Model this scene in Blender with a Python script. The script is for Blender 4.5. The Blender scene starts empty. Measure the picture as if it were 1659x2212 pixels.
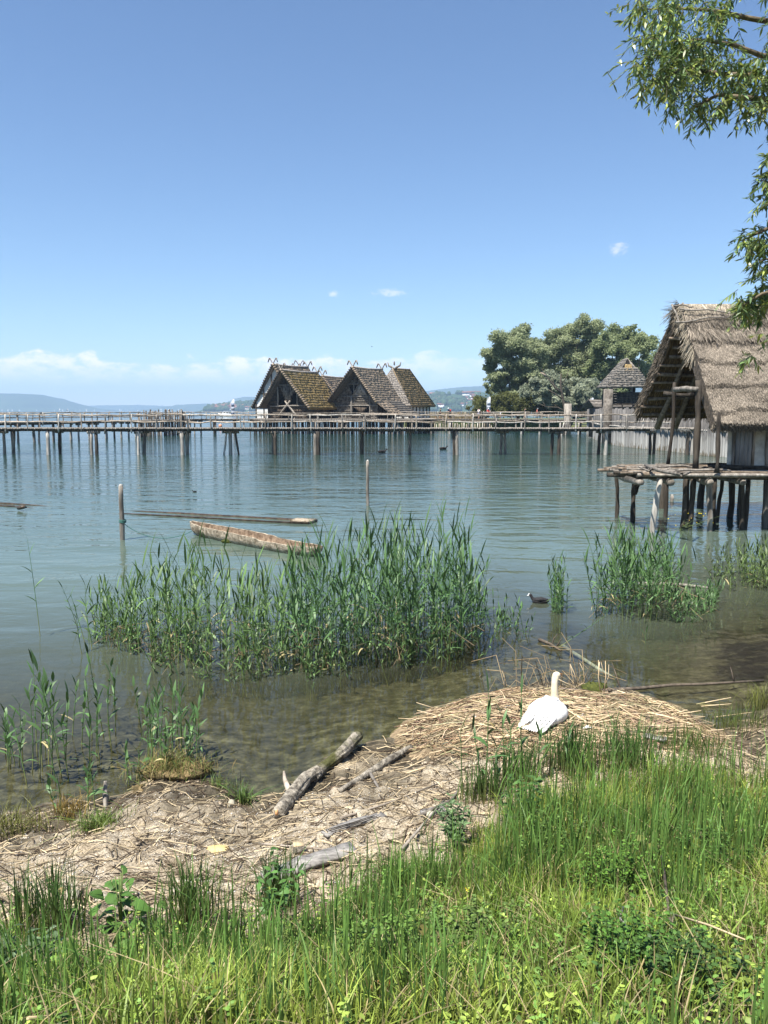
import bpy, math, random
import numpy as np
from mathutils import Vector, Matrix
R = math.radians
rng = np.random.default_rng(7)
random.seed(7)
SC = bpy.context.scene
COL = SC.collection

# ------------------------------------------------------------------ camera, sky, sun, exposure
CAMH, PITCH, F = 3.7, R(7.2), 1738.0
cam = bpy.data.cameras.new('camera')
cam.sensor_fit = 'HORIZONTAL'; cam.sensor_width = 36.0; cam.lens = 36.0 * F / 1659.0
cam.clip_start = 0.05; cam.clip_end = 60000
camo = bpy.data.objects.new('camera', cam); COL.objects.link(camo)
camo.location = (0, 0, CAMH); camo.rotation_euler = (R(90) - PITCH, 0, 0)
SC.camera = camo

SUN_EL = R(64); SUN_AZ = math.atan2(-0.66, -0.75)      # towards the sun: left of and behind the camera
SUN_DIR = Vector((math.sin(SUN_AZ) * math.cos(SUN_EL), math.cos(SUN_AZ) * math.cos(SUN_EL), math.sin(SUN_EL)))
sl = bpy.data.lights.new('sun', 'SUN'); sl.energy = 5.0; sl.angle = R(0.53); sl.color = (1.0, 0.955, 0.88)
so = bpy.data.objects.new('sun', sl); COL.objects.link(so)
so.rotation_euler = SUN_DIR.to_track_quat('Z', 'Y').to_euler(); so.location = (0, 0, 50)

world = bpy.data.worlds.new('World'); SC.world = world; world.use_nodes = True
def sky_nodes():
    nt = world.node_tree; N = nt.nodes; L = nt.links; N.clear()
    out = N.new('ShaderNodeOutputWorld'); bg = N.new('ShaderNodeBackground'); bg.inputs[1].default_value = 0.0765
    sky = N.new('ShaderNodeTexSky'); sky.sky_type = 'NISHITA'; sky.sun_disc = False
    sky.sun_elevation = SUN_EL; sky.sun_rotation = SUN_AZ; sky.altitude = 400
    sky.air_density = 1.0; sky.dust_density = 0.1; sky.ozone_density = 3.0
    tc = N.new('ShaderNodeTexCoord'); sep = N.new('ShaderNodeSeparateXYZ'); L.new(tc.outputs['Generated'], sep.inputs[0])
    def m(op, a, b=None, c=None):
        n = N.new('ShaderNodeMath'); n.operation = op
        for i, v in enumerate((a, b, c)):
            if v is None: continue
            if isinstance(v, (int, float)): n.inputs[i].default_value = v
            else: L.new(v, n.inputs[i])
        return n.outputs[0]
    az = m('ARCTAN2', sep.outputs[0], sep.outputs[1]); el = m('ARCSINE', sep.outputs[2])
    comb = N.new('ShaderNodeCombineXYZ'); L.new(az, comb.inputs[0]); L.new(m('MULTIPLY', el, 1.75), comb.inputs[1])
    def noise(scale, detail=7, rough=.55):
        n = N.new('ShaderNodeTexNoise'); n.inputs['Scale'].default_value = scale
        n.inputs['Detail'].default_value = detail; n.inputs['Roughness'].default_value = rough
        L.new(comb.outputs[0], n.inputs['Vector']); return n.outputs['Fac']
    def ss(x, a, b):
        n = N.new('ShaderNodeMapRange'); n.interpolation_type = 'SMOOTHSTEP'
        L.new(x, n.inputs[0]); n.inputs[1].default_value = a; n.inputs[2].default_value = b
        return n.outputs[0]
    # a bank of fair weather cumulus low over the lake: flat soft bases, ragged tops
    top = m('ADD', m('MULTIPLY', noise(9, 2), 0.105), 0.010)                 # height of the tops varies along the bank
    big = noise(26, 8, .62)
    edge = m('ADD', m('SUBTRACT', top, el), m('MULTIPLY', m('SUBTRACT', big, .5), 0.034))
    bank = m('MULTIPLY', ss(edge, -0.001, 0.005), ss(el, 0.020, 0.062))
    bank = m('MULTIPLY', bank, ss(noise(48, 6, .6), 0.30, 0.62))
    east = m('SUBTRACT', 1.0, m('MULTIPLY', ss(az, -0.12, 0.20), 0.75))
    bank = m('MULTIPLY', m('MULTIPLY', bank, east), 0.85)
    puff = None
    for (px, py, wx, wy) in ((1336, 537, 22, 15), (722, 634, 16, 8), (843, 633, 38, 10)):
        dx = (px - 829.5) / F; u = -(py - 1106) / F
        d = Vector((dx, math.cos(PITCH) + u * math.sin(PITCH), -math.sin(PITCH) + u * math.cos(PITCH))).normalized()
        a0, e0 = math.atan2(d.x, d.y), math.asin(d.z)
        q = m('ADD', m('POWER', m('ABSOLUTE', m('DIVIDE', m('SUBTRACT', az, a0), wx / F)), 2.0),
              m('POWER', m('ABSOLUTE', m('DIVIDE', m('SUBTRACT', el, e0), wy / F)), 2.0))
        v = m('MULTIPLY', ss(m('ADD', q, m('MULTIPLY', m('SUBTRACT', noise(120, 5, .6), .5), 3.2)), 1.0, -0.7), 0.45)
        puff = v if puff is None else m('MAXIMUM', puff, v)
    mask = m('MAXIMUM', bank, puff)
    mix = N.new('ShaderNodeMix'); mix.data_type = 'RGBA'
    L.new(mask, mix.inputs[0]); tint = N.new('ShaderNodeMix'); tint.data_type = 'RGBA'; tint.blend_type = 'MULTIPLY'; tint.inputs[0].default_value = 1; tint.inputs[7].default_value = (.87, .945, 1.02, 1)
    L.new(sky.outputs[0], tint.inputs[6]); L.new(tint.outputs[2], mix.inputs[6]); mix.inputs[7].default_value = (9.5, 8.6, 9.2, 1)
    L.new(mix.outputs[2], bg.inputs[0]); L.new(bg.outputs[0], out.inputs[0])
sky_nodes()
SC.view_settings.view_transform = 'Standard'; SC.view_settings.look = 'None'
SC.view_settings.gamma = 1.0; SC.view_settings.exposure = 1.10; SC.view_settings.use_curve_mapping = False
SC.render.engine = 'CYCLES'
cy = SC.cycles
cy.max_bounces = 8; cy.diffuse_bounces = 3; cy.glossy_bounces = 4; cy.transparent_max_bounces = 16
cy.transmission_bounces = 4; cy.volume_bounces = 0; cy.use_denoising = True
cy.caustics_reflective = False; cy.caustics_refractive = False

# ------------------------------------------------------------------ pixel rays to points of the place
CP, SP = math.cos(PITCH), math.sin(PITCH)
def ray(x, y):
    u = -(y - 1106.0) / F
    return np.array([(x - 829.5) / F, CP + u * SP, -SP + u * CP])
def at_y(x, y, Y):
    d = ray(x, y); p = d * (Y / d[1]); p[2] += CAMH; return p
def at_z(x, y, z):
    d = ray(x, y); t = (z - CAMH) / d[2]; p = d * t; p[2] = z; return p

# ------------------------------------------------------------------ mesh helpers
class MB:
    def __init__(s): s.V = []; s.F = {3: [], 4: []}; s.C = []; s.n = 0
    def add(s, V, Q=None, T=None, C=None):
        V = np.asarray(V, float).reshape(-1, 3)
        if Q is not None and len(Q): s.F[4].append(np.asarray(Q, np.int64).reshape(-1, 4) + s.n)
        if T is not None and len(T): s.F[3].append(np.asarray(T, np.int64).reshape(-1, 3) + s.n)
        s.V.append(V)
        c = np.ones((len(V), 3)) if C is None else np.broadcast_to(np.asarray(C, float), (len(V), 3))
        s.C.append(c); s.n += len(V); return s
def mesh_of(name, mb, mat, off=(0, 0, 0), smooth=False, color=False):
    me = bpy.data.meshes.new(name)
    V = np.concatenate(mb.V) - np.asarray(off, float)
    arr, cnt = [], []
    for k in (3, 4):
        if mb.F[k]:
            f = np.concatenate(mb.F[k]); arr.append(f.ravel()); cnt.append(np.full(len(f), k))
    loops = np.concatenate(arr); cnt = np.concatenate(cnt)
    me.vertices.add(len(V)); me.vertices.foreach_set('co', V.astype(np.float32).ravel())
    me.loops.add(len(loops)); me.loops.foreach_set('vertex_index', loops.astype(np.int32))
    me.polygons.add(len(cnt))
    st = np.concatenate([[0], np.cumsum(cnt)[:-1]])
    me.polygons.foreach_set('loop_start', st.astype(np.int32)); me.polygons.foreach_set('loop_total', cnt.astype(np.int32))
    if smooth: me.polygons.foreach_set('use_smooth', np.ones(len(cnt), bool))
    me.update(calc_edges=True)
    if color:
        a = me.attributes.new('Col', 'FLOAT_COLOR', 'POINT')
        c = np.concatenate([np.concatenate(mb.C), np.ones((len(V), 1))], 1)
        a.data.foreach_set('color', c.astype(np.float32).ravel())
    me.validate(clean_customdata=False)
    if mat: me.materials.append(mat)
    return me
ORG = {}
def tag(o, label=None, cat=None, group=None, kind=None):
    if label: o['label'] = label
    if cat: o['category'] = cat
    if group: o['group'] = group
    if kind: o['kind'] = kind
    return o
def link(name, me, parent=None, loc=(0, 0, 0)):
    o = bpy.data.objects.new(name, me); COL.objects.link(o)
    if parent: o.parent = parent; ORG[o.name] = ORG[parent.name]
    else: o.location = loc; ORG[o.name] = np.asarray(loc, float)
    return o
def build(name, mb, mat, parent=None, loc=(0, 0, 0), smooth=False, color=False, kind=None):
    """geometry given in world coordinates; the object's origin is its thing's base"""
    off = ORG[parent.name] if parent else loc
    o = link(name, mesh_of(name, mb, mat, off, smooth, color), parent, loc)
    if kind: o['kind'] = kind
    return o
def empty(name, loc, label, cat, group=None):
    o = bpy.data.objects.new(name, None); COL.objects.link(o); o.location = tuple(loc); o.empty_display_size = .2
    ORG[o.name] = np.asarray(loc, float); return tag(o, label, cat, group)
def nrm(v):
    v = np.asarray(v, float); return v / np.maximum(np.linalg.norm(v, axis=-1, keepdims=True), 1e-9)
def ribbons(mb, P, W, S, C=None):
    """N ribbons: centre lines P (N,K,3), half widths W (N,K), side vectors S (N,3) or (N,K,3)"""
    N_, K = P.shape[:2]
    if S.ndim == 2: S = S[:, None, :]
    off = S * W[..., None]
    V = np.stack([P - off, P + off], 2)
    i = np.arange(N_)[:, None] * (2 * K) + np.arange(K - 1)[None] * 2
    Q = np.stack([i, i + 1, i + 3, i + 2], -1)
    if C is not None:
        C = np.asarray(C, float)
        if C.ndim == 2: C = np.repeat(C[:, None, :], K, 1)
        C = np.repeat(C[:, :, None, :], 2, 2).reshape(-1, 3)
    mb.add(V, Q=Q, C=C)
def tubes(mb, P, Rad, sides=4, C=None, cap=False):
    P = np.asarray(P, float); N_, K = P.shape[:2]; Rad = np.broadcast_to(np.asarray(Rad, float), (N_, K))
    T = np.gradient(P, axis=1) if K > 2 else np.repeat(P[:, 1:2] - P[:, :1], 2, 1)
    T = nrm(T)
    ref = np.where(np.abs(T[..., 2:3]) < .8, np.array([0, 0, 1.]), np.array([1., 0.2, 0]))
    ref = np.repeat(ref[:, :1], K, 1)
    A = nrm(np.cross(T, ref)); B = np.cross(T, A)
    th = np.linspace(0, 2 * np.pi, sides, endpoint=False)
    V = P[:, :, None, :] + Rad[:, :, None, None] * (np.cos(th)[:, None] * A[:, :, None, :] + np.sin(th)[:, None] * B[:, :, None, :])
    n, k, j = np.meshgrid(np.arange(N_), np.arange(K - 1), np.arange(sides), indexing='ij')
    idx = lambda kk, jj: n * (K * sides) + kk * sides + jj % sides
    Q = np.stack([idx(k, j), idx(k, j + 1), idx(k + 1, j + 1), idx(k + 1, j)], -1)
    if C is not None:
        C = np.asarray(C, float)
        if C.ndim == 2: C = np.repeat(C[:, None, :], K, 1)
        C = np.repeat(C[:, :, None, :], sides, 2).reshape(-1, 3)
    Tr = None
    if cap:
        Vf = V.reshape(-1, 3); n0 = len(Vf); ex = P[:, [0, -1]].reshape(-1, 3)
        V = np.concatenate([Vf, ex]); tr = []
        j = np.arange(sides)
        for q in range(N_):
            b0 = q * K * sides; b1 = b0 + (K - 1) * sides
            tr.append(np.stack([np.full(sides, n0 + 2 * q), b0 + (j + 1) % sides, b0 + j], -1))
            tr.append(np.stack([np.full(sides, n0 + 2 * q + 1), b1 + j, b1 + (j + 1) % sides], -1))
        Tr = np.concatenate(tr)
        if C is not None: C = np.concatenate([C, np.repeat(C.reshape(N_, -1, 3)[:, 0], 2, 0)])
    mb.add(V, Q=Q, T=Tr, C=C)
def pole(mb, p0, p1, r0, r1=None, k=6, sides=7, wob=.02, knob=.12):
    """a rough round pole between two points: bowed, tapering, knobbly"""
    p0, p1 = np.asarray(p0, float), np.asarray(p1, float); r1 = r0 if r1 is None else r1
    t = np.linspace(0, 1, k)[:, None]; L_ = np.linalg.norm(p1 - p0)
    w = rng.normal(0, 1, (k, 3)) * wob * L_ * .3; w[0] = 0; w[-1] = 0
    bow = rng.normal(0, 1, 3) * wob * L_
    P = p0 + (p1 - p0) * t + w + bow * np.sin(t * np.pi)
    rad = (r0 + (r1 - r0) * t[:, 0]) * (1 + rng.normal(0, knob, k))
    tubes(mb, P[None], rad[None], sides, cap=True); return mb
def path(mb, pts, rad, sides=6, cap=True):
    pts = np.asarray(pts, float); tubes(mb, pts[None], np.broadcast_to(np.asarray(rad, float), (len(pts),))[None], sides, cap=cap); return mb
BOXQ = [[0, 3, 2, 1], [4, 5, 6, 7], [0, 1, 5, 4], [1, 2, 6, 5], [2, 3, 7, 6], [3, 0, 4, 7]]
def box(mb, c, ax, ay, az_, C=None):
    """box from centre and three half-axis vectors"""
    c, ax, ay, az_ = (np.asarray(v, float) for v in (c, ax, ay, az_))
    V = [c + i * ax + j * ay + k * az_ for k in (-1, 1) for (i, j) in ((-1, -1), (1, -1), (1, 1), (-1, 1))]
    mb.add(V, Q=BOXQ, C=C); return mb
def bar(mb, p0, p1, w, h, up=(0, 0, 1)):
    p0, p1 = np.asarray(p0, float), np.asarray(p1, float); d = (p1 - p0) / 2
    s = nrm(np.cross(d, up)); u = nrm(np.cross(s, d))
    return box(mb, (p0 + p1) / 2, d, s * w / 2, u * h / 2)
def ball(mb, c, r, n=10, m=6, jag=0, C=None):
    c = np.asarray(c, float); r = np.broadcast_to(np.asarray(r, float), 3)
    ph = np.linspace(0, np.pi, m + 1); th = np.linspace(0, 2 * np.pi, n, endpoint=False)
    V = np.stack([np.sin(ph)[:, None] * np.cos(th), np.sin(ph)[:, None] * np.sin(th), np.repeat(np.cos(ph)[:, None], n, 1)], -1)
    if jag: V *= 1 + rng.normal(0, jag, V.shape[:2])[..., None]
    V[0] = V[0].mean(0); V[-1] = V[-1].mean(0)
    i, j = np.meshgrid(np.arange(m), np.arange(n), indexing='ij')
    Q = np.stack([i * n + j, (i + 1) * n + j, (i + 1) * n + (j + 1) % n, i * n + (j + 1) % n], -1)
    mb.add(c + V.reshape(-1, 3) * r, Q=Q, C=C); return mb
def hash2(i, j):
    h = (i * 374761393 + j * 668265263) & 0xffffffff
    h = ((h ^ (h >> 13)) * 1274126177) & 0xffffffff
    return ((h ^ (h >> 16)) & 0xffff) / 65535.0
def noise2(x, y):
    x = np.asarray(x, float); y = np.asarray(y, float)
    i, j = np.floor(x).astype(np.int64), np.floor(y).astype(np.int64); fx, fy = x - i, y - j
    fx, fy = fx * fx * (3 - 2 * fx), fy * fy * (3 - 2 * fy)
    a = hash2(i, j) * (1 - fx) + hash2(i + 1, j) * fx; b = hash2(i, j + 1) * (1 - fx) + hash2(i + 1, j + 1) * fx
    return a * (1 - fy) + b * fy - .5
def fbm(x, y, o=4):
    return sum(noise2(x * 2 ** k + 17 * k, y * 2 ** k + 31 * k) * .5 ** k for k in range(o))

# ------------------------------------------------------------------ material helper
def M(name, c1, c2, scale=6, rough=.85, bump=0, stretch=(1, 1, 1), island=0, objrand=0, spec=.25, transl=0, attr=False,
      lo=.35, hi=.65, c3=None, c3scale=1.5, c3cut=.6, detail=6):
    m = bpy.data.materials.new(name); m.use_nodes = True; nt = m.node_tree; N = nt.nodes; L = nt.links; N.clear()
    out = N.new('ShaderNodeOutputMaterial'); b = N.new('ShaderNodeBsdfPrincipled')
    b.inputs['Roughness'].default_value = rough; b.inputs['Specular IOR Level'].default_value = spec
    tc = N.new('ShaderNodeTexCoord'); mp = N.new('ShaderNodeMapping'); mp.inputs['Scale'].default_value = stretch
    L.new(tc.outputs['Object'], mp.inputs[0])
    nz = N.new('ShaderNodeTexNoise'); nz.inputs['Scale'].default_value = scale; nz.inputs['Detail'].default_value = detail
    nz.inputs['Roughness'].default_value = .62; L.new(mp.outputs[0], nz.inputs['Vector'])
    cr = N.new('ShaderNodeValToRGB'); cr.color_ramp.elements[0].position = lo; cr.color_ramp.elements[1].position = hi
    cr.color_ramp.elements[0].color = (*c1, 1); cr.color_ramp.elements[1].color = (*c2, 1)
    L.new(nz.outputs['Fac'], cr.inputs[0]); col = cr.outputs[0]
    def mixc(fac, a, bcol, mode='MIX'):
        x = N.new('ShaderNodeMix'); x.data_type = 'RGBA'; x.blend_type = mode
        if isinstance(fac, (int, float)): x.inputs[0].default_value = fac
        else: L.new(fac, x.inputs[0])
        L.new(a, x.inputs[6])
        if isinstance(bcol, tuple): x.inputs[7].default_value = (*bcol, 1)
        else: L.new(bcol, x.inputs[7])
        return x.outputs[2]
    if c3:
        n3 = N.new('ShaderNodeTexNoise'); n3.inputs['Scale'].default_value = c3scale; n3.inputs['Detail'].default_value = 5
        L.new(tc.outputs['Object'], n3.inputs['Vector'])
        mr = N.new('ShaderNodeMapRange'); mr.inputs[1].default_value = c3cut - .06; mr.inputs[2].default_value = c3cut + .06
        L.new(n3.outputs['Fac'], mr.inputs[0]); col = mixc(mr.outputs[0], col, c3)
    if attr:
        at = N.new('ShaderNodeAttribute'); at.attribute_name = 'Col'; col = mixc(1.0, col, at.outputs['Color'], 'MULTIPLY')
    for amt, src in ((island, 'ShaderNodeNewGeometry'), (objrand, 'ShaderNodeObjectInfo')):
        if amt:
            g = N.new(src); mr = N.new('ShaderNodeMapRange')
            mr.inputs[3].default_value = 1 - amt; mr.inputs[4].default_value = 1 + amt
            L.new(g.outputs['Random Per Island' if island and src.endswith('Geometry') else 'Random'], mr.inputs[0])
            hs = N.new('ShaderNodeHueSaturation'); L.new(mr.outputs[0], hs.inputs['Value']); L.new(col, hs.inputs['Color']); col = hs.outputs[0]
    L.new(col, b.inputs['Base Color'])
    if bump:
        bp = N.new('ShaderNodeBump'); bp.inputs['Strength'].default_value = 1; bp.inputs['Distance'].default_value = bump
        L.new(nz.outputs['Fac'], bp.inputs['Height']); L.new(bp.outputs[0], b.inputs['Normal'])
    if transl:
        tr = N.new('ShaderNodeBsdfTranslucent'); ms = N.new('ShaderNodeMixShader'); ms.inputs[0].default_value = transl
        L.new(col, tr.inputs[0]); L.new(b.outputs[0], ms.inputs[1]); L.new(tr.outputs[0], ms.inputs[2]); L.new(ms.outputs[0], out.inputs[0])
    else: L.new(b.outputs[0], out.inputs[0])
    return m
Z = .15
WOOD_PALE = M('weathered_pale_wood', (.22, .20, .17), (.50, .47, .42), 9, bump=.02, stretch=(1, 1, Z), objrand=.25)
WOOD_GREY = M('weathered_grey_wood', (.10, .085, .07), (.30, .27, .23), 9, bump=.02, stretch=(1, 1, Z), objrand=.3)
WOOD_DARK = M('dark_wood', (.022, .018, .014), (.085, .070, .054), 8, bump=.02, stretch=(1, 1, Z), objrand=.3)
RAIL = M('rail_wood', (.16, .13, .10), (.42, .36, .29), 7, bump=.01, objrand=.3)
BOARD = M('board_wood', (.022, .017, .013), (.095, .072, .052), 5, bump=.01, island=.35, stretch=(.5, .5, .5))
BOARD_GREY = M('grey_board_wood', (.065, .055, .045), (.21, .185, .155), 3, bump=.01, island=.3)
BLACK = M('plain_black', (.008, .007, .006), (.02, .017, .014), 4)  # near-black, stands for shade behind openings; also the swan's eyes and bill knob
THATCH = M('grey_thatch', (.20, .152, .108), (.37, .29, .208), 5, bump=.05, c3=(.13, .10, .05), c3cut=.66, c3scale=.5)
THATCH_MOSS = M('mossy_thatch', (.155, .112, .045), (.34, .24, .10), 5, bump=.06, c3=(.27, .21, .13), c3cut=.64, c3scale=.9)
THATCH_GREY = M('weathered_thatch', (.11, .095, .08), (.32, .285, .24), 5, bump=.05)
THATCH_SHADE = M('shaded_thatch', (.035, .028, .02), (.13, .105, .08), 5, bump=.05)  # darker copy of the thatch, shade painted into left slopes and verges
THATCH_LIGHT = M('pale_thatch', (.22, .19, .16), (.48, .43, .37), 4, bump=.05)
THATCH_RUST = M('brown_thatch', (.17, .115, .055), (.36, .255, .13), 4, bump=.05)
PLASTER = M('white_plaster', (.55, .55, .52), (.72, .72, .69), 3)
# ------------------------------------------------------------------ the bank, the lake bed, the lake
SHORE_PX = [(0, 1768), (130, 1742), (240, 1732), (300, 1695), (370, 1655), (460, 1690), (520, 1722), (600, 1715), (660, 1678),
            (720, 1640), (790, 1608), (880, 1598), (950, 1572), (1010, 1528), (1100, 1492), (1250, 1472), (1360, 1490), (1480, 1552),
            (1545, 1588), (1659, 1545)]
sp = np.array([at_z(x, y, 0)[:2] for x, y in SHORE_PX]); sp = sp[np.argsort(sp[:, 0])]
SX = np.concatenate([[-60, -12, -6], sp[:, 0], [6.5, 9, 14, 22, 40, 90]]); SY = np.concatenate([[5, 6, 6.6], sp[:, 1], [11.2, 13, 16, 21, 30, 40]])
GRASS_PX = [(-200, 2060), (0, 2065), (200, 2090), (330, 2085), (520, 2040), (700, 1985), (800, 1935), (950, 1870), (1000, 1815), (1040, 1770),
            (1130, 1720), (1250, 1680), (1400, 1680), (1500, 1672), (1659, 1660), (1900, 1620)]
gp = np.array([at_z(x, y, .47)[:2] for x, y in GRASS_PX]); gp = gp[np.argsort(gp[:, 0])]
def shoreY(X): return np.interp(X, SX, SY)
def grassY(X): return np.interp(X, gp[:, 0], gp[:, 1])
def ground_z(X, Y, fine=True):
    X = np.asarray(X, float); Y = np.asarray(Y, float); s = shoreY(X); d = s - Y
    u = d / np.maximum(s - 2.2, 3)
    bank = np.interp(u, [0, .12, .25, .5, .75, 1, 1.6], [0, .07, .17, .40, .86, 1.70, 2.1])
    bed = np.interp(-d, [0, 1, 4, 10, 25, 60, 150, 1000], [0, -.10, -.40, -.85, -1.6, -3, -4.5, -5])
    z = np.where(d > 0, bank, bed)
    if fine:
        a = np.clip((d + .3) / .6, 0.25, 1) * np.clip((Y + 30) / 20, 0, 1)
        a = np.where(d < -12, 0, a)
        z = z + a * (.07 * fbm(X * 1.6, Y * 1.6, 3) + .12 * np.abs(fbm(X * 4.5, Y * 4.5, 3)) + .045 * np.abs(fbm(X * 15, Y * 15, 2)))
    return z
def on_ground(x, y):
    z = .3
    for _ in range(30):
        p = at_z(x, y, z); z = z * .5 + .5 * float(ground_z(p[0], p[1]))
    return at_z(x, y, z)
def grid(xs, ys):
    X, Y = np.meshgrid(xs, ys); n, m = X.shape
    i, j = np.meshgrid(np.arange(n - 1), np.arange(m - 1), indexing='ij')
    return X, Y, np.stack([i * m + j, i * m + j + 1, (i + 1) * m + j + 1, (i + 1) * m + j], -1)
xs = np.unique(np.concatenate([[-9000, -3000, -800, -300, -120], np.arange(-60, -5, 1.5), np.arange(-5, 6, .035), np.arange(6, 60, 1.2), [120, 300, 800, 3000, 9000]]))
ys = np.unique(np.concatenate([[-2000, -300, -60], np.arange(-20, 1.6, .6), np.arange(1.6, 11.5, .035), np.arange(11.5, 40, .5), np.arange(40, 160, 5), [300, 800, 3000, 9000]]))
X, Y, Q = grid(xs, ys); Zg = ground_z(X, Y)
mb = MB(); mb.add(np.stack([X, Y, Zg], -1), Q=Q)
gm = np.clip((grassY(X) + .25 * fbm(X * 2, Y * 2, 3) - Y) / .35, 0, 1)
wet = np.clip(1.5 - Zg / .15 + .9 * fbm(X * 2.3, Y * 2.3, 3), 0, 1)
mb.C = [np.stack([gm, wet, np.clip(-Zg / 1.2, 0, 1)], -1).reshape(-1, 3)]
def ground_material():
    m = bpy.data.materials.new('bank_ground'); m.use_nodes = True; nt = m.node_tree; N = nt.nodes; L = nt.links; N.clear()
    out = N.new('ShaderNodeOutputMaterial'); b = N.new('ShaderNodeBsdfPrincipled'); b.inputs['Specular IOR Level'].default_value = .3
    tc = N.new('ShaderNodeTexCoord'); at = N.new('ShaderNodeAttribute'); at.attribute_name = 'Col'
    sp_ = N.new('ShaderNodeSeparateColor'); L.new(at.outputs['Color'], sp_.inputs[0])
    def nz(scale, det=6, ro=.6):
        n = N.new('ShaderNodeTexNoise'); n.inputs['Scale'].default_value = scale; n.inputs['Detail'].default_value = det
        n.inputs['Roughness'].default_value = ro; L.new(tc.outputs['Object'], n.inputs['Vector']); return n.outputs['Fac']
    def ramp(f, *st):
        r = N.new('ShaderNodeValToRGB')
        while len(r.color_ramp.elements) < len(st): r.color_ramp.elements.new(.5)
        for e, (p, c) in zip(r.color_ramp.elements, st): e.position = p; e.color = (*c, 1)
        L.new(f, r.inputs[0]); return r.outputs[0]
    def mix(f, a, c, mode='MIX'):
        x = N.new('ShaderNodeMix'); x.data_type = 'RGBA'; x.blend_type = mode
        L.new(f, x.inputs[0]) if not isinstance(f, float) else setattr(x.inputs[0], 'default_value', f)
        L.new(a, x.inputs[6])
        if isinstance(c, tuple): x.inputs[7].default_value = (*c, 1)
        else: L.new(c, x.inputs[7])
        return x.outputs[2]
    sand = ramp(nz(5, 8, .65), (.30, (.18, .14, .09)), (.46, (.43, .355, .25)), (.62, (.62, .54, .41)))
    grit = ramp(nz(70, 3, .7), (.36, (.35, .33, .30)), (.6, (1, 1, 1)))
    sand = mix(1.0, sand, grit, 'MULTIPLY')
    soil = ramp(nz(9, 6), (.35, (.045, .034, .018)), (.65, (.13, .10, .05)))
    mud = ramp(nz(6, 8, .7), (.36, (.035, .029, .018)), (.52, (.10, .082, .052)), (.66, (.22, .185, .125)))
    c = mix(sp_.outputs[1], sand, mud); c = mix(sp_.outputs[0], c, soil)
    bed = ramp(nz(1.7, 8, .7), (.34, (.042, .036, .021)), (.52, (.080, .068, .041)), (.70, (.15, .125, .080)))
    c = mix(sp_.outputs[2], c, bed)
    L.new(c, b.inputs['Base Color'])
    mr = N.new('ShaderNodeMapRange'); L.new(sp_.outputs[1], mr.inputs[0]); mr.inputs[3].default_value = .95; mr.inputs[4].default_value = .45
    L.new(mr.outputs[0], b.inputs['Roughness'])
    bp = N.new('ShaderNodeBump'); bp.inputs['Distance'].default_value = .02; L.new(nz(40, 8, .75), bp.inputs['Height']); L.new(bp.outputs[0], b.inputs['Normal'])
    L.new(b.outputs[0], out.inputs[0]); return m
tag(build('ground', mb, ground_material(), color=True, smooth=True), 'sandy bank with grassy slope running under the lake as its bed', 'ground', kind='structure')

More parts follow.
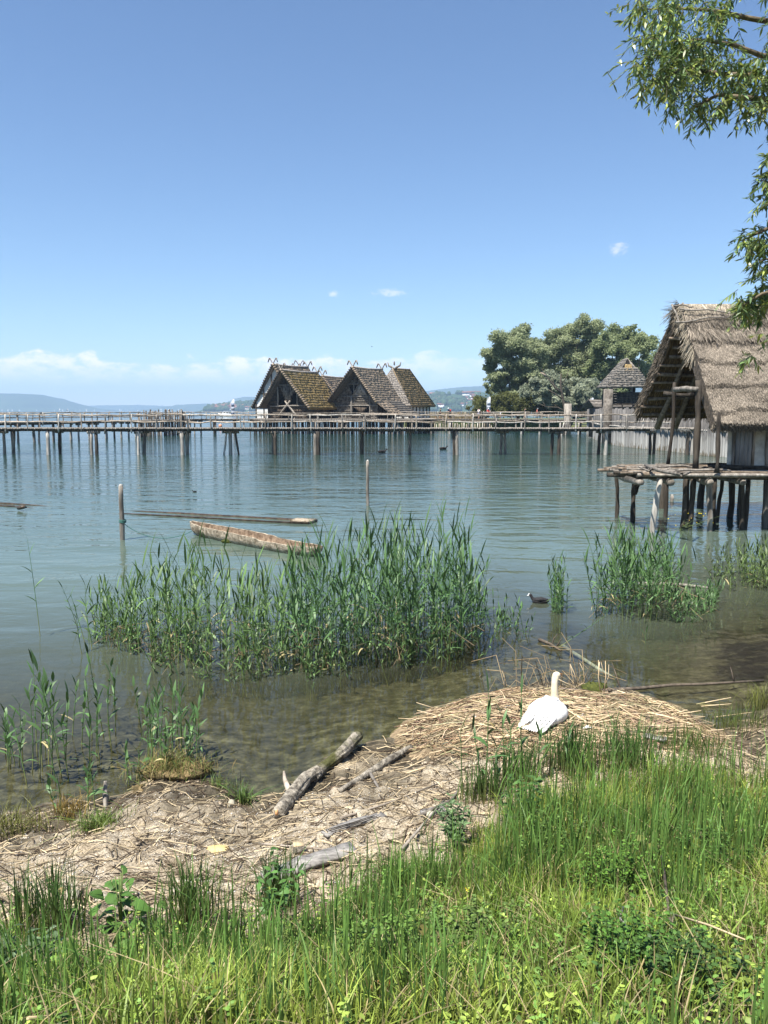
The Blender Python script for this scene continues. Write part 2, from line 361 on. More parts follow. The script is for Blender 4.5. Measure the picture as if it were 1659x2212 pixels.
def water_material():
    m = bpy.data.materials.new('lake_water'); m.use_nodes = True; nt = m.node_tree; N = nt.nodes; L = nt.links; N.clear()
    out = N.new('ShaderNodeOutputMaterial')
    at = N.new('ShaderNodeAttribute'); at.attribute_name = 'Col'; sp_ = N.new('ShaderNodeSeparateColor'); L.new(at.outputs['Color'], sp_.inputs[0])
    tc = N.new('ShaderNodeTexCoord')
    def nz(scale, st, det=3, ro=.5, dist=0, rot=0):
        mp = N.new('ShaderNodeMapping'); mp.inputs['Scale'].default_value = st; mp.inputs['Rotation'].default_value = (0, 0, rot); L.new(tc.outputs['Object'], mp.inputs[0])
        n = N.new('ShaderNodeTexNoise'); n.inputs['Scale'].default_value = scale; n.inputs['Detail'].default_value = det
        n.inputs['Roughness'].default_value = ro; n.inputs['Distortion'].default_value = dist; L.new(mp.outputs[0], n.inputs['Vector']); return n.outputs['Fac']
    def m2(op, a, b):
        n = N.new('ShaderNodeMath'); n.operation = op
        for i, v in enumerate((a, b)):
            if isinstance(v, (int, float)): n.inputs[i].default_value = v
            else: L.new(v, n.inputs[i])
        return n.outputs[0]
    calm = sp_.outputs[1]                                                # 0 in the sheltered shallows .. 1 on the open lake
    h = m2('ADD', m2('MULTIPLY', nz(.42, (.8, 2.2, 1), 2, .5, .4, .3), .11), m2('ADD', m2('MULTIPLY', nz(1.5, (1, 1.5, 1), 3, .5, .9, .25), .034), m2('MULTIPLY', nz(5.5, (1, 1.9, 1), 2, .5, .4, -.2), .0040)))
    gust = nz(.05, (1, 2.2, 1), 3, .6)
    g = N.new('ShaderNodeMapRange'); g.inputs[1].default_value = .35; g.inputs[2].default_value = .65; g.inputs[3].default_value = .55; g.inputs[4].default_value = 1.25
    L.new(gust, g.inputs[0])
    h = m2('MULTIPLY', h, m2('MULTIPLY', g.outputs[0], calm))
    bp = N.new('ShaderNodeBump'); bp.inputs['Strength'].default_value = 1; bp.inputs['Distance'].default_value = 1.0; L.new(h, bp.inputs['Height'])
    tr = N.new('ShaderNodeBsdfTransparent'); tr.inputs[0].default_value = (.80, .86, .76, 1)
    df = N.new('ShaderNodeBsdfDiffuse')
    cr = N.new('ShaderNodeValToRGB'); L.new(sp_.outputs[2], cr.inputs[0])
    cr.color_ramp.elements[0].color = (.070, .068, .040, 1); cr.color_ramp.elements[0].position = .1
    e = cr.color_ramp.elements.new(.5); e.color = (.110, .150, .118, 1)
    cr.color_ramp.elements[-1].color = (.022, .054, .046, 1); cr.color_ramp.elements[-1].position = .95
    L.new(cr.outputs[0], df.inputs[0])
    ms = N.new('ShaderNodeMixShader'); L.new(sp_.outputs[0], ms.inputs[0]); L.new(tr.outputs[0], ms.inputs[1]); L.new(df.outputs[0], ms.inputs[2])
    gl = N.new('ShaderNodeBsdfGlossy'); gl.inputs['Roughness'].default_value = .03; L.new(bp.outputs[0], gl.inputs['Normal'])
    fr = N.new('ShaderNodeFresnel'); fr.inputs[0].default_value = 1.333; L.new(bp.outputs[0], fr.inputs['Normal'])
    m3 = N.new('ShaderNodeMixShader'); L.new(fr.outputs[0], m3.inputs[0]); L.new(ms.outputs[0], m3.inputs[1]); L.new(gl.outputs[0], m3.inputs[2])
    L.new(m3.outputs[0], out.inputs[0]); return m
xs = np.unique(np.concatenate([[-9000, -2500, -700, -250, -120, -80], np.arange(-50, 50, .8), np.arange(-6, 7, .25), [60, 80, 120, 250, 700, 2500, 9000]]))
ys = np.unique(np.concatenate([[4, 5], np.arange(6, 30, .25), np.arange(30, 80, 1), np.arange(80, 200, 8), [250, 400, 800, 2000, 4000, 9000]]))
X, Y, Q = grid(xs, ys); dep = np.maximum(-ground_z(X, Y, False), 0)
off = np.maximum(Y - shoreY(X), 0)
mb = MB(); mb.add(np.stack([X, Y, np.zeros_like(X)], -1), Q=Q)
mb.C = [np.stack([np.clip(1 - np.exp(-np.maximum(dep - .10, 0) * 1.9), 0, .97), np.interp(off, [0, 2, 6, 14, 30], [.10, .16, .45, .8, 1]), 1 - np.exp(-dep * .75)], -1).reshape(-1, 3)]
tag(build('lake_water', mb, water_material(), color=True, smooth=True), 'rippled blue green lake water clear and brown along the bank', 'water', kind='structure')

# ------------------------------------------------------------------ air: one closed box of thin haze
mb = MB(); box(mb, (0, 4300, 128), (9500, 0, 0), (0, 5000, 0), (0, 0, 137))
mh = bpy.data.materials.new('thin_haze'); mh.use_nodes = True; nt = mh.node_tree; nt.nodes.clear()
o_ = nt.nodes.new('ShaderNodeOutputMaterial'); pv = nt.nodes.new('ShaderNodeVolumePrincipled')
pv.inputs['Color'].default_value = (.50, .72, 1.0, 1); pv.inputs['Density'].default_value = 1.7e-4; pv.inputs['Anisotropy'].default_value = 0.0
nt.links.new(pv.outputs[0], o_.inputs['Volume'])
tag(build('haze', mb, mh), 'thin blue haze over the lake', 'haze', kind='stuff')

# ------------------------------------------------------------------ hills across the lake
HILL = M('wooded_hill', (.020, .045, .022), (.050, .085, .032), .012, c3=(.16, .19, .075), c3scale=.0022, c3cut=.66)
HILL_FAR = M('distant_woods', (.022, .045, .026), (.045, .075, .035), .006)
def hill(name, prof, D, depth, mat, label, rough=6, n=160, foot=.45):
    px = np.array([p[0] for p in prof], float); py = np.array([p[1] for p in prof], float)
    x = np.linspace(px[0], px[-1], n); y = np.interp(x, px, py)
    pts = np.array([at_y(a, b, D) for a, b in zip(x, y)])
    v = np.linspace(0, 1, 26); P = np.zeros((26, n, 3))
    for i, t in enumerate(v):
        s = math.sin(min(t / foot, 1) * math.pi / 2) if t < foot else math.cos((t - foot) / (1 - foot) * math.pi / 2)
        q = pts.copy(); q[:, 1] = D + (t - foot) * depth; k = q[:, 1] / D; q[:, 0] = pts[:, 0]
        q[:, 2] = np.maximum(pts[:, 2], .5) * s + rough * s * fbm(q[:, 0] / 60, q[:, 1] / 60, 4) * (0.35 if abs(t - foot) < .05 else 1.6)
        P[i] = q
    P[..., 2] = np.maximum(P[..., 2], -3); P[0, :, 2] = -3; P[-1, :, 2] = -3
    i, j = np.meshgrid(np.arange(25), np.arange(n - 1), indexing='ij')
    mb = MB(); mb.add(P, Q=np.stack([i * n + j, i * n + j + 1, (i + 1) * n + j + 1, (i + 1) * n + j], -1))
    tag(build(name, mb, mat, smooth=True), label, 'hill', kind='structure'); return pts
hill('hill', [(-260, 858), (-120, 851), (0, 850), (30, 850), (75, 852), (110, 859), (140, 870), (160, 877), (185, 884), (230, 888)], 6000, 1500, HILL_FAR, 'long wooded hill across the lake sloping down to the right')
hill('hill', [(140, 884), (200, 876), (300, 875), (380, 878), (460, 881), (520, 884)], 8600, 1000, HILL_FAR, 'faint pale ridge on the far shore between the two hills')
hill('hill', [(330, 884), (395, 874), (440, 872), (490, 873), (508, 862), (530, 857), (560, 858), (610, 862), (700, 866), (800, 872), (900, 878)], 7000, 1300, HILL_FAR, 'blue hill rising behind the far lakeside town')
hill('hill', [(440, 888), (452, 884), (470, 880), (500, 876), (540, 873), (600, 874), (700, 875), (800, 876), (900, 872), (950, 870)], 3000, 500, HILL, 'low green slope carrying the far lakeside town', rough=4)
hill('hill', [(600, 880), (760, 862), (860, 852), (910, 846), (950, 841), (1000, 836), (1060, 833), (1180, 828), (1400, 830), (1700, 838)], 6200, 1500, HILL_FAR, 'long blue ridge rising to the right behind the houses')
hill('hill', [(860, 878), (905, 862), (940, 855), (980, 851), (1010, 852), (1060, 858), (1150, 858), (1300, 860), (1500, 866)], 2600, 700, HILL, 'wooded green slope with houses and fields beside the hip roof', rough=6)
# ------------------------------------------------------------------ footbridges on piles
def along(poly, step):
    poly = np.asarray(poly, float); seg = np.linalg.norm(np.diff(poly, axis=0), axis=1); s = np.concatenate([[0], np.cumsum(seg)])
    t = np.arange(0, s[-1], step); p = np.stack([np.interp(t, s, poly[:, 0]), np.interp(t, s, poly[:, 1])], -1)
    i = np.clip(np.searchsorted(s, t, 'right') - 1, 0, len(seg) - 1); d = np.diff(poly, axis=0)[i] / seg[i][:, None]
    return t, p, d
def footbridge(poly, zd, label, width=1.5, post_step=2.0, pile_pts=None, pile_step=3.6, rails=(1.08, .5), group=None):
    c0 = np.asarray(poly[len(poly) // 2], float)
    root = empty('footbridge', (c0[0], c0[1], 0), label, 'footbridge', group)
    hw = width / 2
    t, p, d = along(poly, .16); nn = np.stack([-d[:, 1], d[:, 0]], -1)
    j = rng.normal(0, .05, (len(t), 2))
    A = np.concatenate([p + nn * (hw + .1 + j[:, :1]), np.full((len(t), 1), zd - .06) + rng.normal(0, .012, (len(t), 1))], 1)
    B = np.concatenate([p - nn * (hw + .1 + j[:, 1:]), A[:, 2:]], 1)
    mb = MB(); tubes(mb, np.stack([A, B], 1), .075, 6, cap=True)
    build('deck_log', mb, WOOD_GREY, root, kind='stuff')
    poly = np.asarray(poly, float)
    t, p, d = along(poly, 5.0); nn = np.stack([-d[:, 1], d[:, 0]], -1)
    for s in (-1, 1):
        for k in range(len(t) - 1):
            a = np.append(p[k] + nn[k] * s * (hw - .25), zd - .21); b = np.append(p[k + 1] + nn[k + 1] * s * (hw - .25), zd - .21)
            build('stringer', pole(MB(), a - (b - a) * .04, b + (b - a) * .04, .10, .09, wob=.004), WOOD_DARK, root)
    t, p, d = along(poly, post_step); nn = np.stack([-d[:, 1], d[:, 0]], -1)
    for s in (-1, 1):
        tops = []
        for k in range(len(t)):
            q = p[k] + nn[k] * s * (hw + .09) + d[k] * rng.normal(0, .22); lean = rng.normal(0, .05, 2)
            zt = zd + rails[0] + rng.normal(.04, .05)
            build('railing_post', pole(MB(), (q[0], q[1], zd - rng.uniform(.2, .5)), (q[0] + lean[0], q[1] + lean[1], zt), rng.uniform(.05, .075), .05, k=5, sides=6, wob=.02),
                  (RAIL, WOOD_PALE, WOOD_GREY)[rng.integers(3)], root)
            tops.append((q, lean))
        for h in rails:
            k = 0
            while k < len(t) - 1:
                e = min(k + int(rng.integers(2, 4)), len(t) - 1)
                pts = []
                for i in range(k, e + 1):
                    q, ln = tops[i]; pts.append([q[0] + ln[0] * .8 - nn[i][0] * s * .08, q[1] + ln[1] * .8 - nn[i][1] * s * .08, zd + h + rng.normal(0, .035)])
                    if i < e:
                        q2 = tops[i + 1][0]; m_ = (q + q2) / 2; pts.append([m_[0] - nn[i][0] * s * .08, m_[1] - nn[i][1] * s * .08, zd + h + rng.normal(-.02, .05)])
                pts = np.array(pts); dd = nrm(pts[-1] - pts[0]); pts[0] -= dd * rng.uniform(.1, .4); pts[-1] += dd * rng.uniform(.1, .4)
                build('rail', path(MB(), pts, np.linspace(.055, .04, len(pts)) * rng.uniform(.85, 1.2), 6), (RAIL, RAIL, WOOD_PALE)[rng.integers(3)], root)
                k = e
    if pile_pts is None:
        t, p, d = along(poly, pile_step); nn = np.stack([-d[:, 1], d[:, 0]], -1)
        pile_pts = []
        for k in range(len(t)):
            for s in (-1, 1): pile_pts.append(np.append(p[k] + nn[k] * s * (hw - .2) + d[k] * rng.normal(0, .12), 0))
    for q in pile_pts:
        lean = rng.normal(0, .07, 2); r = rng.uniform(.11, .16) if q[2] == 0 else .09
        if q[2]: lean = np.array([q[2], 0])
        w_ = (WOOD_PALE, WOOD_GREY, WOOD_DARK)[rng.integers(3)]
        build('pile', pole(MB(), (q[0] + lean[0], q[1] + lean[1], -1.6), (q[0], q[1], zd - .3), r * 1.1, r, k=7, sides=8, wob=.008, knob=.07), w_, root)
        if rng.random() < .6:
            build('cross_log', pole(MB(), (q[0] - .35, q[1], zd - .38), (q[0] + .35, q[1], zd - .38), .12, .11, k=4, sides=7), WOOD_GREY, root)
    return root
YB = 68.0
pl = []
for fx in (-60, 10, 50, 202, 226, 372, 388, 554, 569, 723, 735, 890, 905, 925, 1074, 1087, 1243, 1255, 1426, 1616, 1785, 1795, 1977, 1988, 2170, 2195, 2366, 2379, 2565, 2585, 2700, 2718):
    q = at_y(fx / 1.8228, 982, YB)
    pl.append([q[0], YB + rng.choice([-.45, .5]) + rng.normal(0, .1), {890: -.5, 925: .5}.get(fx, 0)])
footbridge([(-38, YB), (-10, YB + .2), (10, YB - .1), (26.3, YB)], 2.26, 'long footbridge of round logs crossing the whole lake in front', pile_pts=pl, post_step=2.15)
footbridge([(-60, 78), (-47, 86), (-41.7, 93), (-35.7, 110), (-29.5, 131), (-19, 131)], 2.35, 'far footbridge bending from the left edge to the pile houses', post_step=2.4, pile_step=3.3)
footbridge([(2, 129), (7, 130), (20, 128), (31.5, 124)], 2.35, 'far footbridge carrying walkers between the hip roofed house and the palisade', post_step=2.3, pile_step=2.9, width=2.0)
# cluster of piles beside the far footbridge
root = empty('pile_cluster', (-33.5, 126, 0), 'dense cluster of tall dark piles standing beside the far footbridge', 'piles')
for k in range(46):
    x = rng.uniform(-37.2, -30.3); y = rng.uniform(120.5, 126); h = rng.uniform(2.9, 3.9)
    build('pile', pole(MB(), (x, y, -2), (x + rng.normal(0, .12), y, h), .12, .10, k=4, sides=6, wob=.01), (WOOD_DARK, WOOD_GREY)[k % 2], root)
for k in range(5):
    x = -37 + k * 1.6
    build('brace', pole(MB(), (x, 121, .4), (x + 1.6, 121, 2.4), .08, .07, k=3, sides=5), WOOD_DARK, root)

# ------------------------------------------------------------------ thatched slopes
def slope(mb, a, b, c, d, up, n=14, m=30, lift=.10, th=.22, jag=.35, C=None):
    """stepped thatch on the quad a-b (ridge) d-c (eave); up points roughly outwards"""
    a, b, c, d = (np.asarray(v, float) for v in (a, b, c, d))
    nn = nrm(np.cross(b - a, d - a)); nn = nn if np.dot(nn, up) > 0 else -nn
    u = np.linspace(0, 1, m + 1)
    def P(t): # row at depth t
        t = np.broadcast_to(np.asarray(t, float), u.shape)[:, None]; uu = u[:, None]
        return (a * (1 - t) + d * t) * (1 - uu) + (b * (1 - t) + c * t) * uu
    for i in range(n):
        t0, t1 = i / n, (i + 1) / n
        jt = t1 + rng.normal(0, jag / n * .45, m + 1) * (1 if i < n - 1 else .5); jl = lift * (1 + rng.normal(0, .28, m + 1))
        r0 = P(max(t0 - .15 / n, 0)) + nn * .015; r1 = P(jt) + nn * jl[:, None]; r2 = P(jt - .12 / n) - nn * .06
        k = np.arange(m)
        V = np.concatenate([r0, r1, r2]); M1 = m + 1
        Q = np.concatenate([np.stack([k, k + 1, k + 1 + M1, k + M1], -1), np.stack([k + M1, k + 1 + M1, k + 1 + 2 * M1, k + 2 * M1], -1)])
        mb.add(V, Q=Q, C=C)
    lo = [v - nn * th for v in (a, b, c, d)]
    top = [v - nn * .0 for v in (a, b, c, d)]
    mb.add(lo + top, Q=[[0, 1, 2, 3], [0, 4, 5, 1], [1, 5, 6, 2], [2, 6, 7, 3], [3, 7, 4, 0]], C=C)
    return mb
def inside(p, tri):
    s = [np.cross(np.subtract(tri[(i + 1) % 3], tri[i]), np.subtract(p, tri[i])) for i in range(3)]
    return all(v > 0 for v in s) or all(v < 0 for v in s)
def pile_house(name, label, apex, ang, wl, wr, zl, zr, length, deck, roofmat, style, over=1.3, light_r=None, courses=15):
    X0, Y0, ZA = apex
    dv = np.array([math.cos(ang), math.sin(ang), 0]); pu = np.array([math.sin(ang), -math.cos(ang), 0])
    base = np.array([X0, Y0, deck]); root = empty(name, base, label, 'house')
    L = lambda u, v, z: np.array([X0, Y0, 0]) + u * pu + v * dv + np.array([0, 0, z])
    up = np.array([0, 0, 1.])
    ridge0, ridge1 = L(0, -.5, ZA), L(0, length + .5, ZA - .1)
    mid = (.93 * ridge0 + .07 * ridge1); mid[2] -= .1
    for (w, ze, sgn, mt) in ((-wl, zl, -1, THATCH_SHADE), (wr, zr, 1, light_r or roofmat)):  # left slope and its underside carry the shade in their colour
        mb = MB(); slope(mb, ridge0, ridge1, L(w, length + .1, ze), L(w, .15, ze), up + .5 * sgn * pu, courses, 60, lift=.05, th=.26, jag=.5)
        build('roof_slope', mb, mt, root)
        n = 20                                                            # bundled verge along the gable edge
        e0, e1 = ridge0 - dv * .05, L(w, .1, ze)
        mb = MB()
        for k in range(n):
            q = e0 + (e1 - e0) * ((k + .5) / n)
            pole(mb, q - dv * .12 + up * .02, q + dv * .35 + up * .1, .17, .13, k=3, sides=6, knob=.1)
        build('verge', mb, THATCH if sgn > 0 else THATCH_SHADE, root)
        build('barge_pole', pole(MB(), L(0, -.15, ZA - .35), L(w * .99, .3, ze - .15), .10, .08, wob=.006), WOOD_GREY, root)
    mb = MB(); path(mb, [ridge0, ridge0 * .5 + ridge1 * .5 + up * -.12, ridge1], .17, 7); build('ridge_cap', mb, THATCH_LIGHT, root)
    for v in (-.35, length + .3):                                         # crossed gable finials, hooked like horns
        zt = ZA - (.1 if v > 0 else 0)
        for s in (-1, 1):
            mb = MB(); path(mb, [L(-s * .5, v, zt - .55), L(0, v, zt), L(s * .62, v, zt + .95), L(s * .75, v, zt + 1.02), L(s * 1.05, v - .05, zt + .32)], [.09, .09, .10, .13, .075], 6)
            build('gable_finial', mb, WOOD_GREY, root)
    # timber walls
    v0 = over; wi = lambda w: w - np.sign(w) * .75
    def zr_(u):
        return (ZA + (zl - ZA) * (-u) / wl if u < 0 else ZA + (zr - ZA) * u / wr) - .38
    ul, ur = -wi(wl), wi(wr)
    def opening(u, z): return any(inside((u, z), t) for t in style.get('open', ()))
    if style['wall'] == 'plaster':
        mb = MB(); us = np.linspace(ul, ur, 15); V = []; 
        for u in us: V += [L(u, v0, deck), L(u, v0, max(zr_(u), deck + .3))]
        i = np.arange(14) * 2; mb.add(V, Q=np.stack([i, i + 2, i + 3, i + 1], -1))
        build('gable_wall', mb, PLASTER, root)
        for u in np.linspace(ul + .2, ur - .2, 6): build('wall_post', bar(MB(), L(u, v0 - .05, deck), L(u, v0 - .05, max(zr_(u), deck + .5)), .18, .18, up=dv), WOOD_DARK, root)
        for z in (deck + 1.9, deck + 4.2):
            uu = [u for u in np.linspace(ul, ur, 60) if zr_(u) > z]
            if uu: build('wall_beam', bar(MB(), L(uu[0], v0 - .06, z), L(uu[-1], v0 - .06, z), .16, .18), WOOD_DARK, root)
    else:
        mb = MB()
        if style['wall'] == 'vertical':
            u = ul
            while u < ur:
                w = rng.uniform(.17, .26); z = deck
                top = zr_(u + w / 2)
                while z < top:
                    z2 = min(z + .5, top)
                    if not opening(u + w / 2, (z + z2) / 2):
                        dz = rng.normal(0, .025); box(mb, L(u + w / 2, v0 + dz, (z + z2) / 2), pu * (w / 2 - .012), dv * .03, up * (z2 - z) / 2)
                    z = z2
                u += w
        else:
            z = deck
            while z < ZA - .6:
                h = rng.uniform(.2, .3); us = [u for u in np.linspace(ul, ur, 80) if zr_(u) > z + h / 2]
                if len(us) < 2: break
                u = us[0]
                while u < us[-1] - .05:
                    u2 = min(u + .2, us[-1])
                    if not opening((u + u2) / 2, z + h / 2):
                        box(mb, L((u + u2) / 2, v0 + rng.normal(0, .012), z + h / 2), pu * (u2 - u) / 2, dv * .035 + up * .03, up * (h / 2 - .012))
                    u = u2
                z += h
        build('gable_boarding', mb, style.get('mat', BOARD), root, kind='stuff')
        for (p, q, th_) in style.get('beams', ()): build('wall_beam', pole(MB(), L(p[0], v0 - .12, p[1]), L(q[0], v0 - .12, q[1]), th_, th_, k=4, sides=6, wob=.006), style.get('beam_mat', WOOD_GREY), root)
        for (tri, nm, mt) in style.get('panels', ()):
            mb = MB(); us = np.array(tri); n = 9
            lo_, hi_ = us[:, 0].min(), us[:, 0].max()
            for k in range(n):
                u = lo_ + (hi_ - lo_) * (k + .5) / n; zs = [z for z in np.linspace(us[:, 1].min(), us[:, 1].max(), 40) if inside((u, z), tri)]
                if zs: box(mb, L(u, v0 - .04 + rng.normal(0, .01), (zs[0] + zs[-1]) / 2), pu * (hi_ - lo_) / n * .47, dv * .02, up * ((zs[-1] - zs[0]) / 2 + .03))
            build(nm, mb, mt, root)
    for u, ze in ((ul, zl), (ur, zr)):                                    # side walls, back wall, loft floor
        mb = MB(); V = []
        for k in range(12):
            va, vb = v0 + (length - v0 - .6) * k / 12, v0 + (length - v0 - .6) * (k + 1) / 12
            box(mb, L(u, (va + vb) / 2 + .02, (deck + zr_(u)) / 2), pu * .05, dv * ((vb - va) / 2 - .02), up * (zr_(u) - deck) / 2)
        build('side_wall', mb, PLASTER if style.get('side') == 'plaster' else BOARD, root)
    for nm, v, mt in (('back_wall', length - .6, BOARD), ('inner_wall', v0 + 2.4, BLACK)):  # black inner wall supplies the darkness inside the gable openings
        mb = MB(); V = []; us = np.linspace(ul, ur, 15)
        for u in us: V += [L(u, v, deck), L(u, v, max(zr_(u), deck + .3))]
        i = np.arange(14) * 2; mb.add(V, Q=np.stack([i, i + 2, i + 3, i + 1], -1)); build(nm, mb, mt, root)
    return root, L
DK = 2.35
A58, A55 = R(58), R(55)
def ap(fx, fy, D): p = at_y(fx / 1.8228, fy / 1.8228, D); return (p[0], p[1], p[2])
# front left house with the mossy roof
bA = ap(1111.6, 1455.8, 130)
st = dict(wall='vertical', open=[[(-1.9, 7.6), (0.0, 3.9), (-1.95, 4.4)], [(1.9, 7.6), (0.0, 3.9), (1.95, 4.4)], [(-1.9, 7.7), (-1.9, 4.3), (0, 4.2)], [(1.9, 7.7), (1.9, 4.3), (0, 4.2)],
                                  [(-1.6, 7.9), (1.6, 7.9), (0, 9.6)], [(-1.3, 2.3), (1.3, 2.3), (0, 4.6)]],
          beams=[((-3.6, 4.35), (3.6, 4.45), .11), ((-1.9, 7.75), (1.9, 7.75), .12), ((-2.0, 2.6), (.55, 5.2), .15), ((2.0, 2.6), (-.55, 5.2), .15), ((-2, 4.3), (-2, 7.6), .13), ((2, 4.3), (2, 7.6), .13), ((0, 7.7), (0, 9.4), .08), ((-.9, 3.1), (1, 3.1), .07)],
          panels=[(((-1.75, 7.65), (1.75, 7.65), (0, 4.8)), 'hanging_boards', BOARD_GREY)])
pile_house('pile_house', 'pile house with the mossy yellow brown roof and crossed beams on its dark gable', bA, A58, 5.0, 5.2, 4.15, 4.0, 9.0, DK, THATCH_MOSS, st, light_r=THATCH_MOSS)
# taller house behind it with a white gable
pile_house('pile_house', 'pile house with a plain white gable, partly hidden behind the mossy roof', ap(1080, 1434, 139), A58, 5.4, 5.4, 4.15, 4.1, 9, DK, THATCH, dict(wall='plaster'), over=.3)
# small timber framed house between the two big ones
pile_house('pile_house', 'small timber framed house with white panels between the two big pile houses', ap(1274.4, 1480.2, 151), A55, 4.6, 4.6, 4.4, 4.4, 8, DK, THATCH, dict(wall='plaster', side='plaster'), over=.8)
# ridge that only shows its finial over the mossy roof
pile_house('pile_house', 'hidden pile house showing only its peak and finial above the mossy ridge', ap(1178, 1441, 158), R(100), 5, 5, 4.4, 4.4, 8, DK, THATCH_RUST, dict(wall='vertical'), over=.8)
# the big middle house
bD = ap(1393.8, 1445, 130)
st = dict(wall='horizontal', mat=BOARD_GREY, beam_mat=WOOD_GREY,
          open=[[(-2.3, 7.9), (-.5, 7.9), (-1.1, 6.1)], [(.7, 7.9), (2.4, 7.9), (1.6, 6.1)], [(-.8, 8.6), (.9, 8.6), (.0, 10.0)], [(-1.5, 4.3), (2.0, 4.3), (-1.5, 2.8)], [(2.0, 2.8), (2.0, 4.3), (-1.5, 2.8)], [(-2.3, 7.9), (-1.1, 7.9), (-1.3, 6.0)], [(1.5, 7.9), (2.5, 7.9), (2.2, 6.1)]],
          beams=[((-4.7, 5.95), (3.1, 6.0), .10), ((-5.4, 4.4), (3.6, 4.45), .10), ((-1.6, 2.4), (-1.6, 6.0), .13), ((2.1, 2.4), (2.1, 6.0), .13), ((0, 8.2), (0, 10.1), .09), ((-2.6, 7.95), (2.3, 7.95), .07), ((-1.3, 6.1), (.4, 8.6), .10), ((1.6, 6.1), (0, 8.6), .10), ((-1.1, 6.0), (-1.1, 7.9), .07), ((-1.5, 2.85), (2, 2.85), .08)],
          panels=[(((-1.3, 6.1), (1.6, 6.1), (.15, 8.4)), 'reed_panel', THATCH_LIGHT), (((-1.2, 4.25), (1.7, 4.25), (.25, 2.95)), 'hanging_boards', BOARD)])
rD, LD = pile_house('pile_house', 'big pile house with horizontal boards and dark triangular openings in its gable', bD, A55, 6.6, 4.3, 4.15, 4.9, 7.4, DK, THATCH, st, over=1.5)
mb = MB(); slope(mb, LD(3.9, .3, 5.2), LD(4.0, 3.6, 5.2), LD(7.1, 3.9, 2.95), LD(7.0, .6, 2.95), (.8, -.5, 1), 6, 14, lift=.06, th=.1); build('lean_to_roof', mb, THATCH, rD)
mb = MB(); slope(mb, LD(4.0, 3.65, 5.25), LD(4.1, 7.2, 5.2), LD(7.2, 8.2, 2.95), LD(7.1, 3.95, 2.95), (.8, -.5, 1), 7, 8, lift=.05, th=.1, jag=.1); build('shingle_roof', mb, BOARD_GREY, rD)
for v in (.8, 3.9, 7.6): build('lean_to_post', pole(MB(), LD(6.9, v, DK), LD(6.9, v, 2.95), .1, .09, k=3), WOOD_GREY, rD)
# house with the hipped roof
P0, P1 = np.array(ap(1545.7, 1447.7, 142)), None
P1 = P0 + np.array([3.0, 4.5, 0]); base = np.array([3.0, 146, DK])
root = empty('pile_house', base, 'pile house with steep hipped roof, pale front hip and brown right slope', 'house')
c0, c1, c2, c3 = np.array([-3.6, 143.8, 4.4]), np.array([4.6, 138.2, 4.4]), np.array([9.3, 146.6, 4.4]), np.array([2, 152, 4.4])
for (a, b, c, d, up, mt) in ((P0 - .05, P0 + .05, c1, c0, (-.5, -.8, .5), THATCH_LIGHT), (P0, P1, c2, c1, (.8, -.5, .5), THATCH_RUST), (P1, P1 + .05, c3, c2, (.5, .8, .5), THATCH), (P1, P0, c0, c3, (-.8, .5, .5), THATCH)):
    build('roof_slope', slope(MB(), a, b, c, d, up, 18, 40, lift=.06, th=.2, jag=.5), mt, root)
W = [c * .82 + (c0 + c1 + c2 + c3) / 4 * .18 for c in (c0, c1, c2, c3)]
for k in range(4):
    a, b = W[k].copy(), W[(k + 1) % 4].copy(); mb = MB(); a2, b2 = a.copy(), b.copy(); a[2] = b[2] = DK; a2[2] = b2[2] = 4.6
    mb.add([a, b, b2, a2], Q=[[0, 1, 2, 3]]); build('wall_panel', mb, PLASTER, root)
    out_ = nrm(np.cross(b - a, (0, 0, 1))) * .06
    for t in np.linspace(0, 1, 7): build('wall_post', bar(MB(), a + (b - a) * t + out_, a2 + (b2 - a2) * t + out_, .16, .14, up=nrm(b - a)), WOOD_DARK, root)
for s in (-1, 1):
    q = P0 + np.array([.3, .3, 0])
    build('horn_finial', path(MB(), [q + (0, 0, -.3), q + (s * .5, -s * .2, .15), q + (s * .95, -s * .4, .35), q + (s * 1.15, -s * .45, 1.0)], [.22, .2, .16, .05], 7), WOOD_GREY, root)
build('finial_knob', ball(MB(), P0 + np.array([.3, .3, .75]), (.15, .15, .4)), WOOD_GREY, root)

# the platform the houses stand on, with its forest of piles
root = empty('platform', (-5, 134, 0), 'wide pile platform carrying the thatched houses above the lake', 'platform')
F0 = [(-21.5, 130.5), (-14, 126.0), (2.5, 126.0), (8.5, 130.5)]
t, p, d = along(F0, .3)
for row in range(5):
    for k, q in enumerate(p[::2 if row else 2]):
        x, y = q[0] + rng.normal(0, .15), q[1] + row * 3.6 + rng.normal(.3, .35)
        if rng.random() < .15: continue
        build('pile', pole(MB(), (x, y, -2), (x + rng.normal(0, .06), y, DK - .25), rng.uniform(.09, .15), .1, k=4, sides=6, wob=.01), (WOOD_DARK, WOOD_DARK, WOOD_GREY)[rng.integers(3)], root)
mb = MB()
A = np.concatenate([p, np.full((len(p), 1), DK - .1)], 1); B = A + np.array([0, 24, 0]); tubes(mb, np.stack([A, B], 1), .14, 6, cap=True)
build('deck_log', mb, WOOD_GREY, root, kind='stuff')
for k in range(len(F0) - 1):
    a, b = np.array([*F0[k], DK - .32]), np.array([*F0[k + 1], DK - .32]); build('edge_beam', pole(MB(), a, b, .16, .15, wob=.002), WOOD_DARK, root)
# lower landing in front of the big house and railing on the far bridge side
for k in range(9):
    x = -17 + k * 2.2; build('railing_post', pole(MB(), (x, 126.2, DK - .4), (x, 126.2, DK + 1.0), .06, .05, k=3, sides=5), RAIL, root)
build('rail', path(MB(), [(-17.3, 126.1, DK + .95), (-11, 126.1, DK + .9), (-6, 126.1, DK + .97), (1, 126.1, DK + .9)], .05), RAIL, root)

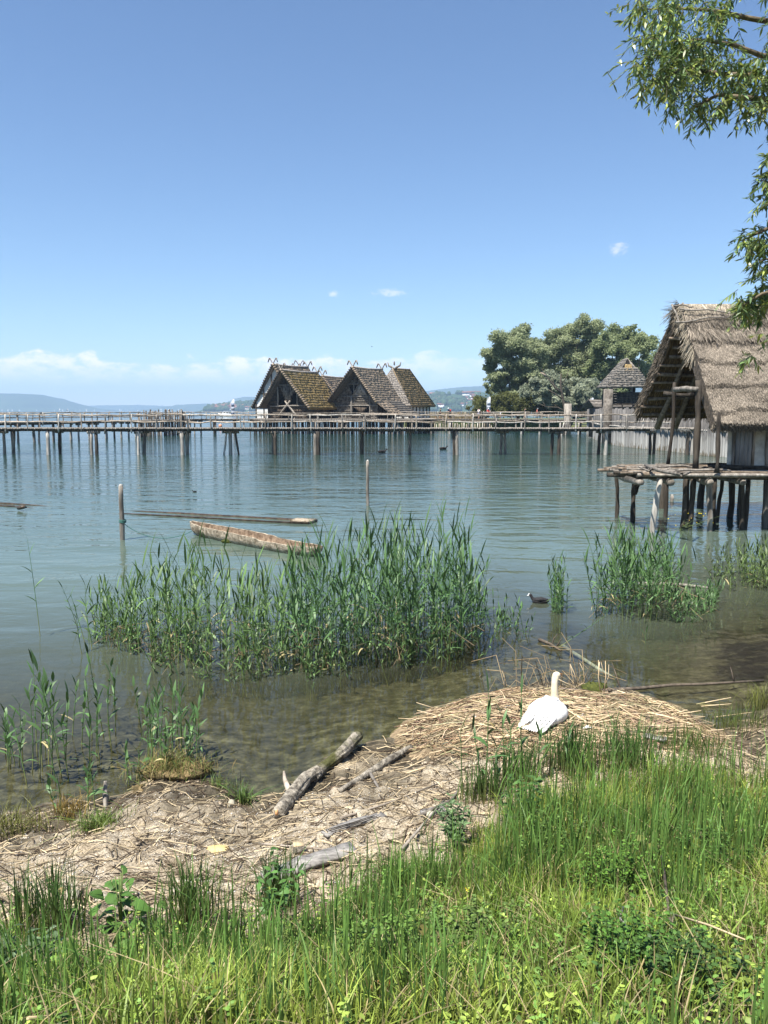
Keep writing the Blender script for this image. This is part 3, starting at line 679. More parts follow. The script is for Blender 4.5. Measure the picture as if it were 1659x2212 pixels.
# row of short stakes set in the shallows before the reeds
root = empty('stake_fence', (16, 150, 0), 'low row of short pale stakes in the shallows before the reeds', 'fence')
for k, x in enumerate(np.arange(5.5, 26, .42)):
    build('stake', pole(MB(), (x, 149 + .3 * math.sin(k), -1), (x + rng.normal(0, .05), 149 + .3 * math.sin(k), rng.uniform(1.1, 1.6)), .10, .09, k=3, sides=5), (WOOD_PALE, RAIL)[k % 2], root)

# ------------------------------------------------------------------ palisade, tower, shed
STAKE = bpy.data.materials.new('palisade_stake')
def stake_mat(m):
    m.use_nodes = True; nt = m.node_tree; N = nt.nodes; L = nt.links; N.clear()
    o = N.new('ShaderNodeOutputMaterial'); b = N.new('ShaderNodeBsdfPrincipled'); b.inputs['Roughness'].default_value = .9
    g = N.new('ShaderNodeNewGeometry'); s = N.new('ShaderNodeSeparateXYZ'); L.new(g.outputs['Position'], s.inputs[0])
    n = N.new('ShaderNodeTexNoise'); n.inputs['Scale'].default_value = 2.2; n.inputs['Detail'].default_value = 7
    mp = N.new('ShaderNodeMapping'); mp.inputs['Scale'].default_value = (2.5, 2.5, .6); L.new(g.outputs['Position'], mp.inputs[0]); L.new(mp.outputs[0], n.inputs['Vector'])
    a = N.new('ShaderNodeMath'); a.operation = 'MULTIPLY_ADD'; L.new(n.outputs['Fac'], a.inputs[0]); a.inputs[1].default_value = 3.0; L.new(s.outputs[2], a.inputs[2])
    r = N.new('ShaderNodeValToRGB'); mr = N.new('ShaderNodeMapRange'); mr.inputs[1].default_value = 0; mr.inputs[2].default_value = 5.5
    L.new(a.outputs[0], mr.inputs[0]); L.new(mr.outputs[0], r.inputs[0])
    E = r.color_ramp.elements; E[0].position = .24; E[0].color = (.12, .09, .05, 1); E[1].position = .85; E[1].color = (.12, .112, .105, 1)
    for p_, c in ((.33, (.36, .35, .325, 1)), (.52, (.30, .29, .27, 1)), (.66, (.10, .092, .085, 1))):
        e = E.new(p_); e.color = c
    oi = N.new('ShaderNodeObjectInfo'); hs = N.new('ShaderNodeHueSaturation'); m2 = N.new('ShaderNodeMapRange'); m2.inputs[3].default_value = .65; m2.inputs[4].default_value = 1.25
    L.new(oi.outputs['Random'], m2.inputs[0]); L.new(m2.outputs[0], hs.inputs['Value']); L.new(r.outputs[0], hs.inputs['Color'])
    L.new(hs.outputs[0], b.inputs['Base Color']); L.new(b.outputs[0], o.inputs[0])
stake_mat(STAKE)
PAL = [(33, 131), (31, 123), (27.6, 106), (25.0, 92), (24.7, 82), (26.0, 74.5), (26.6, 66), (29, 60), (36, 56)]
root = empty('palisade', (26, 90, 0), 'curving palisade of tall grey stakes rising from the lake behind the hut', 'palisade')
t, p, d = along(PAL, .31)
sel = np.where(p[:, 0] < 31.2)[0]
for k in sel:
    x, y = p[k]; h = 3.55 + (.25 if y > 80 else -.1) + rng.normal(0, .10); r = rng.uniform(.145, .175)
    build('stake', pole(MB(), (x, y, -2), (x + rng.normal(0, .03), y, h), r, r * .9, k=4, sides=7, wob=.004, knob=.04), STAKE, root)
t, p, d = along([PAL[5], (26.45, 68.5), (26.7, 64.5)], 3.0)
t, p, d = along(PAL, 4.0)
for k in range(len(t) - 4):
    nn = np.array([d[k][1], -d[k][0], 0]); nn = nn if nn[0] < 0 else -nn
    build('wale', pole(MB(), np.append(p[k], 2.05) + nn * .24, np.append(p[k + 1], 2.05) + nn * .24, .085, .08, k=4, sides=6, wob=.004), WOOD_PALE, root)
# watch tower
TX, TY = 27.1, 92.0
root = empty('watch_tower', (TX, TY, 0), 'thatched watch tower on posts rising above the palisade', 'tower')
hw = 1.75; ze = 6.5; za = 9.5
for i in (-1, 1):
    for j in (-1, 1):
        build('corner_post', pole(MB(), (TX + i * hw, TY + j * hw, -.5), (TX + i * hw, TY + j * hw, ze + .3), .16, .14, wob=.004), WOOD_DARK, root)
    build('mid_post', pole(MB(), (TX + i * .6, TY - hw, 3), (TX + i * .6, TY - hw, 4.7), .09, .09), WOOD_DARK, root)
for s in (-1, 1):
    for k in range(5):
        z = 4.55 + k * .26
        build('parapet_board', box(MB(), (TX, TY + s * hw, z), (hw, 0, 0), (0, .04, 0), (0, 0, .12)), WOOD_DARK, root)
        build('parapet_board', box(MB(), (TX + s * hw, TY, z), (.04, 0, 0), (0, hw - .05, 0), (0, 0, .12)), WOOD_DARK, root)
build('floor', box(MB(), (TX, TY, 4.35), (hw + .1, 0, 0), (0, hw + .1, 0), (0, 0, .06)), WOOD_DARK, root)
eh = 2.45
g0, g1 = np.array([TX, TY - 1.0, za]), np.array([TX, TY + 1.2, za - .1])
e = [np.array([TX - eh - .2, TY - eh, ze - .3]), np.array([TX + eh, TY - eh, ze - .25]), np.array([TX + eh, TY + eh, ze]), np.array([TX - eh, TY + eh, ze - .2])]
gl, gr = g0 + (-1.0, -.5, -1.1), g0 + (1.0, -.5, -1.1)
build('roof_slope', slope(MB(), g0, g1, e[3], e[0], (-1, 0, 1), 11, 26, lift=.05, th=.2, jag=.5), THATCH_GREY, root)
build('roof_slope', slope(MB(), g0, g1, e[2], e[1], (1, 0, 1), 11, 26, lift=.05, th=.2, jag=.5), THATCH_GREY, root)
build('roof_slope', slope(MB(), gl, gr, e[1], e[0], (0, -1, 1), 9, 26, lift=.05, th=.2, jag=.5), THATCH_GREY, root)
build('roof_slope', slope(MB(), g1, g1 + (.05, 0, 0), e[2], e[3], (0, 1, 1), 7, 10, lift=.08, th=.2), THATCH, root)
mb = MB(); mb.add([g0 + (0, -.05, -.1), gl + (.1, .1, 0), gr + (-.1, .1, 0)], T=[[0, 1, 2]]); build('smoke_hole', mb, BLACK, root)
STRAW = M('straw', (.20, .14, .06), (.42, .30, .14), 4, island=.45)
n = 90; a_ = g0 + np.stack([rng.uniform(-.35, .35, n), np.full(n, -.35), rng.uniform(-.9, -.7, n)], -1); b_ = a_ + np.stack([rng.normal(0, .12, n), np.full(n, -.35), rng.uniform(-1.3, -.6, n)], -1)
mb = MB(); ribbons(mb, np.stack([a_, b_], 1), np.tile([.03, .012], (n, 1)), np.tile([1., 0, 0], (n, 1))); build('straw_tuft', mb, STRAW, root)
q0 = at_y(1313, 868, 88.6)
build('corner_pillar', bar(MB(), (q0[0], 88.6, -1.5), (q0[0], 88.6, 6.0), .85, .7, up=(0, 1, 0)), BOARD_GREY, root)
for k in range(7): build('ladder_rung', box(MB(), (q0[0] + .75, 88.7, 4.4 + k * .28), (.22, 0, 0), (0, .04, 0), (0, 0, .03)), WOOD_GREY, root)
# bridge gate post
q0 = at_y(1226, 900, 122)
root = empty('gate_pillar', (q0[0], 122, 0), 'stout squared timber pillar at the palisade end of the far footbridge', 'pillar')
build('shaft', bar(MB(), (q0[0], 122, -1.5), (q0[0], 122, 4.7), .95, .8, up=(0, 1, 0)), WOOD_GREY, root)
build('cap_notch', box(MB(), (q0[0], 122, 4.78), (.3, 0, 0), (0, .3, 0), (0, 0, .09)), WOOD_DARK, root)
for k in range(3): build('strut', pole(MB(), (q0[0] - 1.3 + k * .45, 121.5, -1.5), (q0[0] - .5 + k * .1, 121.6, 2.1), .14, .12), (WOOD_PALE, WOOD_DARK)[k % 2], root)
# shed roof behind the palisade
a0, a1 = at_y(1271, 863, 108), at_y(1372, 866, 108); b0, b1 = at_y(1284, 880, 104), at_y(1372, 880, 104)
root = empty('shed', ((a0[0] + a1[0]) / 2, 106, 0), 'low shed with a grey shingle roof behind the palisade', 'shed')
build('shingle_roof', slope(MB(), a0, a1, b1, b0, (0, -1, 1), 3, 22, lift=.06, th=.1, jag=.12), BOARD_GREY, root)
build('rear_roof', slope(MB(), a0, a1, a1 + (0, 4, -1.1), a0 + (0, 4, -1.1), (0, 1, 1), 3, 10, lift=.06, th=.1), BOARD_GREY, root)
build('gable_wall', box(MB(), ((a0[0] + a1[0]) / 2, 107.5, 2.1), ((a1[0] - a0[0]) / 2 - .6, 0, 0), (0, 2.2, 0), (0, 0, 1.95)), BOARD, root)
# ------------------------------------------------------------------ the near pile hut
HZ = 1.86
WOOD_BROWN = M('brown_pole_wood', (.09, .068, .048), (.25, .195, .145), 8, objrand=.2)
root = empty('lake_hut', (12, 27, HZ), 'near pile hut with a deep thatched roof and white plaster wall at the right edge', 'hut')
RID = np.array([9.9, 27.7, 7.25]); RIDE = np.array([17.5, 27.7, 7.25])
FE, FEE = np.array([9.95, 24.35, 3.30]), np.array([17.5, 24.35, 3.36])
BE, BEE = np.array([9.65, 31.1, 3.72]), np.array([17.5, 31.1, 3.6])
HT_IN = M('dry_thatch_inside', (.055, .036, .017), (.16, .105, .05), 7, bump=.04, stretch=(1, 3, 3))
HT_EDGE = M('dark_thatch', (.05, .04, .03), (.13, .105, .08), 9, bump=.06)
def slab(name, r0, r1, e1, e0, up, mat, matin, th=.34, nu=60, nv=46):
    nn = nrm(np.cross(r1 - r0, e0 - r0)); nn = nn if np.dot(nn, up) > 0 else -nn
    u, v = np.meshgrid(np.linspace(0, 1, nu), np.linspace(0, 1, nv))
    P = (r0 * (1 - u[..., None]) + r1 * u[..., None]) * (1 - v[..., None]) + (e0 * (1 - u[..., None]) + e1 * u[..., None]) * v[..., None]
    w = v * 5.2 + .35 * fbm(u * 5, v * 2, 2) + .25
    P = P + nn * ((.09 * (w % 1) + .10 * fbm(u * 14, v * 10, 4) + .10 * np.sin(v * np.pi)) * np.clip(v * 12, 0, 1))[..., None]
    i, j = np.meshgrid(np.arange(nv - 1), np.arange(nu - 1), indexing='ij')
    Q = np.stack([i * nu + j, i * nu + j + 1, (i + 1) * nu + j + 1, (i + 1) * nu + j], -1)
    mb = MB(); mb.add(P, Q=Q)
    lo_ = [q - nn * th for q in (r0, r1, e1, e0)]
    rim = [P[0, 0], P[0, -1], P[-1, -1], P[-1, 0]]
    o = build(name, mb, mat, root)
    # rims follow the surface edge
    for edge, (pa, pb) in ((P[:, 0], (lo_[0], lo_[3])), (P[-1], (lo_[3], lo_[2]))):
        n = len(edge); t = np.linspace(0, 1, n)[:, None]; low = pa * (1 - t) + pb * t
        mb = MB(); k = np.arange(n - 1); mb.add(np.concatenate([edge, low]), Q=np.stack([k, k + 1, k + 1 + n, k + n], -1)); build('thatch_edge', mb, HT_EDGE, root)
    mb = MB(); mb.add(lo_, Q=[[0, 1, 2, 3]]); build('thatch_underside', mb, matin, root)
    return P, nn, lo_
PF, nF, loF = slab('front_roof_slope', RID, RIDE, FEE, FE, (0, -1, 1), HT_EDGE, HT_IN)
PBk, nBk, loB = slab('rear_roof_slope', RID, RIDE, BEE, BE, (0, 1, 1), HT_EDGE, HT_IN, th=.42)
def straw_cover(mb, P, nn, n, umax, length=(.16, .34), w=.011, lift=.030, hang=0):
    nv, nu = P.shape[:2]
    u = rng.uniform(0, umax, n); v = rng.uniform(0, 1, n)
    i = np.clip((v * (nv - 1)).astype(int), 0, nv - 2); j = np.clip((u * (nu - 1)).astype(int), 0, nu - 2); fu = (u * (nu - 1) - j)[:, None]; fv = (v * (nv - 1) - i)[:, None]
    q = (P[i, j] * (1 - fu) + P[i, j + 1] * fu) * (1 - fv) + (P[i + 1, j] * (1 - fu) + P[i + 1, j + 1] * fu) * fv
    dn = nrm(P[-1, 0] - P[0, 0]); sd = nrm(np.cross(dn, nn))
    ang = rng.normal(0, .22, n)[:, None]; dr = dn * np.cos(ang) + sd * np.sin(ang)
    L_ = rng.uniform(*length, n)[:, None]
    a = q + nn * .004; b = q + dr * L_ + nn * rng.uniform(.2, 1.6, n)[:, None] * lift
    side = nrm(np.cross(dr, nn + rng.normal(0, .35, (n, 3))))
    tone = (.30 + 1.2 * rng.random(n) ** 1.3 + .35 * fbm(q[:, 0] * 1.2, q[:, 2] * 1.6, 3))[:, None]
    bleach = np.clip(1 - v / .22, 0, 1)[:, None]
    C = tone * (np.array([.255, .215, .168]) * (1 - bleach) + np.array([.44, .38, .29]) * bleach)
    m_ = (a + b) / 2 + nn * .006
    ribbons(mb, np.stack([a, m_, b], 1), np.tile([w, w * .9, w * .35], (n, 1)) * rng.uniform(.6, 1.2, (n, 1)), side, C)
HT_STRAW = M('thatch_straw', (.8, .8, .8), (1, 1, 1), 30, attr=True, island=.25)
mb = MB(); straw_cover(mb, PF, nF, 95000, .58, (.05, .11), .0075, .014)
build('thatch_straw', mb, HT_STRAW, root, color=True, kind='stuff')
mb = MB(); straw_cover(mb, PF[:14], nF, 5000, .6, (.35, .7), .010, .06); 
n = 300; t = rng.uniform(0, .42, n)[:, None]; a = RID + (FE - RID) * t + np.array([.1, 0, 0]) + nF * rng.uniform(0, .15, n)[:, None]        # loose straw fringing the verge
b = a + np.stack([rng.uniform(-.45, .12, n), rng.normal(-.15, .12, n), rng.uniform(-.75, -.3, n)], -1)
ribbons(mb, np.stack([a, b], 1), np.tile([.011, .004], (n, 1)), np.tile([.7, -.7, 0], (n, 1)), np.array([.36, .31, .23]) * rng.uniform(.4, 1.1, (n, 1)))
build('ridge_straw', mb, HT_STRAW, root, color=True, kind='stuff')
n = 4200; t = rng.uniform(0, 1, n)[:, None]; a = RID + (BE - RID) * t + nBk * rng.uniform(-.42, .16, n)[:, None] + np.array([.05, 0, 0])    # brushed straw ends of the rear slope's edge
b = a + np.stack([rng.uniform(-.16, .02, n), rng.uniform(.0, .14, n), rng.uniform(-.32, -.08, n)], -1)
mb = MB(); ribbons(mb, np.stack([a, b], 1), np.tile([.014, .006], (n, 1)), nrm(rng.normal(0, 1, (n, 3)) + np.array([0, -1.5, .6])), np.array([.20, .165, .125]) * rng.uniform(.35, 1.15, (n, 1)))
n = 160; t = rng.uniform(0, .12, n)[:, None]; a = RID + (BE - RID) * t + nBk * rng.uniform(0, .2, n)[:, None]
b = a + np.stack([rng.uniform(-.45, .1, n), rng.uniform(-.1, .25, n), rng.uniform(-.5, .12, n)], -1); ribbons(mb, np.stack([a, b], 1), np.tile([.010, .003], (n, 1)), nrm(rng.normal(0, 1, (n, 3))), np.array([.22, .19, .15]) * rng.uniform(.5, 1.1, (n, 1)))
build('verge_straw', mb, HT_STRAW, root, color=True, kind='stuff')
# straw bundles seen from below between the purlins
n = 5200; t = rng.uniform(.02, .98, n)[:, None]; x = rng.uniform(0, 3.2, n)[:, None]
a = loB[0] + (loB[3] - loB[0]) * t + np.array([1., 0, 0]) * x - nBk * .01; dn = nrm(loB[3] - loB[0])
b = a + dn * rng.uniform(.15, .4, n)[:, None] - nBk * rng.uniform(.01, .10, n)[:, None] + rng.normal(0, .04, (n, 3)) * np.array([1, 0, 0])
mb = MB(); ribbons(mb, np.stack([a, b], 1), np.tile([.014, .006], (n, 1)), np.tile([1., 0, 0], (n, 1)), np.array([.27, .18, .08]) * rng.uniform(.25, 1.1, (n, 1)))
build('inner_straw', mb, HT_STRAW, root, color=True, kind='stuff')
for k in range(12):                                                       # purlins under the rear slope
    t = (k + .6) / 12.2; a = loB[0] + (loB[3] - loB[0]) * t - nBk * .09 + np.array([rng.uniform(-.1, .2), 0, 0])
    build('purlin', pole(MB(), a, a + np.array([7, 0, rng.normal(0, .05)]), rng.uniform(.045, .065), .05, k=6, sides=7, wob=.006), WOOD_BROWN, root)
for x in (10.55, 11.25, 12.6):                                              # rafters of the rear slope
    a, b = np.array([x, 27.75, 6.7]), np.array([x - .15, 30.7, 3.15]); build('rafter', pole(MB(), a, b - (b - a) * -.03, .085, .10, k=7, wob=.012), WOOD_BROWN, root)
for k in range(9):
    t = (k + .6) / 9.3; a = loF[0] + (loF[3] - loF[0]) * t - nF * .07; build('purlin', pole(MB(), a + np.array([.1, 0, 0]), a + np.array([7, 0, 0]), .05, .05, k=4, wob=.004), RAIL, root)
for (a, b) in (((830, 143), (1330, 178)), ((798, 262), (1330, 203)), ((760, 112), (950, 125)), ((765, 108), (830, 262))):   # long rods tying down the ridge
    ps = []
    for k in range(7):
        t = k / 6; x, y = a[0] + (b[0] - a[0]) * t, a[1] + (b[1] - a[1]) * t + 10 * math.sin(t * 9)
        px, py = (2300 + x / 2.211) / 1.8228, (1150 + y / 2.211) / 1.8228
        d_ = ray(px, py); o_ = np.array([0, 0, CAMH]); s_ = np.dot(RID + nF * .26 - o_, nF) / np.dot(d_, nF); ps.append(o_ + d_ * s_)
    build('ridge_rod', path(MB(), np.array(ps), np.linspace(.035, .022, 7), 6), WOOD_GREY, root)
n = 5200; u = rng.uniform(0, .58, n)[:, None]; a = FE + (FEE - FE) * u - nF * rng.uniform(-.06, .32, n)[:, None] + np.array([0, .06, .05])    # cut straw ends along the eave
b = a + np.stack([rng.normal(0, .03, n), rng.uniform(-.14, -.02, n), rng.uniform(-.16, -.03, n)], -1); mb = MB()
ribbons(mb, np.stack([a, b], 1), np.tile([.011, .005], (n, 1)), nrm(rng.normal(0, .4, (n, 3)) + np.array([1., 0, 0])), np.array([.27, .235, .185]) * rng.uniform(.3, 1.3, (n, 1)))
build('eave_straw', mb, HT_STRAW, root, color=True, kind='stuff')
# walls
WY = 25.25
mb = MB(); us = np.linspace(10.75, 17, 40); zs = np.linspace(HZ + .12, 3.9, 16); X_, Z_ = np.meshgrid(us, zs); n_, m_ = X_.shape
i, j = np.meshgrid(np.arange(n_ - 1), np.arange(m_ - 1), indexing='ij')
mb.add(np.stack([X_, WY + .05 * fbm(X_ * 2, Z_ * 2, 3), Z_], -1), Q=np.stack([i * m_ + j, i * m_ + j + 1, (i + 1) * m_ + j + 1, (i + 1) * m_ + j], -1))
HPL = M('hut_plaster', (.30, .30, .26), (.58, .58, .53), 2.2, bump=.03, c3=(.20, .19, .16), c3scale=2.6, c3cut=.70)
wall = build('front_wall', mb, HPL, root, smooth=True)
door = build('door_frame', bar(MB(), (11.52, WY - .09, HZ + .12), (11.52, WY - .09, 3.7), .07, .08, up=(0, 1, 0)), WOOD_GREY, root)
for x, w in ((10.93, .06), (12.02, .09)): build('wall_post', pole(MB(), (x, WY - .05, HZ), (x + .04, WY - .05, 3.75), w, w, wob=.006), WOOD_GREY, root)
door = empty('door', (11.2, WY, HZ), None, None); door.parent = root; door.location = Vector((11.2, WY, HZ)) - root.location; ORG[door.name] = np.array([11.2, WY, HZ])
DOORW = M('blue_grey_door_wood', (.11, .12, .13), (.24, .25, .26), 6, bump=.015, stretch=(2, 2, .2), objrand=.12)
for k in range(4):
    x = 11.03 + k * .125; build('door_board', box(MB(), (x, WY - .10 + rng.normal(0, .004), 2.83), (.058, 0, 0), (0, .02, 0), (0, 0, .86)), DOORW, door)
build('ledge', box(MB(), (11.22, WY - .135, 3.25), (.25, 0, 0), (0, .012, 0), (0, 0, .04)), DOORW, door)
build('sill_log', pole(MB(), (10.6, WY - .08, HZ + .07), (17, WY - .08, HZ + .09), .09, .09, wob=.003), WOOD_DARK, root)
build('room_wall', box(MB(), (13.1, 27.9, 3.2), (.06, 0, 0), (0, 2.6, 0), (0, 0, 1.35)), BOARD, root)
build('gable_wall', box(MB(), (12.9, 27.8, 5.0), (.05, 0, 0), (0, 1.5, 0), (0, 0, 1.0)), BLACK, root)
def cpx(x, y): return (2300 + x / 2.211) / 1.8228, (1150 + y / 2.211) / 1.8228
def deckpost(xb, yb, xt, yt, r):
    b = at_z(*cpx(xb, yb), HZ); t = at_y(*cpx(xt, yt), b[1]); return b, t, r
for a in ((728, 1515, 785, 840, .055), (968, 1547, 995, 825, .088)):
    b, t, r = deckpost(*a); build('porch_post', pole(MB(), b, t + (0, 0, .2), r * 1.15, r, k=9, sides=9, wob=.01), WOOD_DARK, root)
b, t, r = deckpost(1155, 1575, 1168, 1140, .09); build('porch_post', pole(MB(), b, t + (0, 0, .3),   .065, .06, k=7, sides=8, wob=.008), WOOD_DARK, root)
a, b = at_y(*cpx(795, 848), 26.4), at_y(*cpx(985, 845), 25.0); build('porch_beam', pole(MB(), a, b, .085, .085), WOOD_GREY, root)
a, b = at_y(*cpx(690, 880), 27.5), at_y(*cpx(990, 890), 27.0); build('porch_beam', pole(MB(), a, b, .08, .08), WOOD_DARK, root)
# deck of round poles, open to the light between them
for k in range(27):
    y = 23.95 + k * .172
    x0 = np.interp(y, [23.9, 25.0, 26.3, 27.2], [7.9, 7.2, 6.95, 7.7]) + rng.uniform(-.12, .45)
    if y > 27.05: x0 = 9.6
    build('deck_pole', pole(MB(), (x0, y, HZ - .08 + rng.normal(0, .015)), (17.5, y + rng.normal(0, .03), HZ - .08), .050, .080, k=12, sides=8, wob=.004, knob=.14), (WOOD_GREY, WOOD_DARK, WOOD_BROWN)[k % 3], root)
for k in range(8):
    y = 24.4 + k * .35; x0 = 7.2 + abs(y - 25.8) * .5 + rng.uniform(0, .7); build('deck_pole', pole(MB(), (x0, y, HZ + .02), (x0 + rng.uniform(1.2, 2.6), y + rng.normal(0, .1), HZ + .02), .04, .03, k=8, sides=6, wob=.02, knob=.2), (WOOD_GREY, WOOD_BROWN)[k % 2], root)
for y, za_ in ((24.62, HZ - .17), (25.9, HZ - .22)): build('deck_beam', pole(MB(), (7.75 if y < 25 else 7.2, y, za_), (17.5, y, za_), .075, .10, k=9, wob=.004), WOOD_DARK, root)
for x in (7.8, 8.7, 9.9, 10.9, 12.9, 15): build('cross_log', pole(MB(), (x, 24.3, HZ - .33), (x + .1, 27.4, HZ - .33), .10, .09, wob=.006), WOOD_GREY, root)
br = empty('driftwood_branch', at_z(*cpx(620, 1560), HZ + .1), 'gnarled grey branch lying across the hut deck', 'branch')
g = lambda x, y, z: at_z(*cpx(x, y), z)
build('stem', path(MB(), [g(530, 1505, HZ + .14), g(590, 1530, HZ + .15), g(680, 1560, HZ + .12), g(780, 1575, HZ + .11), g(860, 1590, HZ + .1), g(920, 1570, HZ + .1)], [.035, .06, .055, .06, .05, .03], 7), WOOD_GREY, br)
build('twig', path(MB(), [g(590, 1530, HZ + .15), g(575, 1560, HZ + .12), g(470, 1520, HZ + .12)], [.04, .03, .015], 6), WOOD_GREY, br)
build('twig', path(MB(), [g(680, 1560, HZ + .12), g(740, 1535, HZ + .14), g(820, 1545, HZ + .12)], [.04, .03, .015], 6), WOOD_GREY, br)
# stilts
for (xb, yb, xt, yt, r, mt) in ((280, 1965, 275, 1585, .085, WOOD_DARK), (420, 2000, 440, 1620, .11, WOOD_DARK), (595, 2090, 660, 1640, .12, WOOD_PALE), (706, 1960, 718, 1640, .10, WOOD_DARK), (830, 2062, 885, 1600, .10, WOOD_DARK),
                                (890, 2065, 955, 1600, .12, WOOD_DARK), (1104, 2080, 1082, 1640, .12, WOOD_GREY), (1138, 2050, 1135, 1640, .10, WOOD_DARK), (1142, 2000, 1215, 1620, .09, WOOD_DARK), (1378, 2070, 1375, 1600, .11, WOOD_DARK),
                                (1392, 2060, 1432, 1600, .10, WOOD_DARK), (1550, 1960, 1580, 1620, .10, WOOD_DARK), (1565, 2050, 1590, 1640, .12, WOOD_GREY)):
    b = at_z(*cpx(xb, yb), 0); t = at_y(*cpx(xt, yt), b[1]); t[2] = HZ - .2
    build('stilt', pole(MB(), b - np.array([0, 0, 1.2]) - (t - b) * .3 * np.array([1, 1, 0]), t, r * .80, r * .72, k=10, sides=10, wob=.012, knob=.07), mt, root)
b = at_z(*cpx(425, 1800), .9); build('stilt_fork', pole(MB(), at_y(*cpx(440, 1760), 26.7), at_y(*cpx(500, 1610), 26.7), .08, .06), WOOD_DARK, root)
for x in (10.5, 12, 13.5, 15.5):
    for y in (28, 30.4): build('stilt', pole(MB(), (x, y, -1.2), (x + .1, y, HZ - .2), .12, .11, k=6, sides=8), WOOD_DARK, root)
# ------------------------------------------------------------------ trees on the far shore
LEAF_T = {}
for nm, a, b in (('willow_green', (.20, .24, .115), (.42, .46, .27)), ('willow_silver', (.22, .25, .165), (.40, .43, .31)), ('dark_green', (.18, .225, .095), (.38, .43, .23)), ('bush_green', (.07, .082, .022), (.17, .18, .06))):
    LEAF_T[nm] = M(nm + '_leaves', a, b, .55, rough=.7, island=.2, transl=.5, spec=.3, detail=3)
BARK = M('bark', (.035, .028, .02), (.12, .10, .075), 6, bump=.03)
BARK_PALE = M('dead_wood', (.20, .15, .11), (.45, .37, .29), 5, bump=.02)
def crown_leaves(puffs, n, size, droop=.0):
    c = np.array([p[0] for p in puffs]); r = np.array([p[1] for p in puffs]); w = (r.prod(1) if r.ndim > 1 else r ** 3) ** .75
    k = rng.choice(len(puffs), n, p=w / w.sum()); d = nrm(rng.normal(0, 1, (n, 3)))
    q = c[k] + d * r[k] * (rng.random(n) ** .5 * np.where(rng.random(n) < .15, 1.35, 1))[:, None]
    nn = nrm(d + rng.normal(0, .8, (n, 3)) + np.array([0, 0, .35])); t = nrm(np.cross(nn, rng.normal(0, 1, (n, 3)))); t = nrm(t + np.array([0, 0, -droop]))
    s = nrm(np.cross(nn, t)); L_ = size * rng.uniform(.6, 1.3, n)[:, None]
    mb = MB(); V = np.stack([q - t * L_, q + s * L_ * .42, q + t * L_, q - s * L_ * .42], 1); mb.add(V, Q=np.arange(4 * n).reshape(n, 4)); return mb
def far_tree(name, lobes, base, D, mat, label, n, size=.25, droop=.0, puffs_per=26, trunk=.45, cat='tree'):
    """lobes in photo pixels (x, y, half width, half height) at distance D, given their own depth"""
    k = D / F / math.cos(PITCH); b = at_y(base[0], base[1], D); b[2] = max(.2, min(b[2], .6))
    root = empty(name, b, label, cat)
    puffs = []; cents = []
    for (x, y, w, h) in lobes:
        n_ = 0; c = at_y(x, y, D) + np.array([0, rng.normal(0, .35) * w * k, 0]); rr = np.array([w, w * .85, h]) * k; cents.append((c, rr))
        for _ in range(puffs_per):
            d = nrm(rng.normal(0, 1, 3)); p = c + d * rr * rng.uniform(.15, 1.08); s = rng.uniform(.15, .5) * min(rr[0], rr[2]); puffs.append((p, np.array([s * 1.15, s * 1.15, s * .85])))
    build('crown', crown_leaves(puffs, int(n * 1.9), size, droop), mat, root, kind='stuff')
    mb = MB(); top = cents[len(cents) // 2][0]
    path(mb, [b - (0, 0, .5), b + (top - b) * .3 + (.2, 0, 0), b + (top - b) * .75], [trunk, trunk * .75, trunk * .4], 8); build('trunk', mb, BARK, root)
    for c, rr in cents:
        mb = MB(); a = b + (top - b) * rng.uniform(.2, .5); path(mb, [a, (a + c) / 2 + rng.normal(0, .4, 3), c + (0, 0, rr[2] * .4)], [trunk * .4, trunk * .28, .05], 6); build('limb', mb, BARK, root)
    return root
far_tree('tree', [(1100, 745, 38, 36), (1132, 735, 30, 32), (1076, 768, 26, 26), (1118, 782, 42, 30), (1062, 792, 18, 14), (1072, 815, 26, 20), (1110, 822, 38, 26), (1140, 800, 30, 36), (1063, 836, 20, 14), (1125, 850, 30, 20), (1160, 770, 24, 30), (1165, 815, 24, 26)], (1120, 905), 150, LEAF_T['willow_green'],
         'large rounded broadleaf tree, leftmost of the trees behind the footbridges', 46000)
far_tree('tree', [(1255, 715, 34, 30), (1225, 722, 34, 26), (1195, 748, 34, 32), (1240, 755, 46, 36), (1280, 728, 20, 24), (1176, 782, 30, 30), (1215, 800, 40, 30), (1250, 810, 34, 36), (1285, 775, 24, 34), (1160, 750, 16, 24), (1270, 800, 30, 30)], (1235, 905), 165, LEAF_T['willow_green'],
         'tallest domed willow in the middle of the trees behind the footbridges', 50000, droop=.5)
far_tree('tree', [(1300, 745, 26, 28), (1325, 735, 26, 26), (1368, 722, 28, 20), (1350, 755, 38, 32), (1390, 745, 24, 30), (1295, 790, 34, 32), (1340, 800, 44, 34), (1385, 800, 34, 36), (1320, 840, 50, 30)], (1340, 905), 158, LEAF_T['dark_green'],
         'wide bright willow growing behind the watch tower', 50000, droop=.3)
far_tree('tree', [(1165, 838, 30, 22), (1195, 826, 26, 22), (1240, 846, 40, 26), (1270, 850, 34, 28), (1180, 862, 34, 20), (1225, 868, 36, 18), (1290, 868, 30, 20)], (1225, 908), 140, LEAF_T['willow_silver'],
         'low silvery willow in front of the taller trees', 30000, size=.34, droop=.4, trunk=.3)
far_tree('tree', [(1430, 790, 40, 40), (1470, 800, 40, 36), (1520, 790, 40, 40)], (1470, 905), 175, LEAF_T['dark_green'], 'tree hidden mostly behind the thatched hut roof', 16000)
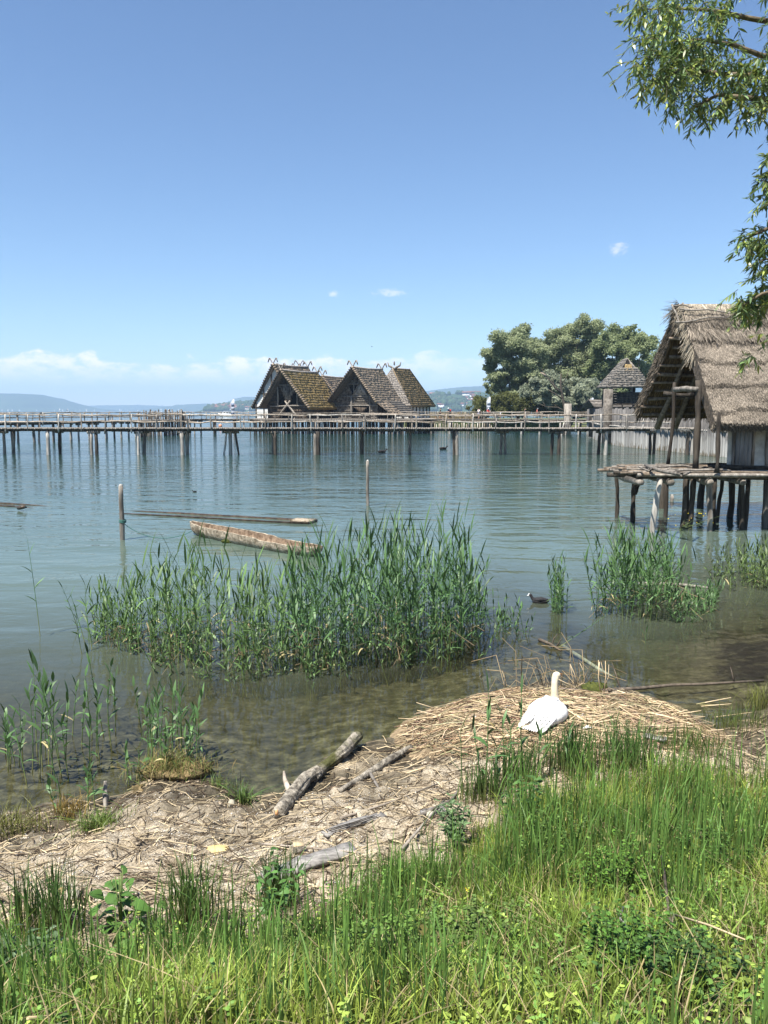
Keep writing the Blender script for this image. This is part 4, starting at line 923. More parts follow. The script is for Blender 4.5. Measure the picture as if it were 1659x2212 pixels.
# broken dead tree
p = lambda x, y, D=136: at_y(x, y, D)
root = empty('dead_tree', p(1222, 905), 'broken bare tree with split pale top in front of the willows', 'tree')
build('trunk', path(MB(), [p(1222, 915), p(1220, 880), p(1213, 850), p(1211, 828), p(1212, 806)], [.34, .28, .22, .18, .08], 8), BARK, root)
for pts, r0 in (([(1213, 850), (1200, 838), (1188, 822), (1180, 812)], .24), ([(1215, 862), (1198, 850), (1185, 842)], .16), ([(1222, 890), (1205, 880), (1180, 879), (1165, 872)], .16), ([(1180, 879), (1172, 868)], .09), ([(1188, 822), (1176, 806), (1170, 796)], .1), ([(1212, 830), (1224, 815), (1228, 800)], .1), ([(1200, 838), (1192, 815)], .09)):
    build('broken_branch', path(MB(), [p(*q) for q in pts], np.linspace(r0, r0 * .3, len(pts)), 6), BARK, root)
build('splintered_end', path(MB(), [p(1180, 813), p(1172, 807), p(1167, 804)], [.22, .16, .03], 6), BARK_PALE, root)
# shore land, thicket and reed belt under the trees
xs = np.arange(4, 120, 3.0); ys = np.array([138, 146, 152, 158, 166, 180, 230, 320]); X, Y, Q = grid(xs, ys)
edge = np.interp(X, [4, 12, 20, 34, 60], [175, 160, 150, 140, 120])
mb = MB(); mb.add(np.stack([X, Y, np.clip((Y - edge) * .05, -1.5, .7) + .05 * fbm(X / 4, Y / 4)], -1), Q=Q)
SHOREG = M('far_shore_ground', (.05, .06, .02), (.13, .14, .05), .4)
tag(build('shore', mb, SHOREG, smooth=True), 'low green shore beneath the willows', 'shore', kind='structure')
puffs = []
for _ in range(150):
    x = rng.uniform(1012, 1265); top = np.interp(x, [1005, 1030, 1060, 1100, 1150, 1270], [888, 862, 852, 850, 862, 868]); y = rng.uniform(top, 893); D = rng.uniform(143, 150) if x > 1040 else rng.uniform(150, 158)
    puffs.append((at_y(x, y, D), np.array([1.1, 1.1, .9]) * rng.uniform(.6, 1.2)))
for _ in range(60):
    puffs.append((at_y(rng.uniform(1265, 1600), rng.uniform(868, 895), rng.uniform(145, 165)), np.array([1.5, 1.5, 1.2]) * rng.uniform(.6, 1.2)))
tag(build('shrub_thicket', crown_leaves(puffs, 52000, .24), LEAF_T['bush_green'], kind='stuff'), 'dark green shrub thicket along the shore under the trees', 'shrubs')
REED_FAR = M('far_reeds', (.9, .9, .9), (1, 1, 1), 3, attr=True, island=.25)
def blades(mb, base, h, w, lean=.12, C=None):
    n = len(base); d = np.concatenate([rng.normal(0, lean, (n, 2)), np.ones((n, 1))], 1); a = rng.uniform(0, 2 * np.pi, n); s = np.stack([np.cos(a), np.sin(a), np.zeros(n)], -1)
    t = np.linspace(0, 1, 3); P = base[:, None] + d[:, None] * (h[:, None] * t)[..., None]
    ribbons(mb, P, np.tile([w, w * .8, w * .15], (n, 1)), s, C)
n = 15000; X = rng.uniform(6, 31, n); e0 = np.interp(X, [6, 12, 20, 34], [170, 158, 149.5, 139]); Y = e0 + rng.uniform(-.6, 5, n)
tall = (X < 19) * (Y > e0 + 1.2)
H = np.where(tall, rng.uniform(2.4, 3.6, n), rng.uniform(.9, 2.0, n))
C = np.where(tall[:, None], np.array([.34, .27, .15]), np.array([.10, .15, .04])) * rng.uniform(.6, 1.2, (n, 1))
mb = MB(); blades(mb, np.stack([X, Y, np.full(n, -.1)], -1), H, .06, C=C); tag(build('reed_belt', mb, REED_FAR, color=True, kind='stuff'), 'belt of straw coloured and green reeds at the foot of the shore', 'reeds')

# ------------------------------------------------------------------ the town and woods on the far slopes
WALLW = M('house_white', (.62, .60, .56), (.80, .78, .74), 1, objrand=.15); ROOFR = M('tile_red', (.16, .07, .045), (.26, .13, .09), 1, objrand=.3)
dg = bpy.context.evaluated_depsgraph_get(); bpy.context.view_layer.update(); dg = bpy.context.evaluated_depsgraph_get()
hills = [o for o in COL.objects if o.name.startswith('hill')]
def cast(x, y):
    d = ray(x, y); d = d / np.linalg.norm(d); best = None
    for o in hills:
        ok, loc, nn_, i = o.ray_cast(Vector((0, 0, CAMH)), Vector(d))
        if ok and (best is None or loc.y < best.y): best = loc.copy()
    return best
def villa(loc, w, d, h, rz, label, group, src=[None]):
    if src[0] is None:
        me = {}
        mb = MB(); box(mb, (0, 0, .3), (.5, 0, 0), (0, .5, 0), (0, 0, .7)); me['wall'] = mesh_of('wall', mb, WALLW)
        mb = MB(); V = [(-.56, -.58, .98), (.56, -.58, .98), (.56, .58, .98), (-.56, .58, .98), (-.56, 0, 1.5), (.56, 0, 1.5)]; mb.add(V, Q=[[0, 1, 5, 4], [2, 3, 4, 5], [0, 3, 2, 1]], T=[[0, 4, 3], [1, 2, 5]]); me['roof'] = mesh_of('roof', mb, ROOFR)
        src[0] = me
    e = empty('hillside_house', loc, label, 'house', group); e.rotation_euler.z = rz; e.scale = (w, d, h)
    for k, m_ in src[0].items(): o = bpy.data.objects.new(k, m_); COL.objects.link(o); o.parent = e
spots = []
for k in range(150):
    x = rng.uniform(455, 556); y = rng.uniform(np.interp(x, [450, 480, 520, 560], [884, 879, 875, 874]), 887); spots.append((x, y, 'a'))
for k in range(60): spots.append((rng.uniform(912, 1035), rng.uniform(856, 882), 'b'))
spots += [(938, 858, 'c'), (931, 859, 'b'), (972, 859, 'b'), (1008, 856, 'c'), (1018, 855, 'c'), (1028, 855, 'c'), (958, 880, 'b'), (966, 881, 'b'), (975, 882, 'b')]
na = nb = 0
for x, y, kd in spots:
    q = cast(x, y)
    if q is None or q.y > 4200: continue
    if kd == 'a' and na < 62: na += 1; villa(q, rng.uniform(10, 17), rng.uniform(9, 13), rng.uniform(7, 10), rng.uniform(-.8, .8), 'small pale house in the lakeside town left of the thatched houses', 'houses of the far lakeside town')
    elif kd == 'b' and nb < 34: nb += 1; villa(q, rng.uniform(9, 15), rng.uniform(9, 12), rng.uniform(6, 8), rng.uniform(-.8, .8), 'small pale house on the green slope right of the hip roofed house', 'houses on the green slope')
    elif kd == 'c': villa(q, 26, 14, 10, .2, {938: 'large white building high on the green slope nearest the hip roofed house', 1008: 'large white building on the green slope, leftmost of three near the trees', 1018: 'large white building on the green slope, middle of three near the trees', 1028: 'large white building on the green slope, rightmost of three near the trees'}[x], 'large white buildings on the slope')
mb = MB(); n = 0
for k in range(4200):
    if k % 2: x = rng.uniform(440, 640); y = rng.uniform(np.interp(x, [440, 480, 520, 640], [885, 879, 874, 874]) - 1, 888)
    else: x = rng.uniform(880, 1080); y = rng.uniform(np.interp(x, [880, 940, 990, 1080], [870, 856, 852, 858]) - 1, 888)
    if noise2(x * .06, y * .14) < -.12: continue
    q = cast(x, y)
    if q is None or q.y > 4200: continue
    s = rng.uniform(4, 9); ball(mb, (q.x, q.y, q.z + s * .5), (s, s, s * rng.uniform(.9, 1.6)), 6, 4, jag=.18)
WOODS = M('far_woods', (.018, .038, .018), (.045, .075, .030), .05, island=.4)
tag(build('far_woods', mb, WOODS, kind='stuff'), 'trees scattered among the houses on the far slopes', 'woods')

# ------------------------------------------------------------------ boats, buoy, banners
SAIL = M('sailcloth', (.72, .72, .72), (.82, .82, .82), 1); SAILD = M('dark_sailcloth', (.05, .06, .09), (.08, .09, .12), 1); GEL = M('white_gelcoat', (.72, .72, .70), (.82, .82, .80), 1, rough=.3); GLASSD = M('dark_boat_window', (.02, .025, .03), (.04, .045, .05), 1, rough=.15)
def sail_mesh(pts, th=.06):
    mb = MB(); a = np.array(pts, float); V = np.concatenate([a, a + np.array([0, th, 0])]); mb.add(V, T=[[0, 1, 2], [5, 4, 3]], Q=[[0, 3, 4, 1], [1, 4, 5, 2], [2, 5, 3, 0]]); return mb
sm = {}
mb = MB(); st_ = [(-3.5, .75, .75), (-1, 1.1, .62), (1.5, .9, .68), (3.8, .05, .85)]; V = []
for x, w, z in st_: V += [(x, -w, z), (x, -w * .6, -.2), (x, w * .6, -.2), (x, w, z)]
Q_ = [[i * 4 + j, i * 4 + (j + 1) % 4, i * 4 + 4 + (j + 1) % 4, i * 4 + 4 + j] for i in range(3) for j in range(4)]; mb.add(V, Q=Q_ + [[0, 3, 2, 1]]); sm['hull'] = (mesh_of('hull', mb, GEL), None)
sm['mainsail'] = (mesh_of('mainsail', sail_mesh([(-3.2, 0, 1.6), (.35, 0, 1.6), (.4, 0, 10.5)]), SAIL), None)
sm['jib'] = (mesh_of('jib', sail_mesh([(.7, 0, 1.2), (3.6, 0, 1.1), (.6, 0, 9.0)]), SAIL), None)
mb = MB(); path(mb, [(.5, 0, .5), (.5, 0, 10.8)], .07, 5); sm['mast'] = (mesh_of('mast', mb, GEL), None)
dark_main = mesh_of('mainsail', sail_mesh([(-3.2, 0, 1.6), (.35, 0, 1.6), (.4, 0, 10.5)]), SAILD)
for k, (cx, hpx, dark) in enumerate([(15, 13, 0), (58, 14, 0), (88, 16, 0), (140, 12, 0), (265, 9, 0), (395, 11, 0), (432, 24, 0), (455, 16, 0), (490, 26, 1), (550, 9, 0), (580, 10, 0), (627, 17, 0), (685, 10, 0), (868, 14, 0), (880, 11, 0), (1000, 11, 0), (1168, 19, 0), (1225, 17, 0), (1295, 14, 0), (1470, 10, 0), (1495, 12, 0)]):
    x = cx / 1.843 / 1.8228; hp = hpx / 1.843 / 1.8228; Yb = min(10.6 * F / max(hp, 2.6), 5200); q = at_y(x, 887, Yb)
    lab = ('sailboat with a dark sail among the white sails on the horizon', None) if dark else ('tiny white sailboat far out on the horizon left of the thatched houses', 'white sailboats on the horizon')
    if cx == 432: lab = ('largest white sailboat on the horizon, just left of the dark sail', None)
    e = empty('sailboat', (q[0], Yb, 0), lab[0], 'sailboat', lab[1]); e.rotation_euler.z = rng.uniform(-.6, .6)
    for nm, (me, _) in sm.items():
        o = bpy.data.objects.new(nm, dark_main if (dark and nm == 'mainsail') else me); COL.objects.link(o); o.parent = e
q = at_y(488, 893, 520)
root = empty('motor_boat', (q[0], 520, 0), 'white motor cruiser on the lake behind the far footbridge', 'boat')
k_ = 1.0; o3 = np.array([q[0], 520, 0])
mb = MB(); V = []; st_ = [(-4.8, .6, 1.9), (-2.5, 1.4, 1.6), (1, 1.7, 1.35), (4.6, 1.6, 1.35)]
for x, w, z in st_: V += [o3 + (x, -w, z), o3 + (x + .6 * (x < -3), -w * .7, -.3), o3 + (x + .6 * (x < -3), w * .7, -.3), o3 + (x, w, z)]
mb.add(V, Q=Q_ + [[0, 3, 2, 1], [12, 13, 14, 15]]); build('hull', mb, GEL, root)
mb = MB(); V = [o3 + v for v in ((-2.6, -1.1, 1.5), (3.8, -1.1, 1.3), (3.8, 1.1, 1.3), (-2.6, 1.1, 1.5), (-1.2, -.9, 2.9), (3.9, -.9, 2.9), (3.9, .9, 2.9), (-1.2, .9, 2.9))]; mb.add(V, Q=BOXQ); build('cabin', mb, GEL, root)
for x in (-.8, 1.0, 2.6): build('cabin_window', box(MB(), o3 + (x, -1.05, 2.2), (.65, 0, 0), (0, .06, 0), (0, 0, .32)), GLASSD, root)
build('canopy_roof', box(MB(), o3 + (1.6, 0, 3.15), (2.9, 0, 0), (0, 1.1, 0), (0, 0, .08)), GEL, root)
for s in (-1, 1): build('bow_rail', path(MB(), [o3 + (-4.7, s * .4, 2.6), o3 + (-2.6, s * 1.2, 2.4)], .04, 5), GEL, root)
BUOY = M('orange_buoy', (.55, .22, .12), (.70, .32, .18), 1, rough=.5)
q = at_z(476, 921, 0)
bo = build('buoy', ball(MB(), (q[0], q[1], .12), .42, 12, 8), BUOY, loc=(q[0], q[1], 0), smooth=True); tag(bo, 'round orange buoy floating behind the long footbridge', 'buoy')
build('mooring_ring', path(MB(), [(q[0] - .1, q[1], .5), (q[0] - .08, q[1], .68), (q[0] + .08, q[1], .68), (q[0] + .1, q[1], .5)], .03, 5), GEL, bo)
BANW = M('banner_white', (.70, .72, .76), (.80, .82, .85), 2); BANB = M('banner_blue_print', (.06, .09, .16), (.25, .30, .40), 1.5); BANR = M('banner_red_base', (.50, .06, .04), (.60, .09, .06), 2); BANG = M('banner_grey_print', (.22, .25, .30), (.5, .53, .58), 1.3)
def banner(x, ytop, ybot, D, lab, wpx=12, red=False):
    b = at_y(x, ybot, D); t = at_y(x, ytop, D); H = t[2] - b[2]; w = wpx / F * D
    e = empty('feather_banner', b, lab, 'banner')
    build('mast', path(MB(), [b, b + (0, 0, H * .75), b + (w * .25, 0, H * .93), b + (w * .8, 0, H * 1.01)], [.04, .035, .025, .015], 6), GEL, e)
    zz = np.linspace(.04, 1, 16); mb = MB(); le = np.stack([b[0] + .05 + np.where(zz > .72, ((zz - .72) / .28) ** 2 * w * .75, 0), b[1] + .05 * np.sin(zz * 6), b[2] + zz * H], -1); re = le.copy(); re[:, 0] = b[0] + w - (zz - .5) * .1 * w * 0; re[:, 2] = b[2] + zz * H * np.where(zz > .9, .97, 1)
    V = np.concatenate([le, re, le + (0, .02, 0), re + (0, .02, 0)]); i = np.arange(15)
    mb.add(V, Q=np.concatenate([np.stack([i, i + 16, i + 17, i + 1], -1), np.stack([i + 32, i + 33, i + 49, i + 48], -1)])); build('flag_cloth', mb, BANW, e)
    for z0, z1, mt in ((.05, .2, BANR if red else BANB), (.34, .50, BANG), (.55, .74, BANG if red else BANB)):
        build('printed_panel', box(MB(), b + (w * .54, -.04, (z0 + z1) / 2 * H), (w * .40, 0, 0), (0, .012, 0), (0, 0, (z1 - z0) / 2 * H)), mt, e)
banner(1051, 857, 896, 132.5, 'white feather banner with a red foot on the far footbridge in front of the thicket', 8, True)
banner(1273, 859, 890, 118, 'white feather banner above the left end of the palisade', 8)
banner(499, 862, 897, 133, 'white feather banner with dark prints left of the pile houses', 8)

# ------------------------------------------------------------------ people on the far footbridge
SKIN = M('skin', (.42, .25, .17), (.48, .30, .21), 4, rough=.6)
def cloth(nm, c): return M(nm, tuple(np.array(c) * .85), tuple(np.array(c) * 1.1), 4)
CL = {n: cloth('cloth_' + n, c) for n, c in dict(black=(.02, .02, .025), white=(.72, .72, .72), red=(.55, .06, .05), coral=(.60, .18, .14), blue=(.06, .10, .25), navy=(.03, .035, .07), grey=(.25, .25, .26), tan=(.38, .30, .2), orange=(.55, .2, .06)).items()}
def skin_mesh(nm, verts, edges, radii, mat, off, sub=1):
    me = bpy.data.meshes.new(nm); me.from_pydata([tuple(v) for v in verts], edges, []); o = bpy.data.objects.new(nm, me); COL.objects.link(o)
    md = o.modifiers.new('s', 'SKIN'); md.use_smooth_shade = True
    for v, r in zip(me.skin_vertices[0].data, radii): v.radius = (r, r) if np.isscalar(r) else r
    me.skin_vertices[0].data[0].use_root = True
    s = o.modifiers.new('u', 'SUBSURF'); s.levels = sub
    bpy.context.view_layer.update(); ev = o.evaluated_get(bpy.context.evaluated_depsgraph_get()); m2 = bpy.data.meshes.new_from_object(ev)
    bpy.data.objects.remove(o); bpy.data.meshes.remove(me); m2.materials.clear(); m2.materials.append(mat); m2.name = nm; return m2
def person(x, zf, Yp, rz, h, top, legs, hair, lab, stride=.12, bend=0., arm=(.1, .1), hat=None, bag=None, shorts=True):
    q = at_y(x, 900, Yp); e = empty('person', (q[0], Yp, zf), lab, 'person'); e.rotation_euler.z = rz
    s = h / 1.75; B = bend
    hip = np.array([0, 0, .93]); ch = hip + (0, -.42 * math.sin(B), .42 * math.cos(B)); nk = hip + (0, -.58 * math.sin(B), .58 * math.cos(B)); hd = nk + (0, -.10 - .1 * math.sin(B), .11); ht = hd + (0, -.01, .13)
    v = [hip, ch, nk, hd, ht]; E = [(0, 1), (1, 2), (2, 3), (3, 4)]; r = [.13, .14, .055, .085, .08]
    for sg in (-1, 1):
        i = len(v); st_ = stride * sg; a = arm[0 if sg < 0 else 1]; sh = nk + (sg * .19, .0, -.07)
        v += [sh, sh + (sg * .05, -a * .2, -.28 + a * .1), sh + (sg * .04, -a * .8 - .05, -.50 + a * .45), sh + (sg * .03, -a * .95 - .06, -.60 + a * .52)]
        E += [(1, i), (i, i + 1), (i + 1, i + 2), (i + 2, i + 3)]; r += [.055, .045, .035, .04]
        j = len(v); v += [np.array([sg * .09, 0, .86]), np.array([sg * .1, -st_ * .5 - .02, .48]), np.array([sg * .1, -st_ + .03, .08]), np.array([sg * .1, -st_ - .13, .03])]
        E += [(0, j), (j, j + 1), (j + 1, j + 2), (j + 2, j + 3)]; r += [.085, .062, .04, .04]
    v = [p * s for p in v]; r = [p * s for p in r]
    def add(nm, me): o = bpy.data.objects.new(nm, me); COL.objects.link(o); o.parent = e
    add('body', skin_mesh('body', v, E, r, SKIN, None))
    tv = [v[0], v[1], v[2] - np.array([0, 0, .05]), v[5], v[6], v[13], v[14]]; add('shirt', skin_mesh('shirt', tv, [(0, 1), (1, 2), (1, 3), (3, 4), (1, 5), (5, 6)], [r[0] + .02, r[1] + .02, .07, .07, .055, .07, .055], CL[top], None))
    kn = lambda a_, b_: (v[a_] * (.25 if shorts else .05) + v[b_] * (.75 if shorts else .95))
    add('shorts' if shorts else 'trousers', skin_mesh('trousers', [v[0], v[9], kn(9, 10), v[17], kn(17, 18)] + ([] if shorts else [v[11] + np.array([0, 0, .05]), v[19] + np.array([0, 0, .05])]), [(0, 1), (1, 2), (0, 3), (3, 4)] + ([] if shorts else [(2, 5), (4, 6)]), [r[0] + .015, .105, .09, .105, .09] + ([] if shorts else [.06, .06]), CL[legs], None))
    hm = MB(); ball(hm, (hd + (0, .015, .075)) * s, np.array([.098, .105, .105]) * s, 10, 7); me = mesh_of('hair', hm, CL[hair] if hat is None else CL[hat], smooth=True); add('hat' if hat else 'hair', me)
    if hat: hm = MB(); ball(hm, (hd + (0, -.03, .06)) * s, np.array([.17, .19, .02]) * s, 12, 4); add('hat_brim', mesh_of('hat_brim', hm, CL[hat]))
    if bag: hm = MB(); box(hm, (ch + (0, .19, -.02)) * s, (.14, 0, 0), (0, .08, 0), (0, 0, .2)); add('backpack', mesh_of('backpack', hm, CL[bag]))
    return e
ZD = DK - .02
person(951, ZD, 130, 1.4, 1.72, 'black', 'black', 'black', 'person in a black tank top walking beside the hip roofed house', .16)
person(942, ZD, 130.3, 1.2, 1.15, 'grey', 'navy', 'black', 'small child in grey beside the person in the black tank top', .1)
person(972, ZD, 129.8, -1.2, 1.78, 'navy', 'black', 'white', 'person in a dark jacket and white cap leaning forward with a red backpack', .2, .3, (.5, .4), hat='white', bag='red', shorts=False)
person(1034, ZD, 129.5, 2.6, 1.70, 'white', 'blue', 'black', 'person in a white shirt and blue shorts with dark hair', .12, 0, (.6, .9))
person(1054, ZD, 129.5, 0.3, 1.72, 'red', 'black', 'white', 'person in a red top and white cap below the feather banner', .08, .1, (.4, .4), hat='white', shorts=False)
person(1081, ZD, 129.2, -1.5, 1.2, 'white', 'tan', 'tan', 'child in white on the far footbridge right of the feather banner', .1)
person(1134, ZD, 129, 1.5, 1.76, 'black', 'tan', 'black', 'tanned person in a black vest walking left on the far footbridge', .18)
person(1160, ZD, 128.6, 1.3, 1.70, 'coral', 'navy', 'grey', 'person in a coral shirt and grey hat nearest the palisade', .15, 0, (.2, .3), hat='grey', shorts=False)

# ------------------------------------------------------------------ birds
DUCK = M('dark_plumage', (.012, .012, .014), (.035, .033, .034), 20); WHITEF = M('white_shield', (.75, .75, .74), (.8, .8, .8), 5)
def remesh(nm, mb, vox, mat, it=6):
    me = mesh_of(nm, mb, None); o = bpy.data.objects.new(nm, me); COL.objects.link(o)
    m_ = o.modifiers.new('r', 'REMESH'); m_.mode = 'VOXEL'; m_.voxel_size = vox; m_.use_smooth_shade = True
    s = o.modifiers.new('s', 'SMOOTH'); s.iterations = it; s.factor = .5
    bpy.context.view_layer.update(); m2 = bpy.data.meshes.new_from_object(o.evaluated_get(bpy.context.evaluated_depsgraph_get()))
    bpy.data.objects.remove(o); m2.materials.clear(); m2.materials.append(mat); m2.name = nm; return m2
def waterbird(loc, rz, s, lab, shield=False, group=None):
    e = empty('coot' if shield else 'duck', loc, lab, 'bird', group); e.rotation_euler.z = rz; e.scale = (s, s, s)
    mb = MB(); path(mb, [(-.20, 0, .055), (-.15, 0, .045), (-.05, 0, .035), (.06, 0, .03), (.12, 0, .035)], [.012, .05, .078, .075, .04], 12); path(mb, [(.09, 0, .05), (.135, 0, .09), (.15, 0, .125)], [.045, .03, .026], 10); ball(mb, (.165, 0, .14), (.036, .028, .03), 12, 8)
    o = bpy.data.objects.new('body', remesh('body', mb, .008, DUCK)); COL.objects.link(o); o.parent = e
    mb = MB(); path(mb, [(.19, 0, .135), (.212, 0, .132), (.235, 0, .125)], [.014, .010, .003], 8); o = bpy.data.objects.new('bill', mesh_of('bill', mb, WHITEF if shield else BARK, smooth=True)); COL.objects.link(o); o.parent = e
    if shield:
        mb = MB(); ball(mb, (.193, 0, .153), (.012, .013, .022), 10, 6); o = bpy.data.objects.new('forehead_shield', mesh_of('forehead_shield', mb, WHITEF, smooth=True)); COL.objects.link(o); o.parent = e
    for sg in (-1, 1):
        mb = MB(); path(mb, [(.07, sg * .055, .06), (-.03, sg * .068, .075), (-.13, sg * .035, .075), (-.19, sg * .01, .07)], [.012, .03, .02, .004], 8); o = bpy.data.objects.new('wing', mesh_of('wing', mb, DUCK, smooth=True)); COL.objects.link(o); o.parent = e
q = at_z(1164, 1302, 0); waterbird((q[0], q[1], 0), R(162), 1.0, 'black coot with white forehead swimming beside the small reed clump', True)
for i, (x, y) in enumerate(((826, 978), (958, 971))):
    q = at_z(x, y, 0); waterbird((q[0], q[1], 0), R(20 if i else 10), 2.2, ('dark duck on the water below the big middle pile house', 'dark duck on the water right of the pile houses')[i])
q = at_z(420, 1063, 0); waterbird((q[0], q[1], 0), R(185), .55, 'tiny dark duck swimming left of the middle mooring post')
def swallow(x, y, D, s, lab):
    c = at_y(x, y, D); e = empty('swallow', c, lab, 'bird'); e.scale = (s, s, s); e.rotation_euler = (.3, .4, .5)
    mb = MB(); path(mb, [(-.09, 0, 0), (-.03, 0, 0), (.05, 0, .005), (.085, 0, .005)], [.004, .02, .022, .006], 8); o = bpy.data.objects.new('body', mesh_of('body', mb, DUCK)); COL.objects.link(o); o.parent = e
    for sg in (-1, 1):
        mb = MB(); V = [(.04, 0, .01), (.05, sg * .09, .05), (-.06, sg * .2, .04), (-.01, sg * .08, .045), (-.02, 0, .01)]; V = V + [(a, b, c_ - .004) for a, b, c_ in V]; mb.add(V, Q=[[0, 1, 3, 4], [9, 8, 6, 5]], T=[[1, 2, 3], [8, 7, 6]]); o = bpy.data.objects.new('wing', mesh_of('wing', mb, DUCK)); COL.objects.link(o); o.parent = e
        mb = MB(); mb.add([(-.06, sg * .006, 0), (-.14, sg * .03, 0), (-.08, sg * .012, .004), (-.07, 0, -.004)], T=[[0, 1, 2], [0, 3, 1], [2, 1, 3]]); o = bpy.data.objects.new('tail_streamer', mesh_of('tail_streamer', mb, DUCK)); COL.objects.link(o); o.parent = e
swallow(803, 749, 60, .75, 'small dark bird flying above the middle pile house')
swallow(924, 381, 60, .3, 'speck of a bird high in the blue sky')
# ------------------------------------------------------------------ posts, dugouts and rope on the lake
def mooring_post(px_b, px_t, r, lab, mat=WOOD_GREY):
    b = at_z(*px_b, 0); t = at_y(*px_t, b[1]); e = empty('mooring_post', (b[0], b[1], 0), lab, 'post')
    build('shaft', pole(MB(), b - np.array([0, 0, 1.5]), t, r * 1.05, r * .9, k=14, sides=12, wob=.004, knob=.05), mat, e)
    build('weathered_top', pole(MB(), t - np.array([0, 0, .02]), t + np.array([.01, 0, .05]), r * .85, r * .5, k=3, sides=9, knob=.2), WOOD_PALE, e); return b, t, e
b1, t1, mp1 = mooring_post((267, 1166), (261, 1050), .072, 'grey mooring post with a green rope tied round it, left of the dugout')
mooring_post((795, 1092), (794, 996), .062, 'lone grey post standing in the middle of the water')
mooring_post((1452, 1083), (1452, 1071), .075, 'short sawn off stump post under the hut')
ROPE = M('green_rope', (.03, .10, .085), (.07, .18, .15), 40)
kn = b1 + (t1 - b1) * .33
for k in range(3):
    th = np.linspace(0, 2 * np.pi, 14); c = kn + np.array([0, 0, .03 * k]); build('rope_turn', path(MB(), np.stack([c[0] + .092 * np.cos(th), c[1] + .092 * np.sin(th), c[2] + .01 * np.sin(2 * th)], -1), .014, 6), ROPE, mp1)
bow = at_z(414, 1147, .22)
ts = np.linspace(0, 1, 18); rp = kn[None] * (1 - ts[:, None]) + bow[None] * ts[:, None]; rp[:, 2] -= .36 * np.sin(ts * np.pi) ** .8 * (1 - .15 * ts); rp[:, 2] = np.maximum(rp[:, 2], .008)
tag(build('mooring_rope', path(MB(), rp, .010, 6), ROPE, loc=tuple(kn)), 'thin green rope sagging from the mooring post to the dugout', 'rope')
DUG = M('pale_dugout_wood', (.15, .115, .075), (.52, .44, .33), 9, bump=.04, c3=(.10, .08, .05), c3scale=1.4, c3cut=.63)
DUGIN = M('dugout_inside', (.10, .065, .04), (.30, .22, .15), 9, bump=.02)
MOSS = M('moss', (.03, .04, .008), (.09, .10, .02), 30, bump=.02)
WETW = M('wet_dark_wood', (.025, .018, .013), (.11, .08, .055), 6, rough=.4, bump=.01)
def dugout(name, A, B, w, h, low, lab, mat, matin, prof, ns=40, th=.05, dipfn=None, stern=None):
    A, B = np.asarray(A, float), np.asarray(B, float); d = nrm(B - A); s = np.array([-d[1], d[0], 0]); L_ = np.linalg.norm(B - A)
    e = empty(name, ((A + B) / 2)[:2].tolist() + [0], lab, 'boat')
    t = np.linspace(0, 1, ns); wd = np.interp(t, [p[0] for p in prof], [p[1] for p in prof]) * w; rim = low + np.interp(t, [p[0] for p in prof], [p[2] for p in prof]) * h + .004 * rng.normal(0, 1, ns)
    bot = np.interp(t, [p[0] for p in prof], [p[3] for p in prof])
    if dipfn is not None: rim = rim + dipfn(t)
    a = np.linspace(-np.pi / 2, np.pi / 2, 15)
    def shell(k, inner):
        V = np.zeros((ns, 15, 3))
        for j, an in enumerate(a):
            sx = np.sign(np.sin(an)) * abs(np.sin(an)) ** .7; cz = abs(np.cos(an)) ** .75
            wj = np.maximum(wd - inner * th, .004); zb = bot + inner * .09
            V[:, j] = A + d * (t * L_)[:, None] * (1 if not inner else 1) + s * (wj * sx)[:, None]; V[:, j, 2] = rim * (1 - cz) + np.minimum(zb, rim - .005) * cz + (.008 * fbm(t * 30, np.full(ns, j * .7), 3) if not inner else .01 * fbm(t * 40, np.full(ns, j * 1.3), 3))
        return V
    O, I = shell(0, 0), shell(0, 1); i, j = np.meshgrid(np.arange(ns - 1), np.arange(14), indexing='ij')
    Q = np.stack([i * 15 + j, i * 15 + j + 1, (i + 1) * 15 + j + 1, (i + 1) * 15 + j], -1)
    mb = MB(); mb.add(O, Q=Q); build('hull', mb, mat, e, smooth=True)
    mb = MB(); mb.add(I, Q=Q[..., ::-1]); build('hollow', mb, matin, e, smooth=True)
    for c in (0, 14):
        mb = MB(); k = np.arange(ns - 1); mb.add(np.concatenate([O[:, c], I[:, c]]), Q=np.stack([k, k + 1, k + 1 + ns, k + ns], -1)); build('gunwale', mb, mat, e)
    for c in (0, -1):
        mb = MB(); k = np.arange(14); mb.add(np.concatenate([O[c], I[c]]), Q=np.stack([k, k + 1, k + 16, k + 15], -1)); build('end_wall', mb, mat, e)
    return e, A, d, s, L_, rim
A, B = at_z(414, 1152, 0), at_z(692, 1204, 0)
e, A_, d_, s_, L_, rim = dugout('dugout', A, B, .34, .36, .02, 'pale weathered dugout canoe moored beside the reeds', DUG, DUGIN,
    [(0, .16, 1.0, .16), (.04, .5, .92, .02), (.15, .85, .84, -.05), (.4, 1, .80, -.08), (.62, 1, .72, -.07), (.63, 1, .60, -.07), (.85, .9, .62, -.05), (.95, .7, .66, 0), (1, .30, .72, .14)])
c = A_ + d_ * L_ * .40 - s_ * -.0; side = s_ if s_[1] < 0 else -s_
build('moss_patch', ball(MB(), c + side * .30 + np.array([0, 0, .05]), (.22, .03, .06), 14, 6, jag=.2), MOSS, e)
A, B = at_z(-40, 1088, 0), at_z(676, 1130, 0)
